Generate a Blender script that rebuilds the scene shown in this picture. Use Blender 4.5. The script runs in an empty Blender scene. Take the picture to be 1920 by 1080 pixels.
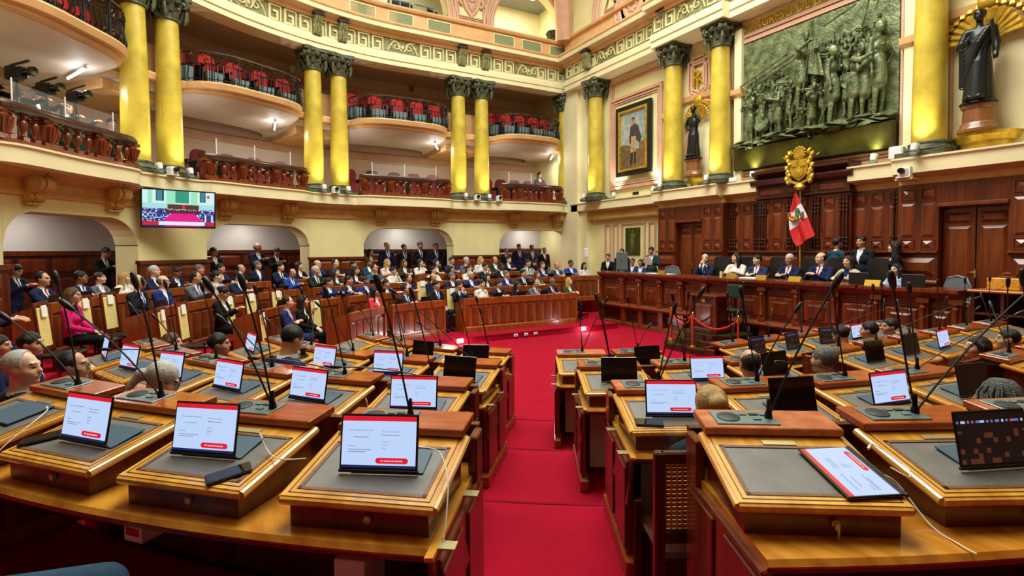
import bpy, math, random
import numpy as np
from mathutils import Vector, Matrix
random.seed(7); RNG = np.random.default_rng(7)
S = bpy.context.scene
COL = S.collection
# ---------------------------------------------------------------- camera
# hall frame: origin = centre of the horseshoe, +Y towards the front wall, +X right, Z up, well floor z=0
F_PX = 1000.0
CAM = np.array([8.20, -5.50, 2.25])
FWD2 = np.array([-0.873, 0.488, 0.0]); FWD2 /= np.linalg.norm(FWD2)
RGT2 = np.array([FWD2[1], -FWD2[0], 0.0])
PITCH = math.radians(1.9); ROLL = math.radians(0.35); HOR = 467.0
YC = HOR + F_PX*math.tan(PITCH)
_f = FWD2*math.cos(PITCH) + np.array([0, 0, -math.sin(PITCH)])
_u = np.cross(RGT2, _f)
C_R = RGT2*math.cos(ROLL) - _u*math.sin(ROLL)
C_U = _u*math.cos(ROLL) + RGT2*math.sin(ROLL)
C_F = _f
cam_d = bpy.data.cameras.new('camera'); cam = bpy.data.objects.new('camera', cam_d); COL.objects.link(cam)
cam_d.sensor_width = 36; cam_d.lens = F_PX/1920*36; cam_d.shift_y = -(540-YC)/1920
cam_d.clip_start = 0.05; cam_d.clip_end = 200
M = Matrix.Identity(4)
for i in range(3):
    M[i][0] = C_R[i]; M[i][1] = C_U[i]; M[i][2] = -C_F[i]; M[i][3] = CAM[i]
cam.matrix_world = M; S.camera = cam
# ---------------------------------------------------------------- world + light
vs = S.view_settings
vs.view_transform = 'Standard'; vs.look = 'None'; vs.gamma = 1; vs.use_curve_mapping = False; vs.exposure = 0.18
W = bpy.data.worlds.new('world'); S.world = W; W.use_nodes = True
W.node_tree.nodes['Background'].inputs[0].default_value = (0.97, 1.0, 0.93, 1)
W.node_tree.nodes['Background'].inputs[1].default_value = 0.20
def area(name, loc, size, power, color=(.98, 1, .90), target=None, sy=None, spread=None):
    l = bpy.data.lights.new(name, 'AREA'); l.energy = power; l.color = color; l.size = size
    if sy: l.shape = 'RECTANGLE'; l.size_y = sy
    if spread: l.spread = spread
    o = bpy.data.objects.new(name, l); COL.objects.link(o); o.location = loc
    d = Vector(target)-Vector(loc) if target else Vector((0, 0, -1))
    o.rotation_euler = d.to_track_quat('-Z', 'Y').to_euler()
    return o
area('laylight', (0.8, -1.8, 14.5), 9, 2700)
area('laylight_front', (0.4, 3.0, 13.5), 5, 520, target=(0.4, 6.0, 4))
# ---------------------------------------------------------------- image pixel helpers: place things by casting image coordinates into the hall
def ray(px, py):
    return C_F + C_R*((px-960)/F_PX) + C_U*((YC-py)/F_PX)
def on_z(px, py, z):
    d = ray(px, py); t = (z-CAM[2])/d[2]; return CAM + d*t
def on_y(px, py, y):
    d = ray(px, py); t = (y-CAM[1])/d[1]; return CAM + d*t
def wx(px, y, py=467): return on_y(px, py, y)[0]
def wz(px, py, y): return on_y(px, py, y)[2]
KL = 0.16
def U(s, r):
    if s < -180: return np.array([-r, (-180-s)*KL])
    if s > 0: return np.array([r, s*KL])
    a = math.radians(s); return np.array([r*math.cos(a), r*math.sin(a)])
def NU(s):
    if s < -180: return np.array([-1.0, 0.0])
    if s > 0: return np.array([1.0, 0.0])
    a = math.radians(s); return np.array([math.cos(a), math.sin(a)])
def faceU(s):                      # rotation that turns local +Y towards the middle of the hall
    n = NU(s); return math.atan2(-n[1], -n[0]) - math.pi/2
def ds_m(r, m, s=-90):             # parameter step for m metres along radius r
    return m/KL if (s < -180 or s > 0) else math.degrees(m/r)
_SS = np.arange(-226, 46, 0.05)
def s_px(px, r, far=True, py=467):
    d = ray(px, py)
    best = None
    P = np.array([U(s, r) for s in _SS]) - CAM[:2]
    c = P[:, 0]*d[1]-P[:, 1]*d[0]; dep = P[:, 0]*FWD2[0]+P[:, 1]*FWD2[1]
    k = np.where((c[:-1]*c[1:] <= 0) & (dep[:-1] > 0.3))[0]
    if len(k) == 0: return None
    k = k[np.argmax(dep[k])] if far else k[np.argmin(dep[k])]
    return float(_SS[k])
def depth(p): return float((p[0]-CAM[0])*FWD2[0]+(p[1]-CAM[1])*FWD2[1])
def z_at(px, py, x, y):            # height of the point over plan position seen at pixel row py
    d = ray(px, py); t = depth((x, y))/float(d[0]*FWD2[0]+d[1]*FWD2[1]); return CAM[2]+d[2]*t
# ---------------------------------------------------------------- materials
MATS = {}
def srgb(c):
    return tuple(((x/255)/12.92 if x/255 <= .04045 else ((x/255+.055)/1.055)**2.4) for x in c)
def mat(name, c, rough=.5, metal=0, noise=0, scale=8, c2=None, bump=0, bscale=60, spec=.5, emit=0, alpha=1, stretch=(1, 1, 1), detail=4, coat=0, trans=0):
    if name in MATS: return MATS[name]
    m = bpy.data.materials.new(name); m.use_nodes = True; nt = m.node_tree; b = nt.nodes['Principled BSDF']
    col = srgb(c)+(1,)
    b.inputs['Base Color'].default_value = col; b.inputs['Roughness'].default_value = rough
    b.inputs['Metallic'].default_value = metal; b.inputs['Specular IOR Level'].default_value = spec
    b.inputs['Coat Weight'].default_value = coat; b.inputs['Coat Roughness'].default_value = .12
    if trans: b.inputs['Transmission Weight'].default_value = trans
    if alpha < 1: b.inputs['Alpha'].default_value = alpha
    if emit:
        b.inputs['Emission Color'].default_value = col; b.inputs['Emission Strength'].default_value = emit
    if name.startswith('screen'): b.inputs['Base Color'].default_value = (.012, .012, .014, 1)
    if noise or bump:
        tc = nt.nodes.new('ShaderNodeTexCoord'); mp = nt.nodes.new('ShaderNodeMapping')
        mp.inputs['Scale'].default_value = stretch
        nt.links.new(tc.outputs['Object'], mp.inputs['Vector'])
    if noise:
        nz = nt.nodes.new('ShaderNodeTexNoise'); nz.inputs['Scale'].default_value = scale; nz.inputs['Detail'].default_value = detail
        nt.links.new(mp.outputs[0], nz.inputs['Vector'])
        rp = nt.nodes.new('ShaderNodeValToRGB')
        rp.color_ramp.elements[0].position = .35; rp.color_ramp.elements[1].position = .68
        c2 = c2 or tuple(x*(1-noise) for x in c)
        rp.color_ramp.elements[0].color = srgb(c2)+(1,); rp.color_ramp.elements[1].color = col
        nt.links.new(nz.outputs['Fac'], rp.inputs[0]); nt.links.new(rp.outputs[0], b.inputs['Base Color'])
    if bump:
        n2 = nt.nodes.new('ShaderNodeTexNoise'); n2.inputs['Scale'].default_value = bscale; n2.inputs['Detail'].default_value = 3
        nt.links.new(mp.outputs[0], n2.inputs['Vector'])
        bp = nt.nodes.new('ShaderNodeBump'); bp.inputs['Strength'].default_value = bump; bp.inputs['Distance'].default_value = .02
        nt.links.new(n2.outputs['Fac'], bp.inputs['Height']); nt.links.new(bp.outputs[0], b.inputs['Normal'])
    MATS[name] = m; return m
mat("carpet", (150, 10, 36), .95, noise=.25, scale=3.5, c2=(160, 10, 38), bump=.5, bscale=130, spec=.1, detail=8)
mat('carpet_dark', (140, 12, 36), .95, noise=.2, scale=5, bump=.4, bscale=130, spec=.1)
mat('cream', (226, 216, 158), .6, noise=.05, scale=1.5)
mat('cream_pale', (233, 222, 176), .6, noise=.04, scale=2)
mat('rose', (206, 160, 132), .6, noise=.06, scale=3)
mat('rose_wall', (214, 186, 164), .7, noise=.04, scale=2)
mat('peach', (216, 168, 112), .55, noise=.08, scale=3)
mat('ochre', (214, 174, 100), .5, noise=.12, scale=4)
mat('corridor', (196, 190, 182), .75, noise=.04, scale=2)
mat('soffit', (206, 190, 178), .6, noise=.04, scale=2)
mat('marble', (212, 190, 66), .28, noise=.3, scale=2.6, c2=(176, 152, 52), stretch=(1, 1, .8), detail=9, spec=.6)
mat('patina', (92, 94, 62), .6, noise=.55, scale=9, c2=(44, 48, 30))
mat('patina_light', (150, 146, 98), .65, noise=.3, scale=14, c2=(96, 96, 58))
mat('relief_cream', (214, 204, 150), .6)
mat('wood', (108, 44, 16), .3, noise=.35, scale=3.0, c2=(74, 26, 8), stretch=(6, 6, .6), coat=.35, detail=6)
mat('wood_panel', (126, 56, 21), .3, noise=.3, scale=3.0, c2=(92, 37, 12), stretch=(7, 7, .5), coat=.4, detail=6)
mat('wood_dark', (66, 24, 9), .3, noise=.3, scale=3.0, c2=(48, 12, 3), stretch=(5, 5, .7), coat=.4)
mat('wood_bench', (160, 80, 30), .3, noise=.28, scale=2.5, c2=(126, 56, 18), stretch=(5, 5, .5), coat=.35)
mat('wood_top', (190, 104, 44), .28, noise=.25, scale=2.5, c2=(158, 78, 26), stretch=(3, 3, 3), coat=.4)
mat('honey', (224, 166, 62), .25, noise=.25, scale=3.5, c2=(194, 130, 40), stretch=(6, 1.0, 6), coat=.5)
mat('honey_top', (212, 148, 50), .25, noise=.25, scale=3.0, c2=(178, 110, 30), stretch=(1, 5, 5), coat=.5)
mat('console', (176, 84, 28), .22, noise=.2, scale=5, c2=(148, 62, 16), stretch=(1, 4, 4), coat=.5)
mat('console_worn', (196, 122, 76), .35, noise=.6, scale=16, c2=(168, 78, 30), coat=.3, detail=9)
mat('leather', (118, 116, 112), .45, noise=.12, scale=5, c2=(98, 95, 92), bump=.15, bscale=300)
mat('leather_edge', (128, 84, 48), .55, noise=.3, scale=120)
mat('panel_metal', (120, 140, 146), .35, metal=.6, noise=.08, scale=30)
mat('grille', (44, 52, 56), .5, metal=.5)
mat('black', (14, 14, 15), .45)
mat('black_gloss', (10, 10, 12), .12, spec=.6)
mat('black_leather', (34, 30, 27), .35, noise=.2, scale=10)
mat('iron', (18, 22, 22), .4, metal=.4)
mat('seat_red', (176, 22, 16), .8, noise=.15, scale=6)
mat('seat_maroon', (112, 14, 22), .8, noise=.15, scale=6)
mat('seat_grey', (96, 116, 120), .7)
mat('gold', (222, 186, 72), .34, metal=.55, noise=.25, scale=8, c2=(180, 140, 38))
mat('brass', (212, 172, 84), .25, metal=.9)
mat('bronze', (128, 136, 94), .42, metal=.35, noise=.5, scale=5, c2=(66, 78, 48), detail=8, bump=.7, bscale=22)
mat('bronze_flat', (92, 88, 30), .32, metal=.6, noise=.4, scale=2.5, c2=(60, 62, 24))
mat('statue', (34, 36, 36), .32, metal=.5, noise=.2, scale=6)
mat('white_plastic', (232, 234, 232), .4)
mat('cable_white', (226, 226, 222), .5)
mat('grey_plastic', (120, 122, 124), .5)
mat('fabric_grey', (100, 106, 110), .85)
mat('glass', (240, 248, 246), .03, alpha=.045, spec=.5)
mat('lamp', (255, 250, 240), .4, emit=9)
mat('lamp_soft', (255, 248, 235), .4, emit=4)
mat('exit_green', (20, 230, 110), .4, emit=2)
mat('cream_pad', (232, 212, 134), .6, noise=.06, scale=6)
mat('paper', (242, 242, 238), .7)
mat('vent', (142, 152, 112), .7)
mat('red', (200, 16, 24), .6)
mat('flag_white', (226, 222, 228), .7)
mat('green', (40, 130, 70), .6)
mat('red_velvet', (190, 22, 20), .8)
mat('copper', (206, 104, 60), .25, metal=.8)
mat('screen_white', (190, 212, 250), .3, emit=.88)
mat('screen_red', (214, 24, 44), .3, emit=.95)
mat('screen_navy', (22, 40, 92), .3, emit=.8)
mat('screen_text', (110, 124, 160), .4, emit=.7)
mat('screen_glyph', (244, 244, 248), .4, emit=.95)
mat('blue_cover', (58, 84, 104), .55)
mat('hinge', (190, 180, 130), .35, metal=.8)
# ---------------------------------------------------------------- mesh builder
def frame(loc=(0, 0, 0), rz=0, rx=0, ry=0):
    return Matrix.Translation(Vector(loc)) @ Matrix.Rotation(rz, 4, 'Z') @ Matrix.Rotation(ry, 4, 'Y') @ Matrix.Rotation(rx, 4, 'X')
I4 = Matrix.Identity(4)
class MB:
    def __init__(s): s.v = []; s.f = []; s.m = []
    def add(s, V, Fc, mi=0, fr=None):
        o = len(s.v)
        if fr is not None: V = [tuple(fr @ Vector(p)) for p in V]
        s.v += [tuple(map(float, p)) for p in V]; s.f += [tuple(i+o for i in f) for f in Fc]; s.m += [mi]*len(Fc)
        return s
    def box(s, c, d, mi=0, fr=None, ch=0):
        x, y, z = c; a, b, e = d[0]/2, d[1]/2, d[2]/2
        if ch <= 0:
            V = [(x+i*a, y+j*b, z+k*e) for k in (-1, 1) for j in (-1, 1) for i in (-1, 1)]
            return s.add(V, [(0, 2, 3, 1), (4, 5, 7, 6), (0, 1, 5, 4), (2, 6, 7, 3), (0, 4, 6, 2), (1, 3, 7, 5)], mi, fr)
        V = []; idx = {}
        for k in (-1, 1):
            for j in (-1, 1):
                for i in (-1, 1):
                    for ax in range(3):
                        p = [i*(a-ch), j*(b-ch), k*(e-ch)]
                        p[ax] += (i, j, k)[ax]*ch
                        idx[(i, j, k, ax)] = len(V); V.append((x+p[0], y+p[1], z+p[2]))
        Fc = []
        for ax in range(3):
            for sg in (-1, 1):
                o = [q for q in range(3) if q != ax]
                loop = []
                for (p, q) in ((-1, -1), (1, -1), (1, 1), (-1, 1)):
                    t = [0, 0, 0]; t[ax] = sg; t[o[0]] = p; t[o[1]] = q
                    loop.append(idx[(t[0], t[1], t[2], ax)])
                fl = (sg > 0) == (ax != 1)
                Fc.append(tuple(loop if fl else loop[::-1]))
        for ax in range(3):
            o = [q for q in range(3) if q != ax]
            for p in (-1, 1):
                for q in (-1, 1):
                    t1 = [0, 0, 0]; t1[o[0]] = p; t1[o[1]] = q
                    A = list(t1); A[ax] = -1; B = list(t1); B[ax] = 1
                    Fc.append((idx[(*A, o[0])], idx[(*B, o[0])], idx[(*B, o[1])], idx[(*A, o[1])]))
        for k in (-1, 1):
            for j in (-1, 1):
                for i in (-1, 1):
                    Fc.append((idx[(i, j, k, 0)], idx[(i, j, k, 1)], idx[(i, j, k, 2)]))
        return s.add(V, Fc, mi, fr)
    def prism(s, poly, h0, h1, mi=0, fr=None, ax='z'):
        n = len(poly)
        def P(p, h):
            return (p[0], p[1], h) if ax == 'z' else ((p[0], h, p[1]) if ax == 'y' else (h, p[0], p[1]))
        V = [P(p, h0) for p in poly]+[P(p, h1) for p in poly]
        Fc = [tuple(range(n))[::-1], tuple(range(n, 2*n))]+[(i, (i+1) % n, n+(i+1) % n, n+i) for i in range(n)]
        return s.add(V, Fc, mi, fr)
    def lathe(s, prof, n=16, mi=0, fr=None, a0=0, a1=2*math.pi):
        full = abs(a1-a0-2*math.pi) < 1e-6; m = n if full else n+1
        V = [(r*math.cos(a0+(a1-a0)*i/n), r*math.sin(a0+(a1-a0)*i/n), z) for r, z in prof for i in range(m)]
        Fc = []
        for k in range(len(prof)-1):
            for i in range(n):
                j = (i+1) % m
                Fc.append((k*m+i, k*m+j, (k+1)*m+j, (k+1)*m+i))
        if full:
            if prof[0][0] > 1e-5: Fc.append(tuple(range(n))[::-1])
            if prof[-1][0] > 1e-5: Fc.append(tuple(range((len(prof)-1)*m, len(prof)*m)))
        return s.add(V, Fc, mi, fr)
    def tube(s, pts, r, n=6, mi=0, fr=None, flat=1.0):
        pts = [Vector(p) for p in pts]; L = len(pts)
        rr = r if hasattr(r, '__len__') else [r]*L
        V = []; up = None
        for i, p in enumerate(pts):
            t = (pts[min(i+1, L-1)]-pts[max(i-1, 0)])
            if t.length < 1e-9: t = Vector((0, 0, 1))
            t.normalize()
            if up is None:
                up = Vector((0, 0, 1)) if abs(t.z) < .9 else Vector((1, 0, 0))
            a = (up - t*up.dot(t)); a.normalize(); b = t.cross(a); up = a
            for k in range(n):
                q = 2*math.pi*k/n; V.append(p + a*(math.cos(q)*rr[i]) + b*(math.sin(q)*rr[i]*flat))
        Fc = [(i*n+k, i*n+(k+1) % n, (i+1)*n+(k+1) % n, (i+1)*n+k) for i in range(L-1) for k in range(n)]
        Fc += [tuple(range(n))[::-1], tuple(range((L-1)*n, L*n))]
        return s.add(V, Fc, mi, fr)
    def strip(s, rings, closed=True, caps=True, mi=0, fr=None):       # rings: list of equal-length point loops
        n = len(rings[0]); V = [p for r in rings for p in r]
        kk = n if closed else n-1
        Fc = [(i*n+k, i*n+(k+1) % n, (i+1)*n+(k+1) % n, (i+1)*n+k) for i in range(len(rings)-1) for k in range(kk)]
        if caps and closed: Fc += [tuple(range(n))[::-1], tuple(range((len(rings)-1)*n, len(rings)*n))]
        return s.add(V, Fc, mi, fr)
    def sweepU(s, prof, s0, s1, step=2.0, mi=0, closed=True, off=None, caps=True):
        n = max(1, int(abs(s1-s0)/step+.5)); rings = []
        ss = [s0+(s1-s0)*i/n for i in range(n+1)]
        for a in (-180, 0):
            if min(s0, s1) < a < max(s0, s1) and all(abs(q-a) > .05 for q in ss): ss.append(a)
        ss.sort()
        for q in ss:
            d = off(q) if off else 0
            rings.append([tuple(U(q, r-d))+(z,) for r, z in prof])
        return s.strip(rings, closed, caps, mi)
    def build(s, name, mats, parent=None, loc=None, rz=0, smooth=None, mw=None):
        me = bpy.data.meshes.new(name); me.from_pydata(s.v, [], s.f)
        mats = mats if isinstance(mats, (list, tuple)) else [mats]
        for m in mats: me.materials.append(MATS[m] if isinstance(m, str) else m)
        if len(mats) > 1: me.polygons.foreach_set('material_index', s.m)
        fix_normals(me)
        if smooth is not None:
            me.polygons.foreach_set('use_smooth', [True]*len(me.polygons)); me.set_sharp_from_angle(angle=smooth)
        me.update()
        return obj(name, me, parent, loc, rz, mw)
import bmesh
def fix_normals(me):
    bm = bmesh.new(); bm.from_mesh(me); bmesh.ops.recalc_face_normals(bm, faces=bm.faces); bm.to_mesh(me); bm.free()
def obj(name, data, parent=None, loc=None, rz=0, mw=None):
    o = bpy.data.objects.new(name, data); COL.objects.link(o)
    if parent is not None: o.parent = parent
    if mw is not None: o.matrix_local = mw
    else:
        if loc is not None: o.location = loc
        if rz: o.rotation_euler[2] = rz
    return o
def empty(name, loc=(0, 0, 0), rz=0):
    o = obj(name, None, None, loc, rz); o.empty_display_size = .1; return o
def tag(o, label=None, cat=None, group=None, kind=None):
    if label: o['label'] = label
    if cat: o['category'] = cat
    if group: o['group'] = group
    if kind: o['kind'] = kind
    return o
def struct(o, label=None): return tag(o, label, kind='structure')
def copy_tree(o, parent=None, loc=None, rz=None):
    c = o.copy(); COL.objects.link(c); c.parent = parent
    if loc is not None: c.location = loc
    if rz is not None: c.rotation_euler = (0, 0, rz)
    for ch in list(o.children):
        copy_tree(ch, c)
    return c
def text_mesh(txt, size, depth=.004, align='CENTER'):
    cu = bpy.data.curves.new('lettering', 'FONT'); cu.body = txt; cu.size = size; cu.extrude = depth; cu.align_x = align; cu.align_y = 'CENTER'
    cu.resolution_u = 2
    o = bpy.data.objects.new('lettering', cu); COL.objects.link(o)
    me = bpy.data.meshes.new_from_object(o.evaluated_get(bpy.context.evaluated_depsgraph_get()))
    bpy.data.objects.remove(o); bpy.data.curves.remove(cu)
    return me
ORD = ['', 'first', 'second', 'third', 'fourth', 'fifth', 'sixth', 'seventh', 'eighth', 'ninth', 'tenth', 'eleventh', 'twelfth', 'thirteenth', 'fourteenth', 'fifteenth', 'sixteenth', 'seventeenth', 'eighteenth', 'nineteenth', 'twentieth', 'twenty-first', 'twenty-second', 'twenty-third', 'twenty-fourth', 'twenty-fifth', 'twenty-sixth', 'twenty-seventh', 'twenty-eighth', 'twenty-ninth', 'thirtieth']
# ================================================================ FLOORS
RW = 9.35                                   # gallery column circle
S0, S1, S2 = -224.0, -84.0, 40.0                      # visible horseshoe run up to S1; on to S2 unseen behind camera, blocking sky light
YW = 6.97                                   # front wall plane
m = MB()
TIERS = [(0, 0.0), (3.4, .15), (4.75, .30), (6.15, .45), (7.5, .60), (12.5, .60)]
fl = MB(); fl.box((0, -1.5, -.06), (26, 20, .12)); floor = struct(fl.build('floor', 'carpet'), 'crimson carpeted floor of the well in front of the dais')
YE = 4.4
for k in range(1, len(TIERS)-1):
    r0, z = TIERS[k]; r1 = TIERS[k+1][0]
    t = MB(); t.sweepU([(r0, z-.15), (r0, z), (12.6, z), (12.6, z-.15)], -180-YE/KL, YE/KL, 3.0)
    t.build('tier', 'carpet', floor)
    n = MB(); n.sweepU([(r0-.008, z-.035), (r0-.008, z+.004), (r0+.02, z+.004), (r0+.02, z-.035)], -180-YE/KL, YE/KL, 3.0)
    n.build('step_nosing', 'carpet_dark', floor)
# side landing beyond the straight benches
t = MB(); t.box((-10.0, 5.7, .3), (5.6, 2.6, .6)); t.build('landing', 'carpet', floor)
# white floor sockets on the riser
for px in (966, 985, 1003, 800):
    s = s_px(px, 3.4); p = U(s, 3.39)
    b = MB(); b.box((0, 0, 0), (.11, .03, .07), ch=.008); b.box((0, .016, 0), (.05, .006, .03), 1)
    b.build('floor_socket', ['white_plastic', 'grey_plastic'], floor, (p[0], p[1], .085), faceU(s))
# bright step lamps
for px, py in ((860, 632), (1092, 603)):
    s = s_px(px, 3.4); p = U(s, 3.37)
    b = MB(); b.box((0, 0, 0), (.16, .04, .09), ch=.01)
    o = b.build('step_light', 'lamp', None, (p[0], p[1], .09), faceU(s))
    tag(o, 'bright white step lamp on the riser %s' % ('left of the well' if px < 1000 else 'near the dais end'), 'lamp', 'step lamps')
    l = bpy.data.lights.new('step_glow', 'POINT'); l.energy = 9; l.shadow_soft_size = .08
    lo = obj('step_glow', l, o, (0, .16, .02))
# ================================================================ LOWER GALLERY WALL WITH ARCHES
AR = [(s_px(a, RW), s_px(b, RW)) for a, b in ((5, 258), (388, 580), (682, 850), (936, 1076))]
AR.append((AR[0][0]+ (AR[0][0]-AR[0][1])*-1 + 12, AR[0][0]+12-0.0)) if False else None
CROWN, BANDB = 2.97, 3.30
def arch_z(s):
    for a, b in AR:
        lo, hi = min(a, b), max(a, b)
        if lo < s < hi:
            r = 4.2; d = min(s-lo, hi-s)
            if d >= r: return CROWN
            return CROWN - .62*(1-math.sqrt(max(0, 1-((r-d)/r)**2)))
    return None
TH = .62
wl = MB(); ss = sorted(set([S0+i*.5 for i in range(int((S1-S0)/.5)+1)] + [q+e for a in AR for q in a for e in (-.01, .01)]))
for a, b in zip(ss[:-1], ss[1:]):
    mid = (a+b)/2
    za = arch_z(a) ; zb = arch_z(b)
    if arch_z(mid) is None: za = zb = .3
    else:
        za = CROWN-.62 if za is None else za; zb = CROWN-.62 if zb is None else zb
    P = [tuple(U(q, r))+(z,) for q, z in ((a, za), (b, zb)) for r in (RW, RW+TH)] + [tuple(U(q, r))+(BANDB,) for q in (a, b) for r in (RW, RW+TH)]
    Fc = [(0, 2, 6, 4), (1, 5, 7, 3), (0, 1, 3, 2)]
    if b-a < .03: Fc = []
    wl.add(P, Fc)
for a in AR:
    for q in a:
        P = [tuple(U(q, r))+(z,) for r in (RW, RW+TH) for z in (.3, CROWN-.60)]
        wl.add(P, [(0, 1, 3, 2)])
wall_left = struct(wl.build('wall_left', 'cream', smooth=.5), 'cream curved gallery wall with wide arched openings')
# corridor behind
c = MB(); c.sweepU([(11.6, .5), (11.6, 3.4), (11.75, 3.4), (11.75, .5)], S0-6, S2, 2.5); c.build('corridor_wall', 'corridor', wall_left, smooth=.5)
c = MB(); c.sweepU([(RW+.1, 3.22), (11.7, 3.22), (11.7, 3.36), (RW+.1, 3.36)], S0-6, S2, 2.5); c.build('corridor_ceiling', 'corridor', wall_left)
c = MB(); c.sweepU([(11.52, .6), (11.52, 2.22), (11.6, 2.22), (11.6, .6)], S0-6, S1, 2.5); wc = c.build('wainscot', 'wood_dark', wall_left)
c = MB(); c.sweepU([(11.47, 2.17), (11.46, 2.27), (11.6, 2.27), (11.6, 2.17)], S0-6, S1, 2.5); c.build('wainscot_cap', 'wood', wall_left)
pan = {}
def panel_mesh(w, h, d=.02, mi='wood', bev=.05):
    k = (round(w, 3), round(h, 3), d, mi)
    if k in pan: return pan[k]
    b = MB(); a, e = w/2, h/2
    V = [(-a, 0, -e), (a, 0, -e), (a, 0, e), (-a, 0, e), (-a+bev, -d, -e+bev), (a-bev, -d, -e+bev), (a-bev, -d, e-bev), (-a+bev, -d, e-bev)]
    b.add(V, [(4, 5, 6, 7), (0, 1, 5, 4), (1, 2, 6, 5), (2, 3, 7, 6), (3, 0, 4, 7)])
    me = bpy.data.meshes.new('panel'); me.from_pydata(b.v, [], b.f); me.materials.append(MATS[mi]); fix_normals(me); pan[k] = me; return me
q = S0
while q < S1:                                  # recessed corridor wainscot panels
    if any(min(a)-6 < q < max(a)+8 for a in AR):
        for z, h in ((1.2, .9), (1.93, .34)):
            p = U(q, 11.515); obj('wainscot_panel', panel_mesh(.62, h, .02, 'wood'), wall_left, (p[0], p[1], z), faceU(q)+math.pi)
    q += ds_m(11.5, .72, q)
# wainscot on the piers
PIERS = [(AR[0][1], AR[1][0]), (AR[1][1], AR[2][0]), (AR[2][1], AR[3][0]), (AR[3][1], S0), (S1, AR[0][0])]
for a, b in PIERS:
    lo, hi = min(a, b), max(a, b)
    c = MB(); c.sweepU([(RW-.07, .4), (RW-.07, 1.98), (RW+.01, 1.98), (RW+.01, .4)], lo-.15, hi+.15, 2.0)
    c.sweepU([(RW-.12, 1.96), (RW-.12, 2.04), (RW+.01, 2.04), (RW+.01, 1.96)], lo-.4, hi+.4, 2.0)
    c.build('pier_wainscot', 'wood', wall_left)
    n = max(1, int((hi-lo)/5))
    for i in range(n):
        q = lo+(hi-lo)*(i+.5)/n; w = .68*(hi-lo)/n*(KL if q < -180 else math.radians(RW)) + .05
        for z, h in ((1.75, .3), (1.2, .62)):
            p = U(q, RW-.072); obj('wainscot_panel', panel_mesh(round(w, 1), h, .02, 'wood_panel'), wall_left, (p[0], p[1], z), faceU(q)+math.pi)
# ================================================================ LEDGE, BAND, CORBELS
PAIRS = [(s_px(262, RW), s_px(325, RW)), (s_px(592, RW), s_px(640, RW)), (s_px(862, RW), s_px(905, RW))]
P0 = (PAIRS[0][0]+26, PAIRS[0][0]+31)
PEND = s_px(1060, RW)
BAYS = [(PAIRS[0][0]+2.6, P0[0]-2.6), (PAIRS[1][0]+2.6, PAIRS[0][1]-2.6), (PAIRS[2][0]+2.9, PAIRS[1][1]-2.6), (PEND+2.6, PAIRS[2][1]-2.9)]
def bulge(q, amp, pw=4):
    for a, b in BAYS:
        lo, hi = min(a, b), max(a, b)
        if lo < q < hi:
            t = (q-(lo+hi)/2)/((hi-lo)/2); return amp*math.sqrt(max(0, 1-abs(t)**pw))
    return 0.0
c = MB(); c.sweepU([(RW-.42, 3.66), (RW-.42, 3.90), (RW-.46, 3.93), (RW-.46, 3.965), (12.2, 3.965), (12.2, 3.66)], S0, S2, 1.0, off=lambda q: bulge(q, .30, 6))
gallery_floor = struct(c.build('trim_1', 'cream_pale', smooth=.4), 'cream ledge slab carrying the lower gallery balustrades')
c = MB(); c.sweepU([(RW-.30, 3.62), (RW-.36, 3.66), (RW+.1, 3.66), (RW+.1, 3.28), (RW-.04, 3.28), (RW-.06, 3.34), (RW-.03, 3.36), (RW-.03, 3.50), (RW-.12, 3.56)], S0, S1, 1.0)
struct(c.build('trim_2', 'ochre', smooth=.5), 'ochre moulded band under the gallery ledge')
c = MB(); c.sweepU([(RW-.05, 3.24), (RW-.07, 3.29), (RW+.05, 3.29), (RW+.05, 3.24)], S0, S1, 1.0)
struct(c.build('trim_3', 'peach'), 'thin peach moulding above the arches')
def corbel_mesh():
    b = MB()
    prof = []
    for i in range(15):                        # scroll outline in (y out, z)
        a = math.pi*1.05 - i/14*math.pi*1.75
        prof.append((-.17+.15*math.cos(a), -.16+.15*math.sin(a)))
    poly = [(.05, 0), (-.36, 0), (-.36, -.05)] + [(-.20+.15*math.cos(math.radians(t)), -.20+.15*math.sin(math.radians(t))) for t in range(120, 285, 15)] + [(-.12, -.40), (-.16, -.46), (-.10, -.52), (0, -.54), (.05, -.54)]
    for x in (-.115, 0, .115):
        w = .048
        b.prism([(p[0]-(.02 if x == 0 else 0), p[1]) for p in poly], x-w, x+w, ax='x')
    b.prism([(p[0]*.86, p[1]) for p in poly], -.16, .16, ax='x')
    for sx in (-1, 1):
        b.lathe([(0, 0), (.13, 0), (.13, .02), (.09, .03), (.085, .05), (.04, .055), (0, .06)], 14, 0, frame((sx*.16, -.20, -.19), 0) @ Matrix.Rotation(sx*math.pi/2, 4, 'Y'))
    b.box((0, -.15, .01), (.44, .46, .06), ch=.012)
    for x in (-.1, 0, .1): b.lathe([(0, -.03), (.03, -.02), (.035, 0), (.02, .03), (0, .03)], 6, 0, frame((x, -.07, -.56)))
    b.box((0, -.03, -.555), (.34, .12, .03))
    return b
cb = None
for px in (80, 228, 430, 545, 718, 820, 967, 1047):
    s = s_px(px, RW-.2); p = U(s, RW)
    if cb is None:
        cb = corbel_mesh().build('corbel', 'ochre', wall_left, (p[0], p[1], 3.66), faceU(s)+math.pi, smooth=.6)
        cb['label'] = 'ochre scroll corbel'
    else:
        c2 = cb.copy(); COL.objects.link(c2); c2.location = (p[0], p[1], 3.66); c2.rotation_euler = (0, 0, faceU(s)+math.pi)
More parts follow.
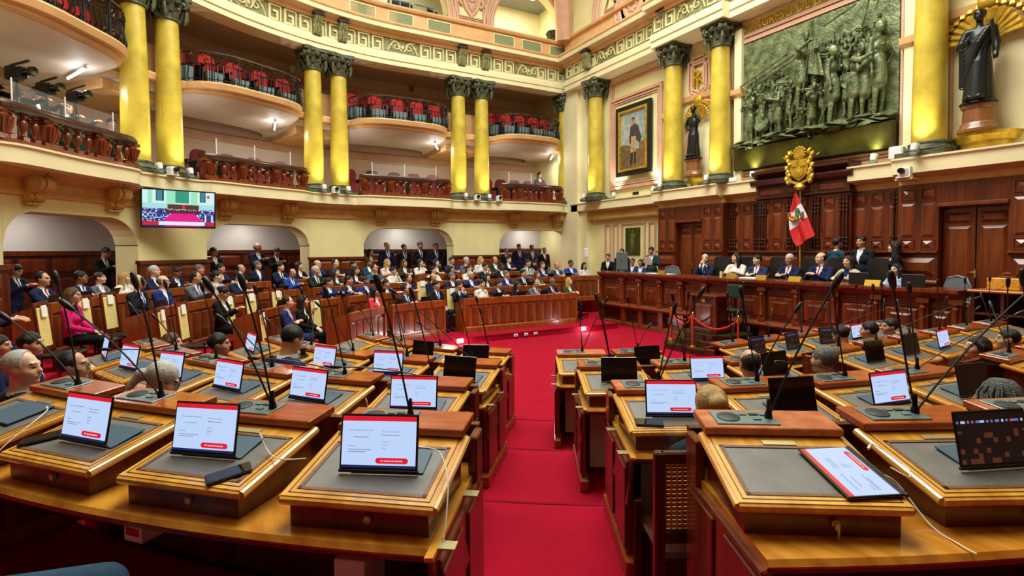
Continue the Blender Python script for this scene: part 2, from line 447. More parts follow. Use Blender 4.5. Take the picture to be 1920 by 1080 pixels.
# ================================================================ UPPER GALLERY
BW = 12.0
c = MB(); c.sweepU([(BW, 3.9), (BW, 9.0), (BW+.15, 9.0), (BW+.15, 3.9)], S0, S2, 2.0)
c.sweepU([(BW-.05, 5.62), (BW-.08, 5.72), (BW-.08, 5.86), (BW-.02, 5.9), (BW+.01, 5.9), (BW+.01, 5.62)], S0, S1, 2.0, 1)
c.sweepU([(BW-.05, 8.0), (BW-.08, 8.08), (BW-.08, 8.2), (BW-.02, 8.25), (BW+.01, 8.25), (BW+.01, 8.0)], S0, S1, 2.0, 1)
gal_wall = struct(c.build('wall_gallery', ['rose_wall', 'rose'], smooth=.5), 'dusty rose rear wall of the two galleries')
# upper balcony slabs, bowl edge per bay
c = MB(); c.sweepU([(RW+.35, 6.12), (RW+.22, 6.16), (RW+.22, 6.22), (RW+.12, 6.24), (RW+.08, 6.36), (RW+.1, 6.40), (BW, 6.40), (BW, 6.0), (RW+.9, 6.02)], S0, S1, .7, off=lambda q: bulge(q, .95, 3.2))
balc = struct(c.build('trim_4', 'peach', smooth=.45), 'peach rounded edge of the upper balconies')
c = MB(); c.sweepU([(RW+.345, 6.115), (RW+.895, 6.012), (BW, 5.99), (BW, 6.01), (RW+.9, 6.03), (RW+.35, 6.13)], S0, S1, .7, off=lambda q: bulge(q, .95, 3.2))
c.build('balcony_soffit', 'soffit', balc, smooth=.6)
# partition beams behind the column pairs
for i, (a, b) in enumerate(PAIRS+[P0]):
    mid = (a+b)/2
    p = U(mid, (RW+.5+BW)/2); t = MB(); t.box((0, 0, 5.95), (1.5, BW-RW-.6, .24), ch=.03)
    t.box((0, -.95, 6.75), (1.25, .26, .9), ch=.02); t.build('balcony_beam', 'peach', balc, (p[0], p[1], 0), faceU(mid)+math.pi)
# fluorescent tubes below the balconies
TUBES = [(153, 157, -1), (520, 222, -1), (820, 270, -1), (1035, 287, -1)]
for k, (px, py, sg) in enumerate(TUBES):
    s = s_px(px, RW+.55); p = U(s, RW+.55)
    t = MB(); t.tube([(-.5, 0, 0), (.5, 0, 0)], .02, 8); t.box((0, 0, .035), (1.06, .06, .04), 1); 
    o = t.build('fluorescent_tube', ['lamp', 'white_plastic'], None, (p[0], p[1], 5.93), faceU(s)+1.1)
    tag(o, 'lit white tube lamp under the %s upper balcony from the left' % ORD[k+1], 'lamp', 'gallery tube lamps')
    area('tube_glow', (p[0], p[1], 5.88), .9, 26, (1, .98, .95), sy=.08)
    # second light that washes the soffit
    l = bpy.data.lights.new('tube_wash', 'POINT'); l.energy = 9; l.shadow_soft_size = .15
    pp = U(s+1.0, RW+.25); obj('tube_wash', l, None, (pp[0], pp[1], 5.82))
# corridor strips in the arches
for k, (px, r) in enumerate(((70, 10.6), (470, 10.6), (760, 10.6), (1000, 10.6))):
    s = s_px(px, r); p = U(s, r)
    t = MB(); t.box((0, 0, 0), (1.5, .09, .05), ch=.012)
    o = t.build('corridor_light', 'lamp', None, (p[0], p[1], 3.185), faceU(s)+.15)
    tag(o, 'white strip lamp inside the %s arch from the left' % ORD[k+1], 'lamp', 'corridor strip lamps')
    area('corridor_glow', (p[0], p[1], 3.14), 1.4, 20, (1, .97, .94), sy=.1)
# ================================================================ ENTABLATURE + ATTIC (gallery side)
RE = RW - .30
ent = [(BW, 8.62), (RE+.6, 8.62), (RE+.6, 8.28), (RE+.02, 8.28), (RE+.02, 8.42), (RE-.02, 8.44), (RE-.02, 8.60), (RE+.04, 8.66)]
c = MB(); c.sweepU(ent+[(RE+.04, 8.70), (BW, 8.70)], S0-3, S2, 1.5); wall_ent = struct(c.build('wall_entablature', 'cream_pale', smooth=.4), 'cream entablature resting on the gallery columns')
c = MB(); c.sweepU([(RE+.06, 8.66), (RE+.06, 9.16), (RE+.3, 9.16), (RE+.3, 8.66)], S0-3, S1, 1.5); c.build('frieze_ground', 'patina_light', wall_ent)
c = MB(); c.sweepU([(RE+.0, 9.14), (RE-.06, 9.18), (RE-.08, 9.26), (RE-.30, 9.34), (RE-.32, 9.42), (RE-.36, 9.47), (RE-.36, 9.52), (RE+.1, 9.56), (RE+.4, 9.56), (RE+.4, 9.14)], S0-3, S1, 1.5)
c.build('cornice', 'peach', wall_ent, smooth=.4)
c = MB(); c.sweepU([(RE-.33, 9.30), (RE-.345, 9.41), (RE-.3, 9.41), (RE-.28, 9.30)], S0-3, S1, 1.5); c.build('cornice_fillet', 'cream_pale', wall_ent)
c = MB(); c.sweepU([(RE-.02, 9.5), (RE-.02, 10.08), (RE+.25, 10.08), (RE+.25, 9.5)], S0-3, S1, 1.5)
c.sweepU([(RE-.10, 10.06), (RE-.14, 10.12), (RE-.14, 10.17), (RE+.25, 10.2), (RE+.25, 10.06)], S0-3, S1, 1.5); c.build('attic_band', 'peach', wall_ent, smooth=.4)
def fillet_frame(b, w, h, t, d, mi=0, fr=None):      # rectangular picture-frame strip in xz, thickness d in -y
    for x0, x1, z0, z1 in ((-w/2, w/2, h/2-t, h/2), (-w/2, w/2, -h/2, -h/2+t), (-w/2, -w/2+t, -h/2+t, h/2-t), (w/2-t, w/2, -h/2+t, h/2-t)):
        b.box(((x0+x1)/2, -d/2, (z0+z1)/2), (x1-x0, d, z1-z0), mi, fr)
for px in (545, 686, 756, 827, 947, 998, 1048, 430):   # green ventilation grilles
    s = s_px(px, RE); p = U(s, RE-.022)
    b = MB(); fillet_frame(b, .86, .40, .03, .025)
    for i in range(9): b.box((0, -.004, -.16+i*.04), (.80, .012, .018), 1)
    b.box((0, .004, 0), (.84, .006, .38), 1)
    b.build('vent_grille', ['cream_pale', 'vent'], wall_ent, (p[0], p[1], 9.80), faceU(s)+math.pi)
# Greek key ornaments
def key_mesh():
    b = MB(); d = .035
    for x0, x1, z0, z1 in ((-.19, .19, .17, .21), (-.19, -.13, -.21, .17), (-.13, .10, -.21, -.15), (.04, .10, -.15, .07), (-.06, .04, .01, .07), (.15, .19, -.21, .17)):
        b.box(((x0+x1)/2, -d/2, (z0+z1)/2), (x1-x0, d, z1-z0))
    return b
def scroll_mesh():
    b = MB()
    for sx in (-1, 1):
        pts = []
        for i in range(26):
            a = i/25*4.2*math.pi/1.6; r = .17*(1-i/30)
            pts.append((sx*(.22+r*math.cos(a)), -.02, r*math.sin(a)))
        b.tube(pts, .022, 5)
        b.tube([(sx*.05, -.02, -.15), (sx*.22, -.02, .17), (sx*.42, -.02, .19)], .022, 5)
        b.tube([(sx*.5, -.02, -.19), (sx*.42, -.02, .02), (sx*.3, -.02, .16)], .02, 5)
    b.lathe([(0, -.03), (.07, -.02), (.05, .01), (0, .03)], 8, 0, frame((0, -.01, 0), 0, math.pi/2))
    return b
KEY = key_mesh().build('greek_key', 'relief_cream', wall_ent); KEY.location = (0, 0, -50)
SCR = scroll_mesh().build('scroll_ornament', 'relief_cream', wall_ent); SCR.location = (0, 0, -50)
keyme, scrme = KEY.data, SCR.data
bpy.data.objects.remove(KEY); bpy.data.objects.remove(SCR)
mids = [(a+b)/2 for a, b in BAYS]
q = S0+1.0; i = 0
while q < -118:
    step = ds_m(RE, .46, q)
    nb = min(mids, key=lambda mm: abs(mm-q))
    if abs(nb-q) < ds_m(RE, .55, q):
        p = U(nb, RE+.06); obj('scroll_ornament', scrme, wall_ent, (p[0], p[1], 8.91), faceU(nb)+math.pi); q = nb+ds_m(RE, .85, q); continue
    p = U(q, RE+.06); obj('greek_key', keyme, wall_ent, (p[0], p[1], 8.91), faceU(q)+math.pi); q += step
# attic wall with arched control-room openings
c = MB()
ATT = [(s_px(655, RE), s_px(848, RE), 1.55), (s_px(926, RE), s_px(1062, RE), 1.55)]
def att_open(q):
    for a, b, h in ATT:
        lo, hi = min(a, b), max(a, b)
        if lo < q < hi:
            t = (q-(lo+hi)/2)/((hi-lo)/2); return 10.2+1.85*math.sqrt(max(0, 1-t*t))+.02
    return None
ss = [S0-3+i*.4 for i in range(int((S1-S0+3)/.4))]
for a, b in zip(ss[:-1], ss[1:]):
    oa, ob = att_open(a), att_open(b)
    za = oa if oa else 10.15; zb = ob if ob else 10.15
    if (oa is None) != (ob is None): 
        if oa is None: za = zb = 10.15 if False else max(za, 10.2)
    P = [tuple(U(q_, r))+(z,) for q_, z in ((a, za), (b, zb)) for r in (RE+.08, RE+.55)] + [tuple(U(q_, RE+.08))+(13.2,) for q_ in (a, b)]
    c.add(P, [(0, 2, 5, 4), (0, 1, 3, 2)])
attic = struct(c.build('wall_attic', 'cream', smooth=.5), 'cream attic wall with arched control room openings')
for a, b, h in ATT:                           # archivolt mouldings
    lo, hi = min(a, b), max(a, b)
    t = MB()
    for off, rad, mi in ((.0, .07, 0), (.16, .05, 0), (.30, .06, 0)):
        pts = []
        for i in range(29):
            an = math.pi*i/28; kx = (hi-lo)/2; e = off/((hi-lo)/2*(KL if (lo+hi)/2 < -180 else math.radians(RE)))
            q_ = (lo+hi)/2 + kx*(1+e)*math.cos(an); z = 10.2+1.85*math.sin(an)*(1+off/1.85)
            p = U(q_, RE+.05); pts.append((p[0], p[1], z))
        t.tube(pts, rad, 6, mi)
    t.build('archivolt', 'rose', attic, smooth=.7)
# framed panels on attic piers with carved cartouche
mid = (s_px(848, RE)+s_px(926, RE))/2
for mid, w in ((mid, 1.3), (s_px(500, RE), 4.3), (s_px(300, RE), 1.6)):
    p = U(mid, RE+.07); b = MB()
    for t, mg in ((.05, 0), (.03, .09), (.04, .16)): fillet_frame(b, w-mg*2, 2.6-mg*2, t, .07-mg*.2)
    b.build('attic_frame', 'rose', attic, (p[0], p[1], 11.52), faceU(mid)+math.pi)
    if w == 1.3:
        b = MB(); b.prism([(-.33, .55), (.33, .55), (.36, 0), (.24, -.35), (.1, -.5), (0, -.66), (-.1, -.5), (-.24, -.35), (-.36, 0)], -.07, 0, ax='y')
        b.lathe([(0, 0), (.22, 0), (.22, .06), (.15, .09), (0, .1)], 14, 0, frame((0, -.05, .12), 0, math.pi/2))
        for sx in (-1, 1):
            b.tube([(sx*.34, -.05, .5), (sx*.46, -.06, .3), (sx*.38, -.06, .1), (sx*.47, -.05, -.15), (sx*.34, -.05, -.25)], .05, 6)
            b.tube([(sx*.2, -.08, .0), (sx*.1, -.1, -.25), (0, -.08, -.4)], .035, 6)
        b.build('carved_cartouche', 'rose', attic, (p[0], p[1], 11.0), faceU(mid)+math.pi, smooth=.7)
# control room behind the attic arches
c = MB(); c.sweepU([(RE+2.6, 9.9), (RE+2.6, 13.2), (RE+2.7, 13.2), (RE+2.7, 9.9)], S0-6, -150, 2); c.sweepU([(RE+.3, 9.9), (RE+.3, 9.98), (RE+2.7, 9.98), (RE+2.7, 9.9)], S0-6, -150, 2)
c.build('control_room_wall', 'cream_pale', attic)
c = MB(); c.sweepU([(RE+.3, 12.35), (RE+.3, 12.45), (RE+2.7, 12.45), (RE+2.7, 12.35)], S0-6, -150, 2); c.build('control_room_ceiling', 'grey_plastic', attic)
sd = (ATT[0][0]+ATT[1][1])/2
for px in (890,):
    s = s_px(px, RE+1.5); p = U(s, RE+1.5); t = MB(); t.box((0, 0, 11.2), (.25, 2.5, 2.6)); t.build('control_room_partition', 'cream_pale', attic, (p[0], p[1], 0), faceU(s))
for k, (px, py, r) in enumerate(((955, 10, RE+1.0), (998, 18, RE+1.2), (740, 0, RE+1.4))):
    s = s_px(px, r); p = U(s, r); t = MB(); t.box((0, 0, 12.335), (.6, .6, .03))
    o = t.build('ceiling_panel_light', 'lamp_soft', None, (p[0], p[1], 0), faceU(s)); tag(o, ['square ceiling light left in the right control room arch', 'square ceiling light nearer the corner in the right control room arch', 'square ceiling light in the left control room arch'][k], 'lamp', 'control room ceiling lights')
    area('panel_glow', (p[0], p[1], 12.28), .6, 45, (1, .98, .93))
# ================================================================ COLUMNS
def shaft_prof(h):
    n = 10; return [(.283-.045*(i/n)**1.6, .0+h*i/n) for i in range(n+1)]
def capital_builder():
    b = MB()
    b.lathe([(.245, 0), (.29, .02), (.29, .05), (.25, .07), (.25, .25), (.30, .42), (.36, .52), (.0, .52)], 16)
    for k in range(8):                          # acanthus leaves
        a = k*math.pi/4
        for zz, rr, sc in ((.04, .26, 1), (.2, .27, .9)):
            aa = a+(math.pi/8 if zz > .1 else 0)
            fr = Matrix.Rotation(aa, 4, 'Z')
            b.strip([[(rr+dx, -w*sc, zz+z), (rr+dx+.03, 0, zz+z), (rr+dx, w*sc, zz+z), (rr+dx-.03, 0, zz+z)] for dx, w, z in ((0, .07, 0), (.03, .085, .1), (.06, .07, .18), (.12, .05, .23), (.14, .03, .19))], fr=fr)
    for k in range(4):                          # corner volutes
        a = math.pi/4+k*math.pi/2
        fr = Matrix.Rotation(a, 4, 'Z')
        for sy in (-1, 1):
            b.lathe([(0, -.05), (.115, -.05), (.125, 0), (.115, .05), (.085, .055), (.075, .03), (.055, .03), (.05, .06), (0, .07)], 12, 0, fr @ frame((.36, sy*.055, .45), 0, -sy*math.pi/2))
        b.tube([(.40, 0, .36), (.41, 0, .22), (.39, 0, .08), (.36, 0, -.02)], [.03, .05, .045, .015], 6, fr=fr)   # hanging husk
        fr2 = Matrix.Rotation(a+math.pi/4, 4, 'Z')
        b.lathe([(0, -.09), (.07, -.06), (.09, 0), (.06, .06), (0, .09)], 8, 0, fr2 @ frame((.33, 0, .46)))
    b.prism([(sx*.40+cx, sy*.40+cy) for sx, sy, cx, cy in ((1, 1, 0, -.06), (1, 1, -.06, 0), (0, 1, 0, -.08), (-1, 1, .06, 0), (-1, 1, 0, -.06), (-1, 0, .08, 0), (-1, -1, 0, .06), (-1, -1, .06, 0), (0, -1, 0, .08), (1, -1, -.06, 0), (1, -1, 0, .06), (1, 0, -.08, 0))], .54, .64)
    return b
def make_column(label):
    root = empty('column'); tag(root, label, 'column', 'yellow marble columns')
    b = MB(); b.box((0, 0, .05), (.82, .82, .10), ch=.01); b.lathe([(.40, .10), (.42, .13), (.40, .17), (.35, .19), (.33, .23), (.34, .26), (.31, .28), (.29, .30)], 24)
    b.build('base', 'patina', root, smooth=.6)
    b = MB(); b.lathe([(r, z+.29) for r, z in shaft_prof(3.40)], 28); b.build('shaft', 'marble', root, smooth=.6)
    capital_builder().build('capital', 'patina', root, (0, 0, 3.67), smooth=.7)
    return root
def ancon(parent, p, rz, z=8.64):
    b = MB(); b.prism([(0, 0), (-.10, 0), (-.16, .12), (-.13, .32), (-.2, .44), (-.24, .54), (0, .54)], -.13, .13, ax='x')
    for x in (-.08, 0, .08): b.tube([(x, -.11, .02), (x, -.17, .14), (x, -.15, .32), (x, -.22, .46), (x, -.25, .53)], .03, 5)
    b.box((0, -.13, .58), (.34, .30, .06), 1)
    o = b.build('frieze_bracket', ['patina_light', 'black'], parent, (p[0], p[1], z), rz, smooth=.6); return o
colproto = None
CNAMES = [(PAIRS[0][0], 'left column of the leftmost yellow pair by the camera crew'), (PAIRS[0][1], 'right column of the leftmost yellow pair above the television'),
          (PAIRS[1][0], 'left column of the middle gallery pair'), (PAIRS[1][1], 'right column of the middle gallery pair'),
          (PAIRS[2][0], 'left column of the gallery pair nearest the corner'), (PAIRS[2][1], 'right column of the gallery pair nearest the corner'),
          (PEND, 'single yellow column at the gallery end beside the corner pier')]
UPL = []
brk = None
for s, lab in CNAMES:
    p = U(s, RW+.02)
    if colproto is None: colproto = make_column('yellow marble column, '+lab); o = colproto; o.location = (p[0], p[1], 3.965); o.rotation_euler[2] = faceU(s)
    else: o = copy_tree(colproto, None, (p[0], p[1], 3.965), faceU(s))
    o['label'] = 'yellow marble column, '+lab
    n = -NU(s); UPL.append((p+n*.62, s))
    pp = U(s, RE+.06)
    if brk is None: brk = ancon(wall_ent, pp, faceU(s)+math.pi)
    else:
        c2 = brk.copy(); COL.objects.link(c2); c2.location = (pp[0], pp[1], 8.64); c2.rotation_euler = (0, 0, faceU(s)+math.pi)
# corner pier
xc = -RW+.1
c = MB(); c.box((-RW+.55, YW-.05, 4.3), (1.0, .7, 8.0)); c.box((-RW+.85, YW+.1, 4.3), (1.2, .7, 8.0))
corner = struct(c.build('wall_corner', 'cream_pale'), 'cream corner pier between gallery and front wall')
# ================================================================ BALUSTRADES
def baluster_mesh(h=.50):
    b = MB(); b.box((0, 0, .05), (.13, .13, .10)); b.box((0, 0, h-.03), (.12, .12, .06))
    b.lathe([(.03, .10), (.05, .12), (.03, .14), (.03, .16), (.055, .22), (.075, .30), (.07, .36), (.04, .39), (.055, .41), (.035, .43), (.05, .45), (.05, h-.06)], 10)
    return b
def urn_mesh(h=.50):
    b = MB(); V = []
    prof = [(.10, 0), (.12, .05), (.09, .08), (.10, .12), (.16, .33), (.17, .38), (.13, .42), (.15, .47), (.15, h)]
    b.lathe([(r*.9, z) for r, z in prof], 8); b.box((0, 0, .05), (.26, .2, .08)); b.box((0, 0, h-.04), (.30, .22, .06))
    for x in (-.06, 0, .06): b.tube([(x*.6, -.1, .1), (x*1.5, -.15, .36)], .022, 5)
    return b
balm = baluster_mesh(); urnm = urn_mesh()
tmp = balm.build('baluster', 'wood_panel', None, smooth=.7); bal_me = tmp.data; bpy.data.objects.remove(tmp)
tmp = urnm.build('pedestal', 'wood_panel', None, smooth=.7); urn_me = tmp.data; bpy.data.objects.remove(tmp)
BLAB = ['carved wooden balustrade at far left below the camera crew', 'carved wooden balustrade between the leftmost and middle column pairs', 'carved wooden balustrade between the two right column pairs', 'carved wooden balustrade in the last bay before the corner']
RB = RW-.22
for k, (a, b) in enumerate(BAYS):
    lo, hi = min(a, b)+.55, max(a, b)-.55
    off = lambda q: bulge(q, .30, 6)
    t = MB(); t.sweepU([(RB-.12, 4.49), (RB-.17, 4.53), (RB-.17, 4.58), (RB-.13, 4.60), (RB-.12, 4.635), (RB+.12, 4.635), (RB+.12, 4.49)], lo, hi, .8, off=off)
    t.sweepU([(RB-.11, 3.965), (RB-.11, 4.05), (RB+.11, 4.05), (RB+.11, 3.965)], lo, hi, .8, 1, off=off)
    mid = U((lo+hi)/2, RB)
    root = t.build('balustrade', ['wood_dark', 'wood_panel'], None, smooth=.4)
    tag(root, BLAB[k], 'balustrade', 'gallery balustrades')
    n = int((hi-lo)*(KL if lo < -185 else math.radians(RB))/.235)
    for i in range(n+1):
        q = lo+(hi-lo)*(i+.0)/n
        q = min(max(q, lo+.6), hi-.6)
        p = U(q, RB-off(q)); ur = i in (0, n, n//3, n-n//3)
        obj('pedestal' if ur else 'baluster', urn_me if ur else bal_me, root, (p[0], p[1], 4.02), faceU(q)+math.pi)
# glass screens above the balustrades
    if True:
        t = MB(); g0, g1 = lo+(hi-lo)*.16, hi-(hi-lo)*.12
        gs = empty('glass_screen', (mid[0], mid[1], 4.635))
        tag(gs, 'clear glass screen standing on the '+['far left balustrade', 'balustrade above the television', 'balustrade between the right column pairs', 'balustrade nearest the corner'][k], 'glass screen', 'gallery glass screens')
        inv = Matrix.Translation((-mid[0], -mid[1], -4.635))
        t.sweepU([(RB+.05, 4.64), (RB+.05, 5.0), (RB+.06, 5.0), (RB+.06, 4.64)], g0, g1, 1.0, off=off)
        t.v = [tuple(inv @ Vector(v)) for v in t.v]; t.build('pane', 'glass', gs)
        for i in range(3):
            q = g0+(g1-g0)*i/2; p = U(q, RB+.055-off(q)); t = MB(); t.tube([(p[0]-mid[0], p[1]-mid[1], .005), (p[0]-mid[0], p[1]-mid[1], .42)], .012, 6); t.build('post', 'white_plastic', gs)
# ================================================================ IRON RAILINGS + RED SEATS
def scroll_iron():
    b = MB()
    b.tube([(0, 0, 0), (0, 0, .72)], .018, 5)
    for sx in (-1, 1):
        pts = [(sx*(.0+.17*math.sin(t*.9)), 0, .42+.28*t/3.2) for t in np.linspace(0, 3.2, 9)]
        b.tube([(sx*.02, 0, .40), (sx*.12, 0, .44), (sx*.16, 0, .52), (sx*.10, 0, .56), (sx*.07, 0, .51)], .015, 4)
        b.tube([(sx*.02, 0, .72), (sx*.2, 0, .69), (sx*.24, 0, .62), (sx*.19, 0, .59), (sx*.17, 0, .63)], .015, 4)
        b.tube([(sx*.05, 0, 0), (sx*.05, 0, .45)], .01, 4)
    return b
tmp = scroll_iron().build('scrollwork', 'iron', None); sc_me = tmp.data; bpy.data.objects.remove(tmp)
b = MB(); b.tube([(0, 0, 0), (0, -.05, .10), (0, -.03, .22), (0, 0, .40)], .014, 5); b.lathe([(0, -.02), (.02, 0), (0, .02)], 6, 0, frame((0, 0, .42)))
tmp = b.build('bar', 'iron', None); bar_me = tmp.data; bpy.data.objects.remove(tmp)
def theatre_seat(mat1, mat2):
    b = MB(); b.box((0, -.02, .46), (.46, .44, .10), 1, ch=.03); 
    o = empty('theatre_seat')
    b.build('seat_cushion', [mat1, mat1], o)
    b = MB(); V = []
    b.prism([(-.22, .45), (.22, .45), (.24, .8), (.2, .92), (.12, .98), (-.12, .98), (-.2, .92), (-.24, .8)], -.27, -.20, ax='y', fr=frame((0, 0, 0), 0, -.1)); b.build('backrest', mat1, o)
    b = MB(); b.prism([(-.21, .12), (.21, .12), (.23, .50), (-.23, .50)], .17, .24, ax='y'); b.build('seat_shell', mat2, o)
    for sx in (-1, 1):
        b = MB(); b.box((sx*.26, -.05, .30), (.05, .36, .60), ch=.01); b.box((sx*.26, 0, .63), (.06, .42, .05), ch=.012); b.build('armrest', 'black', o)
    return o
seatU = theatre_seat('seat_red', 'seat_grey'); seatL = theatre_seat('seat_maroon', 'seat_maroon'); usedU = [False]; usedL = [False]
def put_seat(proto, used, loc, rz, label, group):
    if not used[0]: o = proto; used[0] = True; o.location = loc; o.rotation_euler[2] = rz
    else: o = copy_tree(proto, None, loc, rz)
    tag(o, label, 'seat', group); return o
RI = RW+.16
RSH = ['far left upper balcony', 'upper balcony left of the middle columns', 'upper balcony between the right column pairs', 'last upper balcony before the corner']
RLAB = ['at far left above the camera crew', 'between the leftmost and middle column pairs', 'between the two right column pairs', 'in the last bay before the corner']
for k, (a, b) in enumerate(BAYS):
    lo, hi = min(a, b)-1.0, max(a, b)+1.0
    off = lambda q: bulge(q, .95, 3.2)
    t = MB(); t.sweepU([(RI-.03, 7.10), (RI-.03, 7.14), (RI+.03, 7.14), (RI+.03, 7.10)], lo, hi, .5, off=off)
    root = t.build('iron_railing', 'wood_dark', None); tag(root, 'black wrought iron balcony railing '+RLAB[k], 'railing', 'balcony railings')
    for z in (6.46, 6.82):
        t = MB(); t.sweepU([(RI-.01, z), (RI-.01, z+.02), (RI+.01, z+.02), (RI+.01, z)], lo, hi, .5, off=off); t.build('rail', 'iron', root)
    # arc-length walk along the bowed edge
    qs = np.linspace(lo, hi, 400); pts = np.array([U(q, RI-off(q)) for q in qs]); L = np.concatenate([[0], np.cumsum(np.linalg.norm(np.diff(pts, axis=0), axis=1))])
    d = .1; i = 0
    while d < L[-1]-.05:
        j = int(np.searchsorted(L, d)); j = min(max(j, 1), 398); tg = pts[j+1]-pts[j-1]; rz = math.atan2(tg[1], tg[0])+math.pi
        if i % 5 == 2: obj('scrollwork', sc_me, root, (pts[j][0], pts[j][1], 6.40), rz)
        else: obj('bar', bar_me, root, (pts[j][0], pts[j][1], 6.42), rz)
        d += .125; i += 1
    n = max(3, int((hi-lo)*(KL if lo < -185 else math.radians(RW))/.62)); ctr = (lo+hi)/2
    for row in range(2):
        for i in range(n):
            q = lo+(hi-lo)*(i+.5)/n; r = RW-.30+bulge(q, 0, 2)+row*.85 - (bulge(q, .35, 3))
            p = U(q, r+1.0)
            put_seat(seatU, usedU, (p[0], p[1], 6.40+row*.18), faceU(q), 'red seat, %s from left, %s row, %s' % (ORD[n-i], ['front', 'rear'][row], RSH[k]), 'upper balcony seats')
    for i in range(n):
        q = lo+(hi-lo)*(i+.5)/n; p = U(q, RW+.75)
        if k == 0 : continue
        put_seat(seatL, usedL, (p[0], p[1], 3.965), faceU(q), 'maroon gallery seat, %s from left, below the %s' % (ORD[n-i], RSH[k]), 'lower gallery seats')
# step platform under the rear balcony row
t = MB(); t.sweepU([(RW+1.0, 6.40), (RW+1.0, 6.58), (BW, 6.58), (BW, 6.40)], S0, S1, 2); t.build('balcony_step', 'carpet_dark', balc)
# ================================================================ FRONT WALL
DZ = .75                                     # dais floor height
c = MB(); c.box((0, YW+.25, 6.5), (27, .5, 13.4)); 
wall_front = struct(c.build('wall_front', 'cream'), 'cream front wall with mouldings above the dais')
XL1, XL2 = wx(1234, YW-.5, 450), wx(1355, YW-.5, 450)         # left projecting bay
XR1, XR2 = wx(1683, YW-.5, 450), wx(1683, YW-.5, 450)+2.55
XC0, XC1 = wx(1427, YW-.3, 400), wx(1596, YW-.35, 400)
def run(name, prof, x0, x1, mi, parent, y=YW, smooth=.4):     # moulding run along the wall, prof = (out, z)
    b = MB(); b.prism([(y-o, z) for o, z in prof], x0, x1, ax='x'); return b.build(name, mi, parent, smooth=smooth)
LEDGE = lambda o: [(o, 3.66), (o, 3.90), (o+.04, 3.93), (o+.04, 3.965), (-.1, 3.965), (-.1, 3.66)]
BAND = lambda o: [(o-.12, 3.62), (o-.06, 3.66), (-.1, 3.66), (-.1, 3.46), (o-.30, 3.46), (o-.30, 3.58)]
for x0, x1, o in ((-8.7, XL1, .40), (XL1, XL2, .78), (XL2, XC0, .52), (XC1, XR1, .52), (XR1, XR2+3, .78)):
    run('ledge', LEDGE(o), x0, x1, 'cream_pale', wall_front); run('ledge_band', BAND(o), x0, x1, 'ochre', wall_front)
run('ledge_moulding', [(.16, 3.28), (.20, 3.34), (.16, 3.37), (.16, 3.48), (0, 3.48), (0, 3.28)], -8.7, XL1, 'ochre', wall_front)
# cream panelled stretch with the bronze plaque
def frame_on_wall(name, x0, x1, z0, z1, y, specs, mi='rose'):
    b = MB()
    for mg, t, d in specs:
        fillet_frame(b, x1-x0-2*mg, z1-z0-2*mg, t, d)
    return b.build(name, mi, wall_front, ((x0+x1)/2, y, (z0+z1)/2))
for a, b_ in ((1135, 1147), (1150, 1161), (1166, 1211), (1217, 1231)):
    x0, x1 = wx(a, YW), wx(b_, YW); frame_on_wall('wall_moulding', x0, x1, 1.0, 3.12, YW, ((0, .035, .04), (.06, .02, .025)))
frame_on_wall('wall_moulding', wx(1093, YW), wx(1108, YW), .8, 3.1, YW, ((0, .035, .04),))
xa, xb = wx(1174, YW), wx(1201, YW); za, zb = wz(1187, 478, YW), wz(1187, 427, YW)
root = empty('bronze_plaque', ((xa+xb)/2, YW-.024, (za+zb)/2)); tag(root, 'dark bronze plaque with a small raised figure on the cream wall', 'plaque')
b = MB(); b.box((0, 0, 0), (xb-xa, .04, zb-za), ch=.01); b.build('plate', 'bronze_flat', root)
# ---- wood panelling
def wood_bay(x0, x1, y, door=None, top=3.46):
    b = MB(); W = x1-x0
    segs = [(x0, x1)] if door is None else [(x0, door[0]), (door[1], x1)]
    for a, e in segs:
        b.box(((a+e)/2, (y+YW+.1)/2, (DZ+top)/2), (e-a, YW+.1-y, top-DZ))
    if door: b.box(((door[0]+door[1])/2, (y+YW+.1)/2, (2.98+top)/2), (door[1]-door[0], YW+.1-y, top-2.98))
    o = b.build('wall_panelling', 'wood', None); struct(o, 'dark red wooden panelling behind the dais'); 
    for a, e in segs:
        t = MB(); t.prism([(y, 2.10), (y-.07, 2.13), (y-.07, 2.165), (y, 2.18)], a, e, ax='x'); t.build('dado_rail', 'wood_panel', o)
        t = MB(); t.prism([(y, 1.50), (y-.05, 1.53), (y-.05, 1.57), (y, 1.60)], a, e, ax='x'); t.prism([(y, 1.28), (y-.05, 1.30), (y-.05, 1.34), (y, 1.37)], a, e, ax='x'); t.prism([(y, DZ), (y-.04, DZ), (y-.04, .95), (y, .98)], a, e, ax='x'); t.build('base_moulding', 'wood_panel', o)
        n = max(1, round((e-a)/.34)); w = (e-a)/n
        for i in range(n):
            x = a+w*(i+.5)
            for z in (3.27, 2.29): obj('diamond_stud', stud_me, o, (x, y, z))
            obj('long_panel', panel_mesh(round(w*.66, 2), .66, .022, 'wood_panel'), o, (x, y, 2.76))
        n = max(1, round((e-a)/.9)); w = (e-a)/n
        for i in range(n):
            obj('dado_panel', panel_mesh(round(w*.86, 2), .34, .045, 'wood_panel', .09), o, (a+w*(i+.5), y, 1.86))
            obj('dado_panel', panel_mesh(round(w*.86, 2), .22, .03, 'wood_panel', .05), o, (a+w*(i+.5), y, 1.15))
    return o
b = MB(); V = [(-.1, 0, -.085), (.1, 0, -.085), (.1, 0, .085), (-.1, 0, .085), (0, -.05, 0)]
b.add(V, [(0, 1, 4), (1, 2, 4), (2, 3, 4), (3, 0, 4)]); fillet_frame(b, .24, .205, .014, .02)
tmp = b.build('diamond_stud', 'wood_panel', None); stud_me = tmp.data; bpy.data.objects.remove(tmp)
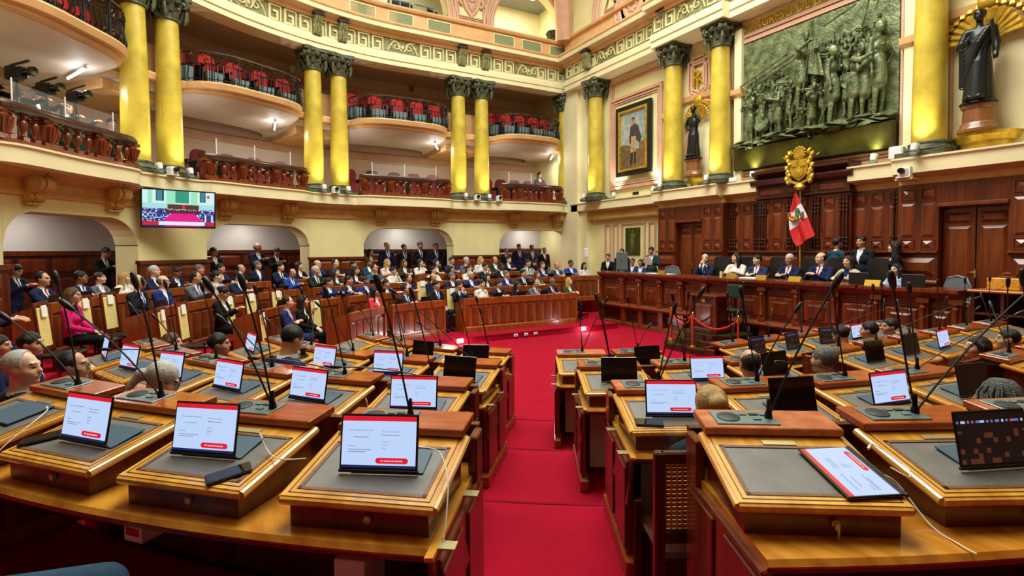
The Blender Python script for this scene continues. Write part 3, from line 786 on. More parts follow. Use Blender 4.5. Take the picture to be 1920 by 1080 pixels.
def colonnettes(parent, x, y):
    b = MB()
    for dx in (-.07, 0, .07):
        pr = [(.022, 2.2)]
        for zc in (2.26, 2.36, 2.45, 3.05, 3.14, 3.23, 3.32): pr += [(.022, zc-.02), (.036, zc-.008), (.036, zc+.008), (.022, zc+.02)]
        b.lathe(pr+[(.022, 3.40)], 8, 0, frame((x+dx, y-.03, 0)))
    b.build('colonnettes', 'wood_dark', parent, smooth=.7)
YS = YW-.5
DL = (wx(1267, YS, 450), wx(1316, YS, 450)); DR = (wx(1759, YS, 450), wx(1891, YS, 450))
bayL = wood_bay(XL1, XL2, YS, DL); bayM = wood_bay(XL2, XR1, YW-.22); bayR = wood_bay(XR1, XR2+2, YS, DR)
bayC = wood_bay(XC0, XC1, YW-.36, None, 3.46)
for x in (XL2+.12, XC0-.15): colonnettes(bayM, x, YW-.24)
for x in (XC0+.13, (XC0+XC1)/2-.25, (XC0+XC1)/2+.35, XC1-.13): colonnettes(bayC, x, YW-.38)
colonnettes(bayM, XR1-.12, YW-.24)
# crowning overdoor of the central bay
t = MB(); t.box(((XC0+XC1)/2, YW-.2, 3.60), (XC1-XC0, .46, .30)); t.prism([(YW-.42, 3.72), (YW-.56, 3.80), (YW-.60, 3.88), (YW-.60, 3.92), (YW, 3.92), (YW, 3.72)], XC0-.12, XC1+.12, ax='x')
t.prism([(YW-.42, 3.92), (YW-.62, 4.06), (YW-.62, 4.12), (YW, 4.12), (YW, 3.92)], XC0-.06, XC1+.06, ax='x'); t.prism([(YW-.42, 3.44), (YW-.48, 3.46), (YW-.48, 3.50), (YW, 3.5), (YW, 3.44)], XC0-.04, XC1+.04, ax='x')
t.build('central_cornice', 'wood_dark', bayC)
for i in range(3):
    w = (XC1-XC0)/3; obj('cornice_panel', panel_mesh(round(w*.8, 2), .18, .02, 'wood', .03), bayC, (XC0+w*(i+.5), YW-.432, 3.61))
# doors
def double_door(name, x0, x1, y, lab):
    root = empty(name, ((x0+x1)/2, y+.2, DZ)); struct(root, lab); w = (x1-x0)/2
    t = MB(); t.box((0, .06, 1.15), (x1-x0, .06, 2.3)); t.build('door_recess', 'wood_dark', root)
    for sx in (-1, 1):
        t = MB(); t.box((0, 0, 1.11), (w-.015, .05, 2.2), ch=.006)
        leaf = t.build('door_leaf', 'wood', root, (sx*w/2, 0, 0))
        for z, h in ((1.25, 1.25), (.3, .38), (2.03, .2)): obj('door_panel', panel_mesh(round(w*.72, 2), h, .03, 'wood_panel'), leaf, (0, -.025, z))
    t = MB(); t.box((0, -.04, 1.0), (.03, .02, .16)); t.tube([(0, -.05, 1.02), (-.11, -.06, 1.02)], .01, 6); t.build('door_handle', 'brass', root)
    t = MB(); t.box((0, -.05, 2.26), (x1-x0, .12, .05)); t.build('door_head', 'wood_dark', root)
double_door('door_1', DL[0], DL[1], YS, 'dark wooden double door at the left end of the panelling')
double_door('door_2', DR[0], DR[1], YS, 'dark wooden double door at the right end of the panelling')
for dd in (DL, DR):
    t = MB(); t.prism([(YS, 2.98), (YS-.06, 3.0), (YS-.06, 3.05), (YS, 3.07)], dd[0], dd[1], ax='x'); t.build('overdoor_moulding', 'wood_panel', bayL if dd is DL else bayR)
# ---------------------------------------------------------------- columns of the front wall
YCOL = YW-.36
WCOLS = [(1117, 'yellow marble column on the front wall beside the corner pier'), (1262, 'yellow marble column right of the portrait painting'), (1350, 'yellow marble column left of the bronze relief'), (1741, 'yellow marble column right of the bronze relief')]
for px, lab in WCOLS:
    x = wx(px, YCOL, 300); o = copy_tree(colproto, None, (x, YCOL, 3.965), 0); o['label'] = lab
    UPL.append((np.array([x, YCOL-.55]), None))
    c2 = brk.copy(); COL.objects.link(c2); c2.parent = wall_front; c2.location = (x, YW-.66, 8.64); c2.rotation_euler = (0, 0, 0)
XA = wx(1192, YW-.3, 300); XP = [wx(p_, YCOL, 300) for p_ in (1117, 1262, 1350, 1741)]
# entablature along the wall with breaks over the columns
ENT = [(.0, 8.25), (.62, 8.25), (.62, 8.42), (.66, 8.44), (.66, 8.60), (.60, 8.66), (0, 8.66)]
COR = [(0, 9.14), (.62, 9.14), (.70, 9.18), (.72, 9.26), (.94, 9.34), (.96, 9.42), (1.0, 9.47), (1.0, 9.52), (.5, 9.56), (0, 9.56)]
SPANS = [(-8.8, XP[1]-.45, 0), (XP[1]-.45, XP[2]+.45, .22), (XP[2]+.45, XP[3]-.45, -.05), (XP[3]-.45, 9, .22)]
for x0, x1, d in SPANS:
    run('architrave', [(o+(d if o > 0 else 0), z) for o, z in ENT], x0, x1, 'cream_pale', wall_front)
    run('frieze_ground', [(0, 8.66), (.58+d, 8.66), (.58+d, 9.14), (0, 9.14)], x0, x1, 'patina_light', wall_front)
    run('cornice', [(o+(d if o > 0 else 0), z) for o, z in COR], x0, x1, 'peach', wall_front)
    run('cornice_fillet', [(.95+d, 9.30), (.985+d, 9.41), (.9+d, 9.41), (.9+d, 9.30)], x0, x1, 'cream_pale', wall_front)
    run('attic_band', [(0, 9.5), (.6+d, 9.5), (.6+d, 10.06), (.72+d, 10.1), (.74+d, 10.17), (0, 10.2)], x0, x1, 'peach', wall_front)
    x = x0+.3; k = 0; nn = int((x1-x0-.3)/.46)
    while x < x1-.1:
        if k == nn//2: obj('scroll_ornament', scrme, wall_front, (x+.3, YW-.58-d, 8.91)); x += 1.06
        else: obj('greek_key', keyme, wall_front, (x, YW-.58-d, 8.91)); x += .46
        k += 1
# rose pilaster strips and frames around the painting
frame_on_wall('wall_moulding', XP[0]+.45, XP[1]-.42, 4.25, 8.1, YW, ((0, .09, .06), (.13, .04, .04)))
px0, px1 = wx(1157, YW-.1, 270), wx(1222, YW-.1, 270); pz0, pz1 = wz(1157, 333, YW-.1), wz(1157, 206, YW-.1)
frame_on_wall('wall_moulding', px0-.42, px1+.42, pz0-.42, pz1+.42, YW, ((0, .10, .09), (.14, .05, .06), (.22, .03, .04)))
# ---- portrait painting
root = empty('portrait_painting', ((px0+px1)/2, YW-.06, (pz0+pz1)/2)); tag(root, 'framed portrait of a standing cloaked officer in a landscape', 'painting')
pw, ph = px1-px0, pz1-pz0
b = MB(); fillet_frame(b, pw, ph, .15, .10); b.build('outer_frame', 'black', root)
b = MB(); fillet_frame(b, pw-.30, ph-.30, .07, .13); 
b.build('gilt_frame', 'gold', root)
def color_grid(name, w, h, nx, nz, fn, emit=0, rough=.6):      # flat print as coloured cells
    V = []; Fc = []; cols = []
    for j in range(nz+1):
        for i in range(nx+1): V.append((w*(i/nx-.5), 0, h*(j/nz-.5)))
    for j in range(nz):
        for i in range(nx):
            Fc.append((j*(nx+1)+i, j*(nx+1)+i+1, (j+1)*(nx+1)+i+1, (j+1)*(nx+1)+i)); cols.append(srgb(fn((i+.5)/nx, (j+.5)/nz))+(1,))
    me = bpy.data.meshes.new(name); me.from_pydata(V, [], Fc); at = me.color_attributes.new('print', 'FLOAT_COLOR', 'CORNER')
    at.data.foreach_set('color', np.repeat(np.array(cols, dtype=np.float32), 4, axis=0).ravel())
    mm = bpy.data.materials.new(name); mm.use_nodes = True; nt = mm.node_tree; a = nt.nodes.new('ShaderNodeVertexColor'); a.layer_name = 'print'; bs = nt.nodes['Principled BSDF']
    bs.inputs['Roughness'].default_value = rough
    if not emit: nt.links.new(a.outputs[0], bs.inputs['Base Color'])
    else: bs.inputs['Base Color'].default_value = (.012, .012, .014, 1); nt.links.new(a.outputs[0], bs.inputs['Emission Color']); bs.inputs['Emission Strength'].default_value = emit
    me.materials.append(mm); return me
def inpoly(x, y, P):
    r = False; j = len(P)-1
    for i in range(len(P)):
        if (P[i][1] > y) != (P[j][1] > y) and x < (P[j][0]-P[i][0])*(y-P[i][1])/(P[j][1]-P[i][1])+P[i][0]: r = not r
        j = i
    return r
def portrait(u, v):
    n = .5+.5*math.sin(u*23+3*math.sin(v*17))*math.sin(v*19+2*math.sin(u*11))
    cloak = [(.38, .72), (.52, .78), (.68, .72), (.80, .50), (.72, .42), (.56, .50), (.42, .40), (.33, .48)]
    if (u-.49)**2/.0028+(v-.80)**2/.0026 < 1: return (168, 118, 84)
    if (u-.49)**2/.004+(v-.845)**2/.0012 < 1: return (46, 32, 26)
    if inpoly(u, v, [(.42, .55), (.58, .55), (.60, .30), (.52, .28), (.50, .40), (.47, .28), (.39, .28)]): return (186-20*n, 158-20*n, 96)
    if inpoly(u, v, [(.40, .29), (.48, .29), (.46, .08), (.36, .06)]) or inpoly(u, v, [(.52, .30), (.60, .30), (.60, .1), (.53, .07)]): return (44, 34, 28)
    if inpoly(u, v, cloak): return (58+12*n, 48+10*n, 52)
    if v < .38+.1*math.sin(u*5+1)*.6+(.12 if u > .7 else 0): return (120-40*n+30*u, 98-30*n+14*u, 56)
    return (130+50*n-20*u, 146+30*n-10*u, 140+20*n)
o = obj('canvas', color_grid('canvas', pw-.40, ph-.40, 44, 74, portrait), root, (0, -.05, 0))
t = MB(); t.box((0, 0, 0), (.28, .02, .09)); tag(t.build('name_plate', 'black', None, ((px0+px1)/2, YW-.012, pz0-.62)), 'small black name plate under the portrait painting', 'plate')
# ---- bronze relief surround and lettering
rx0, rx1 = wx(1386, YW-.06, 210), wx(1688, YW-.06, 130); rz0, rz1 = wz(1386, 322, YW-.06), wz(1386, 90, YW-.06)
frame_on_wall('wall_moulding', rx0-.26, rx1+.26, rz0-.26, rz1+.26, YW, ((0, .08, .10), (.10, .06, .07), (.18, .05, .12)))
for x in (XP[2]+.42, XP[3]-.42):
    t = MB(); t.box((x, YW-.1, 6.0), (.22, .2, 4.05)); t.build('pilaster', 'cream_pale', wall_front)
    t = MB(); t.prism([(YW-.2, 6.25), (YW-.28, 6.32), (YW-.30, 6.45), (YW, 6.45), (YW, 6.25)], x-.17, x+.17, ax='x'); t.build('pilaster_band', 'peach', wall_front)
for x in (XP[1]-.45,):
    t = MB(); t.prism([(YW, 6.25), (YW-.12, 6.32), (YW-.14, 6.45), (YW, 6.45)], x-.25, x+.1, ax='x'); t.build('pilaster_band', 'peach', wall_front)
me = text_mesh('CONGRESO DE LA REPUBLICA', .33, .02); me.materials.append(MATS['gold'])
lt = obj('lettering', me); lt.matrix_world = Matrix.Translation(((rx0+rx1)/2, YW-.085, rz1+.40)) @ Matrix.Rotation(math.pi/2, 4, 'X') @ Matrix.Scale((rx1-rx0)*.98/max(me.vertices[i].co.x*2 for i in range(len(me.vertices))), 4, (1, 0, 0))
tag(lt, 'gilded capital letters in a line above the bronze relief', 'lettering')
# ---- niches
mat('pedestal_wood', (142, 88, 46), .35, noise=.25, scale=4, stretch=(4, 4, .6), coat=.3)
def niche(px, lab, w, zc):
    x = wx(px, YW-.05, 250)
    b = MB(); n = 24
    zb, hh = 4.25, 1.75; r = w/2
    ol = [(-r, 0), (-r, hh)]+[(-r*math.cos(math.pi*i/14), hh+r*math.sin(math.pi*i/14)) for i in range(1, 14)]+[(r, hh), (r, 0)]
    for k in range(2):
        e = .05+k*.09; pts = [(p[0]*(1+e/r), -.04, p[1]+(e if p[1] > hh else 0)) for p in ol]
        b.tube(pts, .045-.01*k, 6)
    o = b.build('niche_moulding', 'rose', wall_front, (x, YW, zb), smooth=.7)
    b = MB(); b.prism(ol, -.012, .0, ax='y'); b.build('niche_ground', 'cream_pale', wall_front, (x, YW, zb))
    root = empty('shell_canopy', (x, YW-.02, zb+hh)); tag(root, 'gilded scallop shell canopy over the '+lab, 'shell', 'niche shells')
    for i in range(13):
        a = math.pi*(i+.5)/13; ca, sa = math.cos(a), math.sin(a); L = r*1.02
        b = MB(); b.tube([(0, -.06, -.12), (-ca*L*.5, -.12, sa*L*.55), (-ca*L, -.17, sa*L*.98), (-ca*L*1.05, -.15, sa*L*1.03)], [.02, L*.09, L*.12, L*.07], 6, flat=.6); b.build('shell_rib', 'gold', root, smooth=.8)
    b = MB()
    for i in range(17):
        a = math.pi*i/16; b.lathe([(0, -.06), (.07, -.03), (.06, .03), (0, .06)], 6, 0, frame((-math.cos(a)*r*1.22, -.08, math.sin(a)*r*1.22)))
    for sx in (-1, 1): b.tube([(sx*r*1.2, -.06, 0), (sx*r*1.28, -.07, -.15), (sx*r*1.2, -.06, -.3)], [.06, .07, .02], 6)
    b.box((0, -.1, r*1.34), (.26, .16, .24), ch=.03)
    b.build('garland', 'gold', root, smooth=.8)
    t = MB(); t.prism([(YW, 6.50+(.0)), (YW-.10, 6.58), (YW-.14, 6.72), (YW, 6.74)], x-r*1.55, x+r*1.55, ax='x'); t.build('niche_cornice', 'peach', wall_front)
    # gold bracket and wooden pedestal
    root = empty('statue_bracket', (x, YW-.013, zb-.3)); tag(root, 'gilded half-round bracket below the '+lab, 'bracket', 'niche brackets')
    b = MB(); b.lathe([(.0, 0), (r*.62, .0), (r*.66, .08), (r*.72, .10), (r*.74, .18), (r*.84, .2), (r*.88, .26), (r*.96, .3), (r*.98, .355), (0, .355)], 20, 0, None, math.pi, 2*math.pi); b.build('bracket_body', 'gold', root, smooth=.5)
    root = empty('pedestal', (x, YW-.40 if w > .9 else YW-.33, zb+.058)); tag(root, 'turned wooden pedestal under the '+lab, 'pedestal', 'statue pedestals')
    b = MB(); b.lathe([(.30, 0), (.30, .05), (.27, .09), (.26, .14), (.23, .17), (.22, .40), (.25, .43), (.26, .48), (0, .48)], 20, fr=Matrix.Diagonal((1, .75, 1, 1))); b.build('pedestal_body', 'pedestal_wood', root, smooth=.5)
    return x, (YW-.40 if w > .9 else YW-.33), zb+.541
NI = [niche(1313, 'smaller statue left of the relief', .78, 0), niche(1849, 'large robed statue at far right', 1.05, 0)]
# monogram cartouche
x = wx(1309, YW-.1, 145)
root = empty('monogram_cartouche', (x, YW-.045, wz(1309, 146, YW-.1))); tag(root, 'gilded interlaced PR monogram in a rose shield above the small statue', 'emblem')
b = MB()
for k, e in enumerate((0, .12, .2)):
    ol = [(-.38+e, .52-e), (-.2, .52-e), (-.2, .62-e), (.2, .62-e), (.2, .52-e), (.38-e, .52-e), (.38-e, -.3+e*.4), (.3-e*.5, -.5+e), (0, -.62+e), (-.3+e*.5, -.5+e), (-.38+e, -.3+e*.4), (-.38+e, .52-e)]
    b.tube([(p[0], -.03, p[1]) for p in ol], .038, 5)
b.build('shield_moulding', 'rose', root)
for ch, dx, dz in (('P', -.07, .0), ('R', .08, -.06)):
    me = text_mesh(ch, .62, .025); me.materials.append(MATS['gold']); o = obj('letter', me, root); o.matrix_local = Matrix.Translation((dx, -.04-.02*(ch == 'P'), dz)) @ Matrix.Rotation(math.pi/2, 4, 'X')
# lunette with medallion in the attic above the painting
x = wx(1187, YW-.6, 20); z = wz(1187, 8, YW-.6)
c = MB(); c.box((0, YW-.3, 11.7), (19, .5, 3.1)); c.build('attic_wall', 'cream', wall_front)
b = MB(); b.lathe([(.86, 0), (.92, .05), (.86, .10), (.80, .06), (.74, .06), (.70, .10), (.62, .10), (.58, .05), (.46, .05), (.42, .11), (.34, .11), (.30, .06), (0, .06)], 30)
for i in range(26): a = 2*math.pi*i/26; b.lathe([(0, .05), (.035, .08), (0, .11)], 6, 0, frame((.76*math.cos(a), .76*math.sin(a), 0)))
for i in range(8): a = 2*math.pi*i/8; b.lathe([(.02, .06), (.07, .08), (.03, .1)], 8, 0, frame((.17*math.cos(a), .17*math.sin(a), 0)))
o = b.build('medallion', 'rose', wall_front, smooth=.6); o.matrix_local = Matrix.Translation((x, YW-.55, z)) @ Matrix.Rotation(math.pi/2, 4, 'X')
b = MB()
for r_ in (1.75, 1.95, 2.12): b.tube([(x-r_*math.cos(math.pi*i/24), YW-.55, 10.2+r_*1.25*math.sin(math.pi*i/24)) for i in range(25)], .06, 6)
for sx in (-1, 1):
    tri = [(x+sx*.75, 10.35), (x+sx*1.45, 10.35), (x+sx*1.05, 11.2)]
    for e in (0, .1): b.tube([(p[0]*(1-e)+(tri[0][0]+tri[1][0]+tri[2][0])/3*e, YW-.56, p[1]*(1-e)+10.62*e) for p in tri+[tri[0]]], .045, 5)
b.build('lunette_moulding', 'rose', wall_front, smooth=.7)
b = MB()
for sx in (-1, 1):
    for i in range(9): b.lathe([(0, -.08), (.07, -.03), (.06, .04), (0, .08)], 6, 0, frame((x+sx*(.98-.03*abs(4-i)), YW-.6, 10.5+i*.19)))
b.build('leaf_garland', 'patina', wall_front, smooth=.7)
# pendentive rib between the gallery attic and the front attic
b = MB(); b.tube([(-RW+.75, YW-.75, 10.1), (-RW+.95, YW-.95, 11.2), (-RW+1.5, YW-1.5, 12.6)], [.30, .32, .36], 8); b.build('attic_rib', 'rose', wall_front, smooth=.7)
# ---------------------------------------------------------------- ledge spot lamps (uplights)
def uplight():
    root = empty('uplight'); b = MB(); b.box((0, 0, .03), (.12, .10, .06), ch=.01); b.tube([(-.07, 0, .05), (-.07, 0, .16)], .012, 5); b.tube([(.07, 0, .05), (.07, 0, .16)], .012, 5); b.build('bracket', 'grey_plastic', root)
    b = MB(); b.lathe([(.0, 0), (.055, 0), (.07, .05), (.075, .13), (.065, .135), (.06, .12), (0, .12)], 12, 0, frame((0, 0, .09), 0, -.25)); b.build('lamp_head', 'white_plastic', root, smooth=.6); return root
up0 = uplight(); used = False
ULAB = ['left of the leftmost column', 'between the leftmost pair of columns', 'left of the middle column pair', 'between the middle pair of columns', 'left of the last gallery pair', 'between the last gallery pair of columns', 'by the end column of the gallery', 'by the corner column of the front wall', 'by the column right of the painting', 'by the column left of the relief', 'by the column right of the relief']
WL = [(1150, .30, 'left below the painting'), (1224, .30, 'right below the painting'), (1410, .40, 'left below the relief'), (1637, .40, 'right below the relief')]
spots = [((p[0], p[1]), s, l) for (p, s), l in zip(UPL, ULAB)] + [((wx(px, YW-o, 350), YW-o), None, l) for px, o, l in WL]
for (x, y), s, l in spots:
    rz = faceU(s)+math.pi if s is not None else 0
    if not used: o = up0; used = True; o.location = (x, y, 3.965); o.rotation_euler[2] = rz
    else: o = copy_tree(up0, None, (x, y, 3.965), rz)
    tag(o, 'small white spot lamp on the ledge, '+l, 'spotlight', 'ledge spot lamps')
    sp = bpy.data.lights.new('uplight_beam', 'SPOT'); sp.energy = 34 if s is not None or 'column' in l else 26; sp.spot_size = 1.75; sp.spot_blend = 1.0; sp.shadow_soft_size = .05; sp.color = (1, .97, .9)
    so = obj('uplight_beam', sp, o, (0, 0, .28)); so.rotation_euler = (math.pi-.42, 0, 0)
# ================================================================ FIGURE SCULPTING (distance field -> one continuous surface)
SKIN, JACKET, TROUSER, SHIRT, TIE, SHOE, DARK, LIPS = range(8)
def _field(prims, res, pad=.05, cuts=(), kk=.022):
    lo = np.array([1e9]*3); hi = -lo
    for p in prims:
        if p[0] == 'c':
            for q, r in ((p[1], p[3]), (p[2], p[4])): lo = np.minimum(lo, np.array(q)-r); hi = np.maximum(hi, np.array(q)+r)
        else:
            R = max(p[2]) if len(p) > 4 and p[4] is not None else None
            rr = np.array(p[2]) if R is None else R
            lo = np.minimum(lo, np.array(p[1])-rr); hi = np.maximum(hi, np.array(p[1])+rr)
    lo = lo-pad; n = np.ceil((hi+pad-lo)/res).astype(int)+1
    D = np.full(n, 1.0, np.float32); T = np.zeros(n, np.int8); best = np.full(n, 1.0, np.float32)
    ax = [lo[i]+res*np.arange(n[i], dtype=np.float32) for i in range(3)]
    for p in prims:
        mg = .05+kk
        if p[0] == 'c': a, b = np.array(p[1], float), np.array(p[2], float); l = np.minimum(a-p[3], b-p[4])-mg; h = np.maximum(a+p[3], b+p[4])+mg
        else:
            a = np.array(p[1], float); R = p[4] if len(p) > 4 else None
            rr = np.array(p[2]) if R is None else np.array([max(p[2])]*3); l = a-rr-mg; h = a+rr+mg
        i0 = np.maximum(0, np.floor((l-lo)/res).astype(int)); i1 = np.minimum(n, np.ceil((h-lo)/res).astype(int)+1)
        sl = tuple(slice(i0[i], i1[i]) for i in range(3))
        X, Y, Z = np.meshgrid(ax[0][sl[0]], ax[1][sl[1]], ax[2][sl[2]], indexing='ij', sparse=True)
        if p[0] == 'c':
            ba = b-a; L2 = max(float(ba @ ba), 1e-9)
            t = np.clip(((X-a[0])*ba[0]+(Y-a[1])*ba[1]+(Z-a[2])*ba[2])/L2, 0, 1)
            d = np.sqrt((X-a[0]-t*ba[0])**2+(Y-a[1]-t*ba[1])**2+(Z-a[2]-t*ba[2])**2)-(p[3]+(p[4]-p[3])*t); tg = p[5]
        else:
            x, y, z = X-a[0], Y-a[1], Z-a[2]
            if R is not None:
                Ri = np.array(R).T; x, y, z = Ri[0, 0]*x+Ri[0, 1]*y+Ri[0, 2]*z, Ri[1, 0]*x+Ri[1, 1]*y+Ri[1, 2]*z, Ri[2, 0]*x+Ri[2, 1]*y+Ri[2, 2]*z
            r = p[2]; k0 = np.sqrt((x/r[0])**2+(y/r[1])**2+(z/r[2])**2); k1 = np.sqrt((x/r[0]**2)**2+(y/r[1]**2)**2+(z/r[2]**2)**2)
            d = k0*(k0-1)/np.maximum(k1, 1e-6); tg = p[3]
        d = np.broadcast_to(d, D[sl].shape).astype(np.float32)
        if tg < 0:                                   # carve
            D[sl] = np.maximum(D[sl], -d); continue
        w = d < best[sl]; T[sl] = np.where(w, tg, T[sl]); best[sl] = np.minimum(best[sl], d)
        A = D[sl]; hh = np.maximum(kk-np.abs(A-d), 0)/kk; D[sl] = np.minimum(A, d)-hh*hh*kk*.25
    if cuts:
        X, Y, Z = np.meshgrid(ax[0], ax[1], ax[2], indexing='ij', sparse=True)
        for fn in cuts: D = np.maximum(D, fn(X, Y, Z).astype(np.float32))
    D[0], D[-1], D[:, 0], D[:, -1], D[:, :, 0], D[:, :, -1] = (1,)*6
    return D, T, lo
def _nets(D, lo, res):
    S_ = D < 0; n = D.shape
    cnt = np.zeros((n[0]-1, n[1]-1, n[2]-1), np.int8)
    for i in (0, 1):
        for j in (0, 1):
            for k in (0, 1): cnt += S_[i:n[0]-1+i, j:n[1]-1+j, k:n[2]-1+k]
    act = (cnt > 0) & (cnt < 8); ijk = np.argwhere(act); idx = np.full(act.shape, -1, np.int32); idx[act] = np.arange(len(ijk))
    acc = np.zeros((len(ijk), 3)); num = np.zeros(len(ijk))
    C = [(0, 0, 0), (1, 0, 0), (0, 1, 0), (1, 1, 0), (0, 0, 1), (1, 0, 1), (0, 1, 1), (1, 1, 1)]
    val = [D[ijk[:, 0]+c[0], ijk[:, 1]+c[1], ijk[:, 2]+c[2]] for c in C]
    for a in range(8):
        for b in range(a+1, 8):
            if sum(abs(C[a][q]-C[b][q]) for q in range(3)) != 1: continue
            m_ = (val[a] < 0) != (val[b] < 0); t = np.where(m_, val[a]/np.where(m_, val[a]-val[b], 1), 0)
            p = np.array(C[a])[None]+t[:, None]*(np.array(C[b])-np.array(C[a]))[None]
            acc += p*m_[:, None]; num += m_
    V = lo+res*(ijk+acc/np.maximum(num, 1)[:, None])
    faces = []
    for axx in range(3):
        o = [q for q in range(3) if q != axx]; s0 = [slice(None)]*3; s1 = [slice(None)]*3
        s0[axx] = slice(0, n[axx]-1); s1[axx] = slice(1, n[axx])
        for q in o: s0[q] = s1[q] = slice(1, n[q]-1)
        A, B = S_[tuple(s0)], S_[tuple(s1)]; e = np.argwhere(A != B)
        if len(e) == 0: continue
        fl = A[e[:, 0], e[:, 1], e[:, 2]]
        base = e.copy()
        for q in o: base[:, q] += 1
        def cell(d0, d1):
            c = base.copy(); c[:, o[0]] -= d0; c[:, o[1]] -= d1; return idx[c[:, 0], c[:, 1], c[:, 2]]
        Q = np.stack([cell(0, 0), cell(1, 0), cell(1, 1), cell(0, 1)], 1)
        flip = fl if axx == 1 else ~fl
        Q[flip] = Q[flip][:, ::-1]; faces.append(Q)
    return V, np.concatenate(faces), ijk
def sculpt(name, prims, res, cuts=(), mats=None, post=None, kk=.022, smooth_it=1):
    D, T, lo = _field(prims, res, cuts=cuts, kk=kk); V, Fq, ijk = _nets(D, lo, res)
    tagv = T[ijk[:, 0], ijk[:, 1], ijk[:, 2]]
    tf = tagv[Fq[:, 0]].astype(np.int32)
    if post is not None: tf = post(V[Fq].mean(1), tf)
    me = bpy.data.meshes.new(name)
    me.vertices.add(len(V)); me.vertices.foreach_set('co', V.astype(np.float32).ravel())
    me.loops.add(Fq.size); me.loops.foreach_set('vertex_index', Fq.astype(np.int32).ravel())
    me.polygons.add(len(Fq)); me.polygons.foreach_set('loop_start', np.arange(0, Fq.size, 4, dtype=np.int32))
    me.update(calc_edges=True); me.validate()
    for mm in (mats or []): me.materials.append(mm)
    if mats and len(me.polygons) == len(tf): me.polygons.foreach_set('material_index', tf)
    me.polygons.foreach_set('use_smooth', [True]*len(me.polygons)); me.update()
    return me
def rot(yaw=0, pitch=0, roll=0):
    return np.array(Matrix.Rotation(yaw, 3, 'Z') @ Matrix.Rotation(pitch, 3, 'X') @ Matrix.Rotation(roll, 3, 'Y'))
def head_prims(c, R, k=1.0, female=False):
    P = lambda p: tuple(np.array(c)+R @ (np.array(p)*k))
    E = lambda p, r, t: ('e', P(p), tuple(np.array(r)*k), t, R)
    j = .9 if female else 1.0
    return [E((0, -.012, .03), (.077, .098, .092), SKIN), E((0, .018, -.03), (.066*j, .08, .092), SKIN), E((0, .03, -.082), (.050*j, .052, .038), SKIN),
            ('c', P((0, .092, .012)), P((0, .112, -.026)), .009*k, .0145*k, SKIN), ('c', P((-.036, .082, .027)), P((.036, .082, .027)), .014*k, .014*k, SKIN),
            E((.038, .055, -.03), (.03, .034, .03), SKIN), E((-.038, .055, -.03), (.03, .034, .03), SKIN), E((0, .078, -.100), (.024*j, .022, .02), SKIN),
            E((0, .093, -.064), (.025, .012, .010), LIPS),
            E((.078, -.008, -.008), (.010, .022, .031), SKIN), E((-.078, -.008, -.008), (.010, .022, .031), SKIN)]
def eye_carve(c, R, k=1.0):
    P = lambda p: tuple(np.array(c)+R @ (np.array(p)*k))
    return [('e', P((s*.032, .106, .004)), (.021*k, .02*k, .012*k), -1, R) for s in (-1, 1)]
def hand_prims(w, d, side, res):
    d = np.array(d, float); d /= np.linalg.norm(d); w = np.array(w, float)
    up = np.array([0, 0, 1.0]); s = np.cross(d, up); s = s/max(np.linalg.norm(s), 1e-6); nrm = np.cross(s, d)
    fr = max(.0085, res*.75); P = [('c', tuple(w), tuple(w+d*.075), .026, .030, SKIN)]
    for i, (o, L) in enumerate(((-.03, .06), (-.010, .072), (.010, .068), (.03, .052))):
        b = w+d*.085+s*o; m_ = b+d*L*.5-nrm*.008; e = m_+d*L*.4-nrm*.026
        P += [('c', tuple(b), tuple(m_), fr, fr, SKIN), ('c', tuple(m_), tuple(e), fr, fr*.85, SKIN)]
    b = w+d*.03+s*side*-.03; P += [('c', tuple(b), tuple(b+d*.045+s*side*-.025-nrm*.01), fr*1.15, fr, SKIN)]
    return P
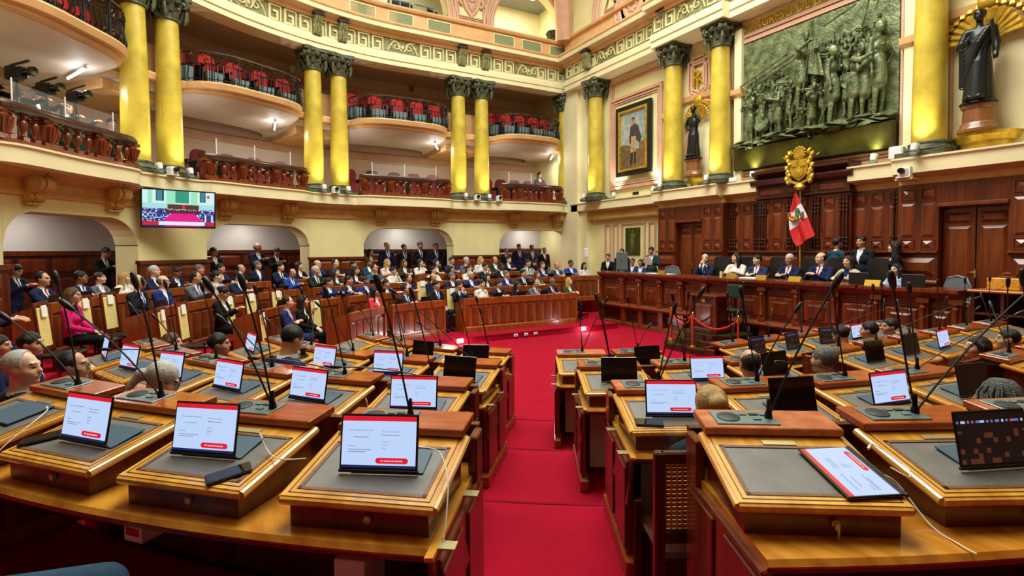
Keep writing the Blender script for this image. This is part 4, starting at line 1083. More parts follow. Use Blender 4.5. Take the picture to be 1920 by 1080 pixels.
def body(name, pose='sit', arms='lap', yaw=0, pitch=0, res=.0145, female=False, skirt=False, lean=0.0, wide=1.0, coat=False):
    z0 = 0 if pose == 'sit' else .43
    P = []; W = wide*(1.04 if female else 1.15)
    def T(p):                                     # lean torso forward about the pelvis
        x, y, z = p; zz = z-(.55+z0); a = lean
        return (x, y*math.cos(a)+zz*math.sin(a)*1.0, .55+z0+zz*math.cos(a)-y*math.sin(a)*.3)
    bot = JACKET if skirt else TROUSER
    if pose == 'sit':
        P += [('e', (0, .02, .53), (.175*W, .15, .12), bot)]
        for s in (-1, 1):
            P += [('c', (s*.09, .03, .53), (s*.115, .44, .53), .092, .072, bot), ('c', (s*.115, .45, .51), (s*.115, .43, .10), .066, .046, SKIN if skirt else TROUSER), ('e', (s*.115, .50, .05), (.042, .125, .042), SHOE)]
    else:
        P += [('e', (0, 0, .96), (.165*W, .12, .13), bot)]
        for s in (-1, 1):
            P += [('c', (s*.085, 0, .93), (s*.095, .015, .50), .09, .066, bot), ('c', (s*.095, .015, .50), (s*.095, -.02, .09), .062, .046, SKIN if skirt else TROUSER), ('e', (s*.1, .05, .045), (.042, .125, .04), SHOE)]
    P += [('e', T((0, 0, .66+z0)), (.155*W, .118, .16), JACKET), ('e', T((0, -.01, .88+z0)), (.175*W, .125, .17), JACKET), ('c', T((-.13*W, -.02, 1.035+z0)), T((.13*W, -.02, 1.035+z0)), .074, .074, JACKET)]
    if female: P += [('e', T((s*.07, .085, .88+z0)), (.06, .055, .06), JACKET) for s in (-1, 1)]
    if coat: P += [('c', (0, 0, .9+z0-.35), (0, .0, .62+z0-.35), .17, .18, JACKET)]
    nk = T((0, -.015, 1.06+z0)); hc = np.array(T((0, .015, 1.275+z0)))
    R = rot(yaw, -pitch); hc = hc+np.array([0, pitch*.10, -abs(pitch)*.035])
    P += [('e', T((0, -.012, 1.10+z0)), (.066, .062, .026), SHIRT), ('c', nk, tuple(hc+R @ np.array([0, -.02, -.06])), .054, .052, SKIN)]
    P += head_prims(hc, R, 1.0, female)
    A = {'lap': ((.225, .04, .77), (.06, .30, .66), (-.5, .6, -.2)), 'desk': ((.225, .12, .86), (.10, .29, .92), (-.4, .8, -.05)), 'cross': ((.24, .07, .80), (-.02, .22, .86), (-1, .15, .1)),
         'chin': ((.20, .22, .80), (.055, .20, 1.08), (-.3, -.1, 1)), 'phone': ((.235, .08, .80), (.07, .30, .92), (-.3, .7, .35)), 'side': ((.245, -.02, .76), (.245, .05, .50), (0, .1, -1)),
         'front': ((.235, .02, .78), (.05, .20, .62), (-.8, .3, -.4)), 'paper': ((.26, .08, .80), (.13, .34, .88), (-.3, .7, .2)), 'raise': ((.40, .05, 1.12), (.52, .25, 1.35), (.2, .4, .9)), 'reach': ((.26, .22, .95), (.20, .48, 1.02), (0, 1, .1)), 'clasp': ((.25, .14, .82), (.06, .30, .92), (-.9, .35, .3))}
    al = arms if isinstance(arms, (tuple, list)) else (arms, arms)
    for s, an in zip((-1, 1), al):
        E_, H_, d = A[an]; e = T((s*E_[0], E_[1], E_[2]+z0)); h = T((s*H_[0], H_[1], H_[2]+z0)); sh = T((s*.185*W, -.02, 1.02+z0)); d = (s*d[0], d[1], d[2])
        dn = np.array(h)-np.array(e); dn /= np.linalg.norm(dn); cuff = np.array(h)-dn*.02
        P += [('c', sh, e, .066, .056, JACKET), ('c', e, tuple(cuff), .053, .040, JACKET), ('c', tuple(cuff), tuple(np.array(h)+dn*.008), .031, .029, SHIRT)] + hand_prims(np.array(h)+dn*.01, d, s, res)
    P += eye_carve(hc, R)
    zt, zv = 1.10+z0, .76+z0
    def post(c, t):
        zz = c[:, 2]-(.55+z0); yy = c[:, 1]
        if lean: z2 = zz*math.cos(lean)+yy*math.sin(lean)+.55+z0; y2 = yy*math.cos(lean)-zz*math.sin(lean)
        else: z2, y2 = c[:, 2], yy
        v = (y2 > .035) & (z2 > zv) & (z2 < zt+.03) & (np.abs(c[:, 0]) < .078*(z2-zv)/(zt-zv)) & (t == JACKET)
        t = np.where(v, SHIRT, t)
        t = np.where((t == SHIRT) & (y2 > .02) & (z2 > zv) & (np.abs(c[:, 0]) < .021), TIE, t)
        lc = (c-hc) @ R                                    # head-local
        for s in (-1, 1):
            t = np.where((t == SKIN) & (np.abs(lc[:, 0]-s*.032) < .015) & (np.abs(lc[:, 2]-.004) < .0075) & (lc[:, 1] > .06), DARK, t)
            t = np.where((t == SKIN) & (np.abs(lc[:, 0]-s*.034) < .02) & (np.abs(lc[:, 2]-.030) < .006) & (lc[:, 1] > .07), DARK, t)
        return t
    me = sculpt(name, P, res, mats=[MATS['black']]*8, post=post)
    H = Matrix.Translation(Vector(hc)) @ Matrix([list(r)+[0] for r in R]+[[0, 0, 0, 1]])
    return {'me': me, 'H': H, 'hz': float(hc[2]), 'hc': hc}
def hair(name, style, res=.009):
    cr = ('e', (0, -.018, .036), (.088, .108, .100), 0)
    front = lambda X, Y, Z: (Y-.028-Z)*.7
    if style == 'short': P, cut = [cr], [front]
    elif style == 'bald': P, cut = [('e', (0, -.019, .02), (.084, .107, .102), 0)], [front, lambda X, Y, Z: (Z-.040+Y*.45)*.9]
    elif style == 'receding': P, cut = [cr], [front, lambda X, Y, Z: (Y-.03)+0*Z+0*X]
    elif style == 'crop': P, cut = [('e', (0, -.016, .034), (.083, .104, .096), 0)], [front]
    else:
        P, cut = [cr], [lambda X, Y, Z: np.maximum(Y-.060+0*Z, (.10-np.abs(X)*1.25-.045)-(.4-np.minimum(Z, .4))*0+(Y-.035)-Z*1.0)*.7]
        cut = [lambda X, Y, Z: np.where(np.abs(X) > .062, Y-.045+0*Z, (Y-.028-Z)*.7)]
        L = {'long': .30, 'bob': .13, 'wavy': .24, 'pony': .0, 'bun': 0}[style]
        if L:
            P += [('c', (s*.072, -.015, .02), (s*.082, -.01, -L), .028, .034, 0) for s in (-1, 1)] + [('c', (0, -.075, .02), (0, -.085, -L), .06, .075, 0), ('c', (.05, -.06, 0), (.055, -.07, -L), .045, .055, 0), ('c', (-.05, -.06, 0), (-.055, -.07, -L), .045, .055, 0)]
        if style == 'wavy': P += [('e', (s*.085, -.03, -.02-k*.06), (.045, .055, .045), 0) for s in (-1, 1) for k in range(4)]
        if style == 'pony': P += [('e', (0, -.125, -.0), (.03, .03, .03), 0), ('c', (0, -.14, -.01), (0, -.17, -.2), .035, .015, 0)]
        if style == 'bun': P += [('e', (0, -.13, .04), (.045, .04, .045), 0)]
    me = sculpt(name, P, res, cuts=cut, mats=[MATS['black']], kk=.03)
    return me
CLOTH = {}
def cloth(c, rough=.85):
    k = 'cloth_%d_%d_%d' % c
    if k not in MATS: mat(k, c, rough, noise=.12, scale=14, spec=.2)
    return MATS[k]
def skinm(c):
    k = 'skin_%d_%d_%d' % c
    if k not in MATS:
        m_ = mat(k, c, .5, noise=.07, scale=12); b = m_.node_tree.nodes['Principled BSDF']; b.inputs['Subsurface Weight'].default_value = .0
    return MATS[k]
def hairm(c):
    k = 'hair_%d_%d_%d' % c
    if k not in MATS: mat(k, c, .42, noise=.18 if c[0] > 150 else .4, scale=26, stretch=(5, 1, 1), bump=.5, bscale=70, spec=.45)
    return MATS[k]
SK = {'l': (230, 186, 158), 'm': (204, 152, 120), 'd': (164, 112, 84), 'b': (98, 64, 48)}
HR = {'k': (20, 17, 16), 'n': (62, 40, 26), 'g': (120, 118, 114), 'w': (206, 204, 198), 'y': (196, 156, 88), 'a': (104, 70, 40)}
HAIRS = {}
def get_hair(st, res=.009):
    k = (st, res)
    if k not in HAIRS: HAIRS[k] = hair('hair', st, res)
    return HAIRS[k]
PROTO = {}
PSPEC = {}
def proto(key, **kw):
    if key not in PROTO: PROTO[key] = body('person_body', **kw)
    return PROTO[key]
b_ = MB()
for sx in (-1, 1):
    pts = [(sx*(.034+.024*math.cos(a)), .112, .004+.018*math.sin(a)) for a in np.linspace(0, 2*math.pi, 13)]
    b_.tube(pts, .0035, 4); b_.tube([(sx*.058, .110, .008), (sx*.080, .05, .012), (sx*.082, -.02, .006)], .003, 4)
b_.tube([(-.012, .114, .008), (.012, .114, .008)], .003, 4)
tmp = b_.build('glasses', 'black_gloss', None); GLASS_ME = tmp.data; bpy.data.objects.remove(tmp)
def person(loc, rz, pr, label, group, suit, shirt=(236, 236, 236), tie=None, trousers=None, skin='m', hairc='k', style='short', glasses=False, scale=1.0, hres=.009):
    o = obj('person', pr['me'], None, loc, rz); o.scale = (scale,)*3
    tag(o, label, 'person', group)
    if trousers is None: trousers = suit
    shc = cloth(shirt); ms = [skinm(SK[skin]), cloth(suit), cloth(trousers), shc, cloth(tie) if tie else shc, MATS['black'], hairm(HR['k']), skinm(tuple(int(x*.86) for x in SK[skin][:1])+tuple(int(x*.72) for x in SK[skin][1:]))]
    for i, m_ in enumerate(ms): o.material_slots[i].link = 'OBJECT'; o.material_slots[i].material = m_
    if style:
        h = obj('hair', get_hair(style, hres), o); h.matrix_local = pr['H']; h.material_slots[0].link = 'OBJECT'; h.material_slots[0].material = hairm(HR[hairc])
    if glasses: g = obj('glasses', GLASS_ME, o); g.matrix_local = pr['H']
    return o
# ================================================================ DAIS
YD = 4.80                                    # front face of the presidency desk
PB = [1127, 1168, 1200, 1238, 1277, 1322, 1372, 1430, 1495, 1566, 1645, 1733, 1795]
XB = [wx(p, YD, 560) for p in PB]
XD0, XD1 = XB[0], XB[-1]
ZT = 1.55
t = MB(); t.box(((XD0+XD1)/2+.6, (YD+.3+YW)/2, DZ/2), (XD1-XD0+1.6, YW-YD-.3, DZ)); struct(t.build('floor_dais', 'carpet_dark'), 'raised dais floor behind the long desk')
root = empty('presidency_desk', ((XD0+XD1)/2, YD, 0)); tag(root, 'long carved dark wooden presidency desk across the dais', 'desk')
ox = (XD0+XD1)/2
t = MB(); t.box((0, .19, .98), (XD1-XD0, .28, .90)); t.box((0, .23, .28), (XD1-XD0, .2, .56)); t.build('carcass', 'wood', root)
t = MB(); t.prism([(-.03, 1.40), (-.06, 1.44), (-.10, 1.48), (-.12, 1.50), (-.12, 1.55), (.66, 1.55), (.66, 1.50), (.1, 1.40)], XD0-ox-.05, XD1-ox+.05, ax='x'); t.build('desk_top', 'wood_panel', root)
t = MB(); t.prism([(.08, .52), (-.08, .56), (-.10, .60), (-.08, .64), (-.02, .68), (.08, .68)], XD0-ox-.04, XD1-ox+.04, ax='x'); t.prism([(.1, 0), (.0, 0), (.0, .10), (.04, .14), (.1, .14)], XD0-ox, XD1-ox, ax='x'); t.build('plinth_moulding', 'wood_panel', root)
for i, x in enumerate(XB):
    t = MB(); t.box((0, .02, 1.04), (.14, .10, .74), ch=.008); t.box((0, .0, .72), (.17, .12, .10)); t.box((0, 0, 1.36), (.18, .14, .08)); t.lathe([(.035, .78), (.045, .82), (.03, .86), (.035, 1.2), (.05, 1.24), (.035, 1.28), (.05, 1.31)], 8, 0, frame((0, -.04, 0))); t.box((0, .06, .3), (.16, .14, .5)); t.build('pilaster', 'wood_panel', root, (x-ox, 0, 0), smooth=.5)
for a, b in zip(XB[:-1], XB[1:]):
    w = round(b-a-.18, 2); xm = (a+b)/2-ox
    obj('front_panel', panel_mesh(w, .46, .03, 'wood_panel', .04), root, (xm, .05, .98)); obj('inner_panel', panel_mesh(round(w*.6, 2), .30, .02, 'wood', .03), root, (xm, .018, .96))
    t = MB()
    for z in (1.25, 1.29, 1.33): t.box((0, .04, z), (w, .04, .02))
    t.box((0, .03, 1.17), (w*.35, .03, .04)); t.build('panel_moulding', 'wood_panel', root, (xm, 0, 0))
    obj('plinth_panel', panel_mesh(w, .26, .02, 'wood_dark', .03), root, (xm, .128, .33))
# open shelf unit at the right end of the desk
XS = XD1+.52
root = empty('shelf_cabinet', (XS, YD+.25, 0)); tag(root, 'open wooden shelf cabinet at the right end of the presidency desk', 'cabinet')
for dx in (-.36, .0, .36):
    t = MB(); t.box((dx, .1, .78), (.04, .5, 1.54)); t.build('side_panel', 'wood', root)
for z in (.04, .5, .85, 1.2): t = MB(); t.box((0, .1, z), (.72, .48, .03)); t.build('shelf', 'wood', root)
t = MB(); t.box((0, .08, 1.55), (.84, .58, .04), ch=.01); t.build('top', 'wood_top', root)
t = MB(); t.box((0, .34, .78), (.72, .02, 1.5)); t.build('back_panel', 'wood_dark', root)
root = empty('wooden_box', (XS-.05, YD+.4, 1.575)); tag(root, 'honey coloured wooden box on the shelf cabinet', 'box')
t = MB(); t.box((0, 0, .09), (.40, .26, .18), ch=.008); t.build('box_body', 'honey', root)
t = MB(); t.lathe([(.10, .18), (.11, .2), (.06, .22), (.07, .25), (.03, .27), (0, .28)], 12); t.build('finial', 'wood_panel', root, smooth=.6)
# ---- rostrum in the well
rp = on_z(1309, 662, 0)
RX, RY = rp[0]-.02, YD-.80
root = empty('rostrum', (RX, RY, 0)); tag(root, 'dark wooden speaker rostrum on three steps before the dais desk', 'rostrum')
def octo(w, d, c): return [(-w+c, -d), (w-c, -d), (w, -d+c), (w, d), (-w, d), (-w, -d+c)]
for i, (w, d) in enumerate(((1.0, .72), (.80, .54), (.62, .46))):
    t = MB(); t.prism(octo(w, d, .28), i*.14, i*.14+.14); t.build('step', 'wood_dark', root)
    t = MB(); t.prism(octo(w+.02, d+.02, .28), i*.14+.115, i*.14+.142); t.build('tread', 'bronze_flat', root)
z0 = .42
t = MB(); t.box((0, -.12, z0+.40), (.62, .36, .76), ch=.01); t.box((0, -.12, z0+.05), (.72, .44, .10), ch=.015); t.build('lectern_body', 'wood_dark', root)
for sx in (-1, 1): t = MB(); t.lathe([(.04, 0), (.05, .06), (.035, .1), (.04, .6), (.05, .66), (.05, .7)], 10, 0, frame((sx*.31, -.31, z0+.06))); t.build('lectern_column', 'wood', root, smooth=.6)
obj('lectern_panel', panel_mesh(.48, .5, .03, 'wood', .05), root, (0, -.302, z0+.38))
t = MB(); t.box((0, -.12, z0+.80), (.76, .48, .05), ch=.012); t.build('lectern_top', 'wood', root)
t = MB(); t.box((0, -.312, z0+.70), (.09, .02, .07)); t.build('badge', 'gold', root)
root = empty('green_chair', (RX+.12, RY+.36, .425)); tag(root, 'green leather chair with turned posts behind the rostrum', 'chair')
mat('green_leather', (22, 52, 34), .5); t = MB(); t.box((0, 0, .45), (.44, .36, .07), ch=.02); t.build('seat', 'green_leather', root)
t = MB(); t.box((0, .2, .86), (.42, .05, .30), ch=.015); t.build('backrest', 'green_leather', root)
for sx in (-1, 1):
    for sy in (-1, 1):
        t = MB(); t.tube([(sx*.2, sy*.2, 0), (sx*.2, sy*.2, 1.05 if sy > 0 else .45)], .018, 7); t.lathe([(.018, .6), (.03, .63), (.018, .66)], 8, 0, frame((sx*.2, sy*.2, 0)));
        if sy > 0: t.lathe([(0, -.02), (.026, 0), (0, .03)], 8, 0, frame((sx*.2, .2, 1.07)))
        t.build('leg', 'black', root)
# stanchions and ropes
SP = [(RX-.90, RY-.34), (RX+.0, RY-.635), (RX+.90, RY-.34), (RX-.90, RY+.5)]
def stanchion():
    r_ = empty('stanchion'); t = MB(); t.lathe([(.0, 0), (.075, 0), (.07, .02), (.03, .035), (.022, .05)], 14); t.build('foot', 'brass', r_, smooth=.6)
    t = MB(); t.lathe([(.026, .04), (.026, .60)], 12); t.build('pole', 'copper', r_, smooth=.6)
    t = MB(); t.lathe([(.03, .58), (.034, .61), (.028, .63), (.038, .66), (.03, .69), (.012, .70), (.022, .73), (0, .75)], 12); t.build('finial', 'brass', r_, smooth=.6); return r_
st0 = None
for (x, y), l in zip(SP, ('left front', 'middle front', 'right front', 'rear left')):
    if st0 is None: st0 = stanchion(); o = st0; o.location = (x, y, .1435)
    else: o = copy_tree(st0, None, (x, y, .1435), 0)
    tag(o, 'copper and brass rope stanchion at the %s corner of the rostrum steps' % l, 'stanchion', 'rostrum stanchions')
for a, b, l in ((0, 1, 'left front'), (1, 2, 'right front'), (0, 3, 'left side')):
    A, B = Vector((*SP[a], .79)), Vector((*SP[b], .79)); pts = [A.lerp(B, i/14)-Vector((0, 0, .22*4*(i/14)*(1-i/14))) for i in range(15)]
    t = MB(); t.tube(pts, .022, 7); o = t.build('velvet_rope', 'red_velvet', None, smooth=.9); tag(o, 'red velvet rope hanging on the %s of the rostrum' % l, 'rope', 'velvet ropes')
# ---- flag
fx, fy = (XC0+XC1)/2+.08, YW-.57
root = empty('national_flag', (fx, fy, 2.2)); tag(root, 'red and white flag with a crest hanging on a pole before the panelling', 'flag')
ftop = wz(1492, 350, fy)
t = MB(); t.tube([(0, .05, -1.4), (0, .02, ftop-2.2-.12)], .018, 8); t.build('flag_pole', 'gold', root)
A_, B_, C_, D_ = [np.array((on_y(px, py, fy)[0]-fx, on_y(px, py, fy)[2]-2.2)) for px, py in ((1493, 358), (1476, 420), (1496, 462), (1528, 441))]
E_ = np.array((on_y(1502, 380, fy)[0]-fx, on_y(1502, 380, fy)[2]-2.2))
def flag_pt(u, v):                              # u along the hoist direction (top->bottom), v across
    L = A_*(1-u)+C_*u+(B_-(A_+C_)/2)*(4*u*(1-u))*.62; R_ = A_*(1-u)+D_*u+(E_-(A_+D_)/2)*(4*u*(1-u))*.35
    p = L*(1-v)+R_*v; return (p[0], -.03-.05*math.sin(v*9+u*2.5)*min(1, u*2), p[1])
for (u0, u1, m_) in ((0, .36, 'red'), (.36, .66, 'flag_white'), (.66, 1.0, 'red')):
    b = MB(); n1, n2 = 10, 14
    V = [flag_pt(u0+(u1-u0)*i/n1, j/n2) for i in range(n1+1) for j in range(n2+1)]
    b.add(V, [(i*(n2+1)+j, i*(n2+1)+j+1, (i+1)*(n2+1)+j+1, (i+1)*(n2+1)+j) for i in range(n1) for j in range(n2)])
    b.build('flag_cloth', m_, root, smooth=1.5)
cp = flag_pt(.50, .5); b = MB()
b.prism([(-.11, .10), (.11, .10), (.11, -.03), (.06, -.10), (0, -.13), (-.06, -.10), (-.11, -.03)], -.02, 0, 0, ax='y'); b.lathe([(0, 0), (.05, 0), (.05, .02), (0, .025)], 10, 1, frame((.05, -.02, .13), 0, math.pi/2))
b.box((-.05, -.025, .03), (.09, .02, .09), 2); b.box((.05, -.025, .03), (.09, .02, .09), 1); b.box((0, -.025, -.06), (.10, .02, .08), 3)
for sx in (-1, 1): b.tube([(sx*.05, -.02, -.12), (sx*.16, -.02, -.05), (sx*.17, -.02, .08)], .025, 5, 3 if sx < 0 else 1); b.box((sx*.15, -.012, -.02), (.08, .015, .16), 0)
b.build('crest', ['red', 'green', 'flag_white', 'gold'], root, (cp[0], cp[1]-.05, cp[2]))
# ---- gilded coat of arms above the central cornice
cz = wz(1500, 312, YW-.6); cxx = wx(1500, YW-.6, 312)
root = empty('gilded_coat_of_arms', (cxx, YW-.55, cz)); tag(root, 'gilded carved coat of arms above the flag', 'emblem')
b = MB(); b.prism([(-.20, .16), (.20, .16), (.22, -.06), (.14, -.24), (0, -.34), (-.14, -.24), (-.22, -.06)], -.10, .02, ax='y'); b.box((-.09, -.11, .06), (.15, .03, .15), ch=.01); b.box((.09, -.11, .06), (.15, .03, .15), ch=.01)
b.lathe([(.0, 0), (.13, .0), (.12, .03), (0, .05)], 14, 0, frame((0, -.1, -.14), 0, math.pi/2)); b.build('shield', 'gold', root, smooth=.5)
b = MB()
for sx in (-1, 1):
    for k in range(9):
        a = -1.3+k*.30; b.lathe([(0, -.09), (.055, -.04), (.05, .03), (0, .08)], 6, 0, frame((sx*(.27+.04*math.sin(k*2.1)), -.08, a*.28+.02), 0, 0, sx*.5))
    b.tube([(sx*.02, -.06, -.40), (sx*.2, -.08, -.34), (sx*.31, -.08, -.1)], .04, 6)
b.build('laurel_branch', 'gold', root, smooth=.8)
b = MB(); b.lathe([(.10, -.03), (.13, .0), (.10, .04)], 16, 0, frame((0, -.06, .30), 0, math.pi/2))
for k in range(12): a = k*math.pi/6; b.lathe([(0, -.05), (.045, 0), (0, .05)], 6, 0, frame((.13*math.cos(a), -.07, .30+.13*math.sin(a))))
b.build('wreath', 'gold', root, smooth=.8)
for sx in (-1, 1):
    for ang in (.75, 1.15):
        b = MB(); dx, dz = sx*math.cos(ang), math.sin(ang); b.tube([(-dx*.1, 0, -dz*.1), (dx*.50, -.02, dz*.50-.12)], .014, 6); b.lathe([(0, 0), (.025, .03), (0, .12)], 6, 0, frame((dx*.50, -.02, dz*.5-.14), 0, 0, sx*(math.pi/2-ang))); b.build('flag_staff', 'gold', root)
    b = MB(); b.strip([[(sx*(.16+.05*k+.03*math.sin(q*5)), -.03-.02*math.cos(q*7), .25-.10*k-q*.1) for q in np.linspace(0, 1.5, 6)] for k in range(4)], closed=False, caps=False); b.build('draped_banner', 'gold', root, smooth=1)
b = MB(); b.lathe([(0, -.02), (.10, -.02), (.14, .04), (.10, .12), (.04, .16), (0, .16)], 12, 0, frame((0, -.03, -.52))); b.build('foot', 'gold', root, smooth=.7)
# ================================================================ BRONZE RELIEF
cxr, czr = (rx0+rx1)/2, (rz0+rz1)/2; rw, rh = rx1-rx0, rz1-rz0
root = empty('bronze_relief', (cxr, YW-.085, czr)); tag(root, 'large bronze relief of a crowd following a flag bearer', 'relief')
b = MB(); b.box((0, .02, 0), (rw, .08, rh)); b.build('relief_ground', 'bronze', root)
b = MB(); b.box((0, -.10, -rh/2+.28), (rw, .2, .56), ch=.02); b.build('plinth_strip', 'bronze_flat', root)
b = MB(); rr = random.Random(3)
for k in range(46):
    x = -rw/2+.1+rr.random()*(rw-.2); b.lathe([(0, -.08), (.2+.15*rr.random(), -.03), (.12, .06), (0, .09)], 7, 0, frame((x, -.10, -rh/2+.60+rr.random()*.16), 0, 0, rr.uniform(-.3, .3)))
b.build('rocky_ground', 'bronze', root, smooth=.9)
RP = [body('relief_figure', 'stand', a, yaw=y_, res=.022, lean=l_, female=f_, coat=True) for a, y_, l_, f_ in ((('side', 'phone'), .5, .15, 0), (('paper', 'reach'), -.4, .25, 0), (('cross', 'side'), .2, 0, 0), (('raise', 'front'), .6, .1, 0), (('reach', 'reach'), -.2, .45, 0), (('side', 'raise'), -.6, .1, 0))]
for p_ in RP:
    p_['me'].materials.clear(); p_['me'].materials.append(MATS['bronze']); p_['me'].polygons.foreach_set('material_index', [0]*len(p_['me'].polygons))
def fig(x, z, sc, k, rz, dy=-.10, flat=.55):
    o = obj('relief_figure', RP[k]['me'], root); o.matrix_local = Matrix.Translation((x, dy, z)) @ Matrix.Diagonal((1, flat, 1, 1)) @ Matrix.Rotation(rz, 4, 'Z') @ Matrix.Scale(sc, 4); return o
rr = random.Random(11); zb = -rh/2+.62
for row, (n, sc, dz, dy) in enumerate(((17, .46, 1.12, -.03), (15, .52, .86, -.06), (12, .62, .46, -.10))):
    for i in range(n):
        x = -rw/2+.30+(rw-.60)*(i+.5)/n+rr.uniform(-.05, .05); u = x/rw+.5
        zz = zb+dz*(.72+.75*u if row < 2 else .35+.4*u)+rr.uniform(-.05, .05)
        if row < 2 and .36 < u < .5: zz -= .35
        fig(x, zz-.1, sc*rr.uniform(.92, 1.05), rr.randrange(6), math.pi+rr.uniform(-1.3, 1.3), dy)
for x, z, sc, k, rz in ((-.37*rw, 0, .86, 2, -1.0), (-.28*rw, .05, .84, 0, -1.2), (-.17*rw, .08, .78, 1, -.9), (.17*rw, .12, 1.02, 2, 2.6), (.29*rw, .12, .95, 1, 2.2), (.42*rw, .14, 1.12, 2, 1.9), (.36*rw, .1, .92, 0, 1.2), (.05*rw, -.02, .72, 4, 1.4)):
    fig(x, zb-.12+z, sc, k, math.pi+rz*.6, -.18, .6)
fig(-.01*rw, zb+.52, 1.02, 1, math.pi+1.1, -.22, .7)                    # the flag bearer on a rock
b = MB(); b.tube([(.05, -.30, zb+.95), (.28, -.30, zb+2.55)], .022, 6); b.build('flag_staff', 'bronze', root)
b = MB(); V = []
for i in range(9):
    u = i/8
    for j in range(8): v = j/7; V.append((.26-.10*u+(.04+.36*u)*v, -.32-.04*math.sin(v*9), zb+2.5-1.15*u-.15*v*u))
b.add(V, [(i*8+j, i*8+j+1, (i+1)*8+j+1, (i+1)*8+j) for i in range(8) for j in range(7)]); b.build('furled_flag', 'bronze', root, smooth=1.2)
for x0_, z0_, x1_, z1_ in ((.33, 1.95, .40, 3.0), (.40, 2.3, .47, 3.05), (-.45, 1.55, -.10, 2.0), (-.40, 1.5, -.06, 1.92), (-.36, 1.42, -.02, 1.86), (.12, 2.35, .30, 2.55), (-.06, .25, .08, .6), (.10, .2, .17, .72)):
    b = MB(); b.tube([(x0_*rw, -.2, zb+z0_), (x1_*rw, -.22, zb+z1_)], .022, 5); b.build('rifle', 'bronze', root)
b = MB(); b.lathe([(.17, -.07), (.19, -.05), (.19, .05), (.17, .07), (0, .06)], 16, 0, frame((-.27*rw, -.24, zb+.42), 0, 1.3)); b.build('drum', 'bronze', root, smooth=.5)
# plaque figure
o = obj('raised_figure', RP[2]['me']); pq = [ob for ob in bpy.data.objects if ob.name == 'bronze_plaque'][0]; o.parent = pq; o.matrix_local = Matrix.Translation((0, -.02, -.38)) @ Matrix.Diagonal((1, .3, 1, 1)) @ Matrix.Rotation(math.pi, 4, 'Z') @ Matrix.Scale(.42, 4)
# ================================================================ STATUES
def statue(robe):
    P = [('e', (0, 0, .55), (.20, .16, .55), 0), ('c', (0, 0, .06), (0, 0, .7), .235 if robe else .17, .17, 0), ('e', (0, 0, 1.12), (.19, .13, .28), 0), ('c', (-.15, 0, 1.33), (.15, 0, 1.33), .075, .075, 0), ('c', (0, 0, 1.35), (0, .01, 1.5), .055, .05, 0)]
    hc = np.array((0, .02, 1.60)); R = rot(.35); P += [(p[0],)+p[1:] for p in head_prims(hc, R)]
    P = [tuple(list(p[:3])+[0]+list(p[4:])) if p[0] == 'e' else tuple(list(p[:5])+[0]) for p in P]
    P += [('e', tuple(hc+np.array([0, -.02, .05])), (.092, .112, .09), 0)]
    for k in range(11):                            # drapery folds
        a = k/11*2*math.pi; P.append(('c', (.20*math.cos(a), .17*math.sin(a), .03), (.13*math.cos(a+.3), .10*math.sin(a+.3), .95), .045, .03, 0))
    if robe:
        for k in range(6): P.append(('c', (-.19+.03*k, .12+.01*k, 1.32-.05*k), (.18-.01*k, .13, .98-.09*k), .035, .04, 0))
        P += [('c', (.2, .0, 1.32), (.28, .05, 1.08), .075, .065, 0), ('c', (.28, .05, 1.08), (.12, .20, 1.12), .06, .045, 0), ('c', (-.2, 0, 1.32), (-.27, .03, 1.02), .07, .055, 0), ('c', (-.27, .03, 1.02), (-.30, .14, .80), .05, .04, 0), ('e', (-.30, .15, .75), (.04, .05, .05), 0), ('c', (-.27, .16, .7), (-.24, .18, 1.4), .012, .03, 0), ('c', (.22, -.02, 1.2), (.25, -.03, .35), .10, .07, 0)]
    else:
        P += [('c', (.2, .0, 1.32), (.33, -.02, 1.1), .065, .055, 0), ('c', (.33, -.02, 1.1), (.19, .08, .95), .05, .04, 0), ('c', (-.2, 0, 1.32), (-.28, .08, 1.12), .06, .05, 0), ('c', (-.28, .08, 1.12), (-.24, .18, 1.32), .045, .038, 0), ('e', (-.23, .19, 1.37), (.035, .035, .045), 0), ('c', (-.24, .18, 1.2), (-.24, .2, 1.62), .012, .012, 0)]
    P += [('e', (s*.1, .16, .05), (.05, .12, .05), 0) for s in (-1, 1)]
    P += eye_carve(hc, R); return P
for (x, y, z), robe, lab, sc in ((NI[0], False, 'small black statue in the niche left of the relief', .86), (NI[1], True, 'large black robed statue in the niche at far right', .95)):
    root = empty('statue', (x, y, z)); tag(root, lab, 'statue', 'niche statues')
    me = sculpt('figure', statue(robe), .012, cuts=[lambda X, Y, Z: .004-Z+0*X+0*Y], mats=[MATS['statue']]); o = obj('figure', me, root); o.matrix_local = Matrix.Translation((0, 0, .06)) @ Matrix.Rotation(math.pi, 4, 'Z') @ Matrix.Scale(sc, 4)
    t = MB(); t.lathe([(.27, 0), (.28, .03), (.25, .06), (0, .07)], 18, fr=Matrix.Diagonal((1, .8, 1, 1))); t.build('plinth', 'statue', root, smooth=.5)
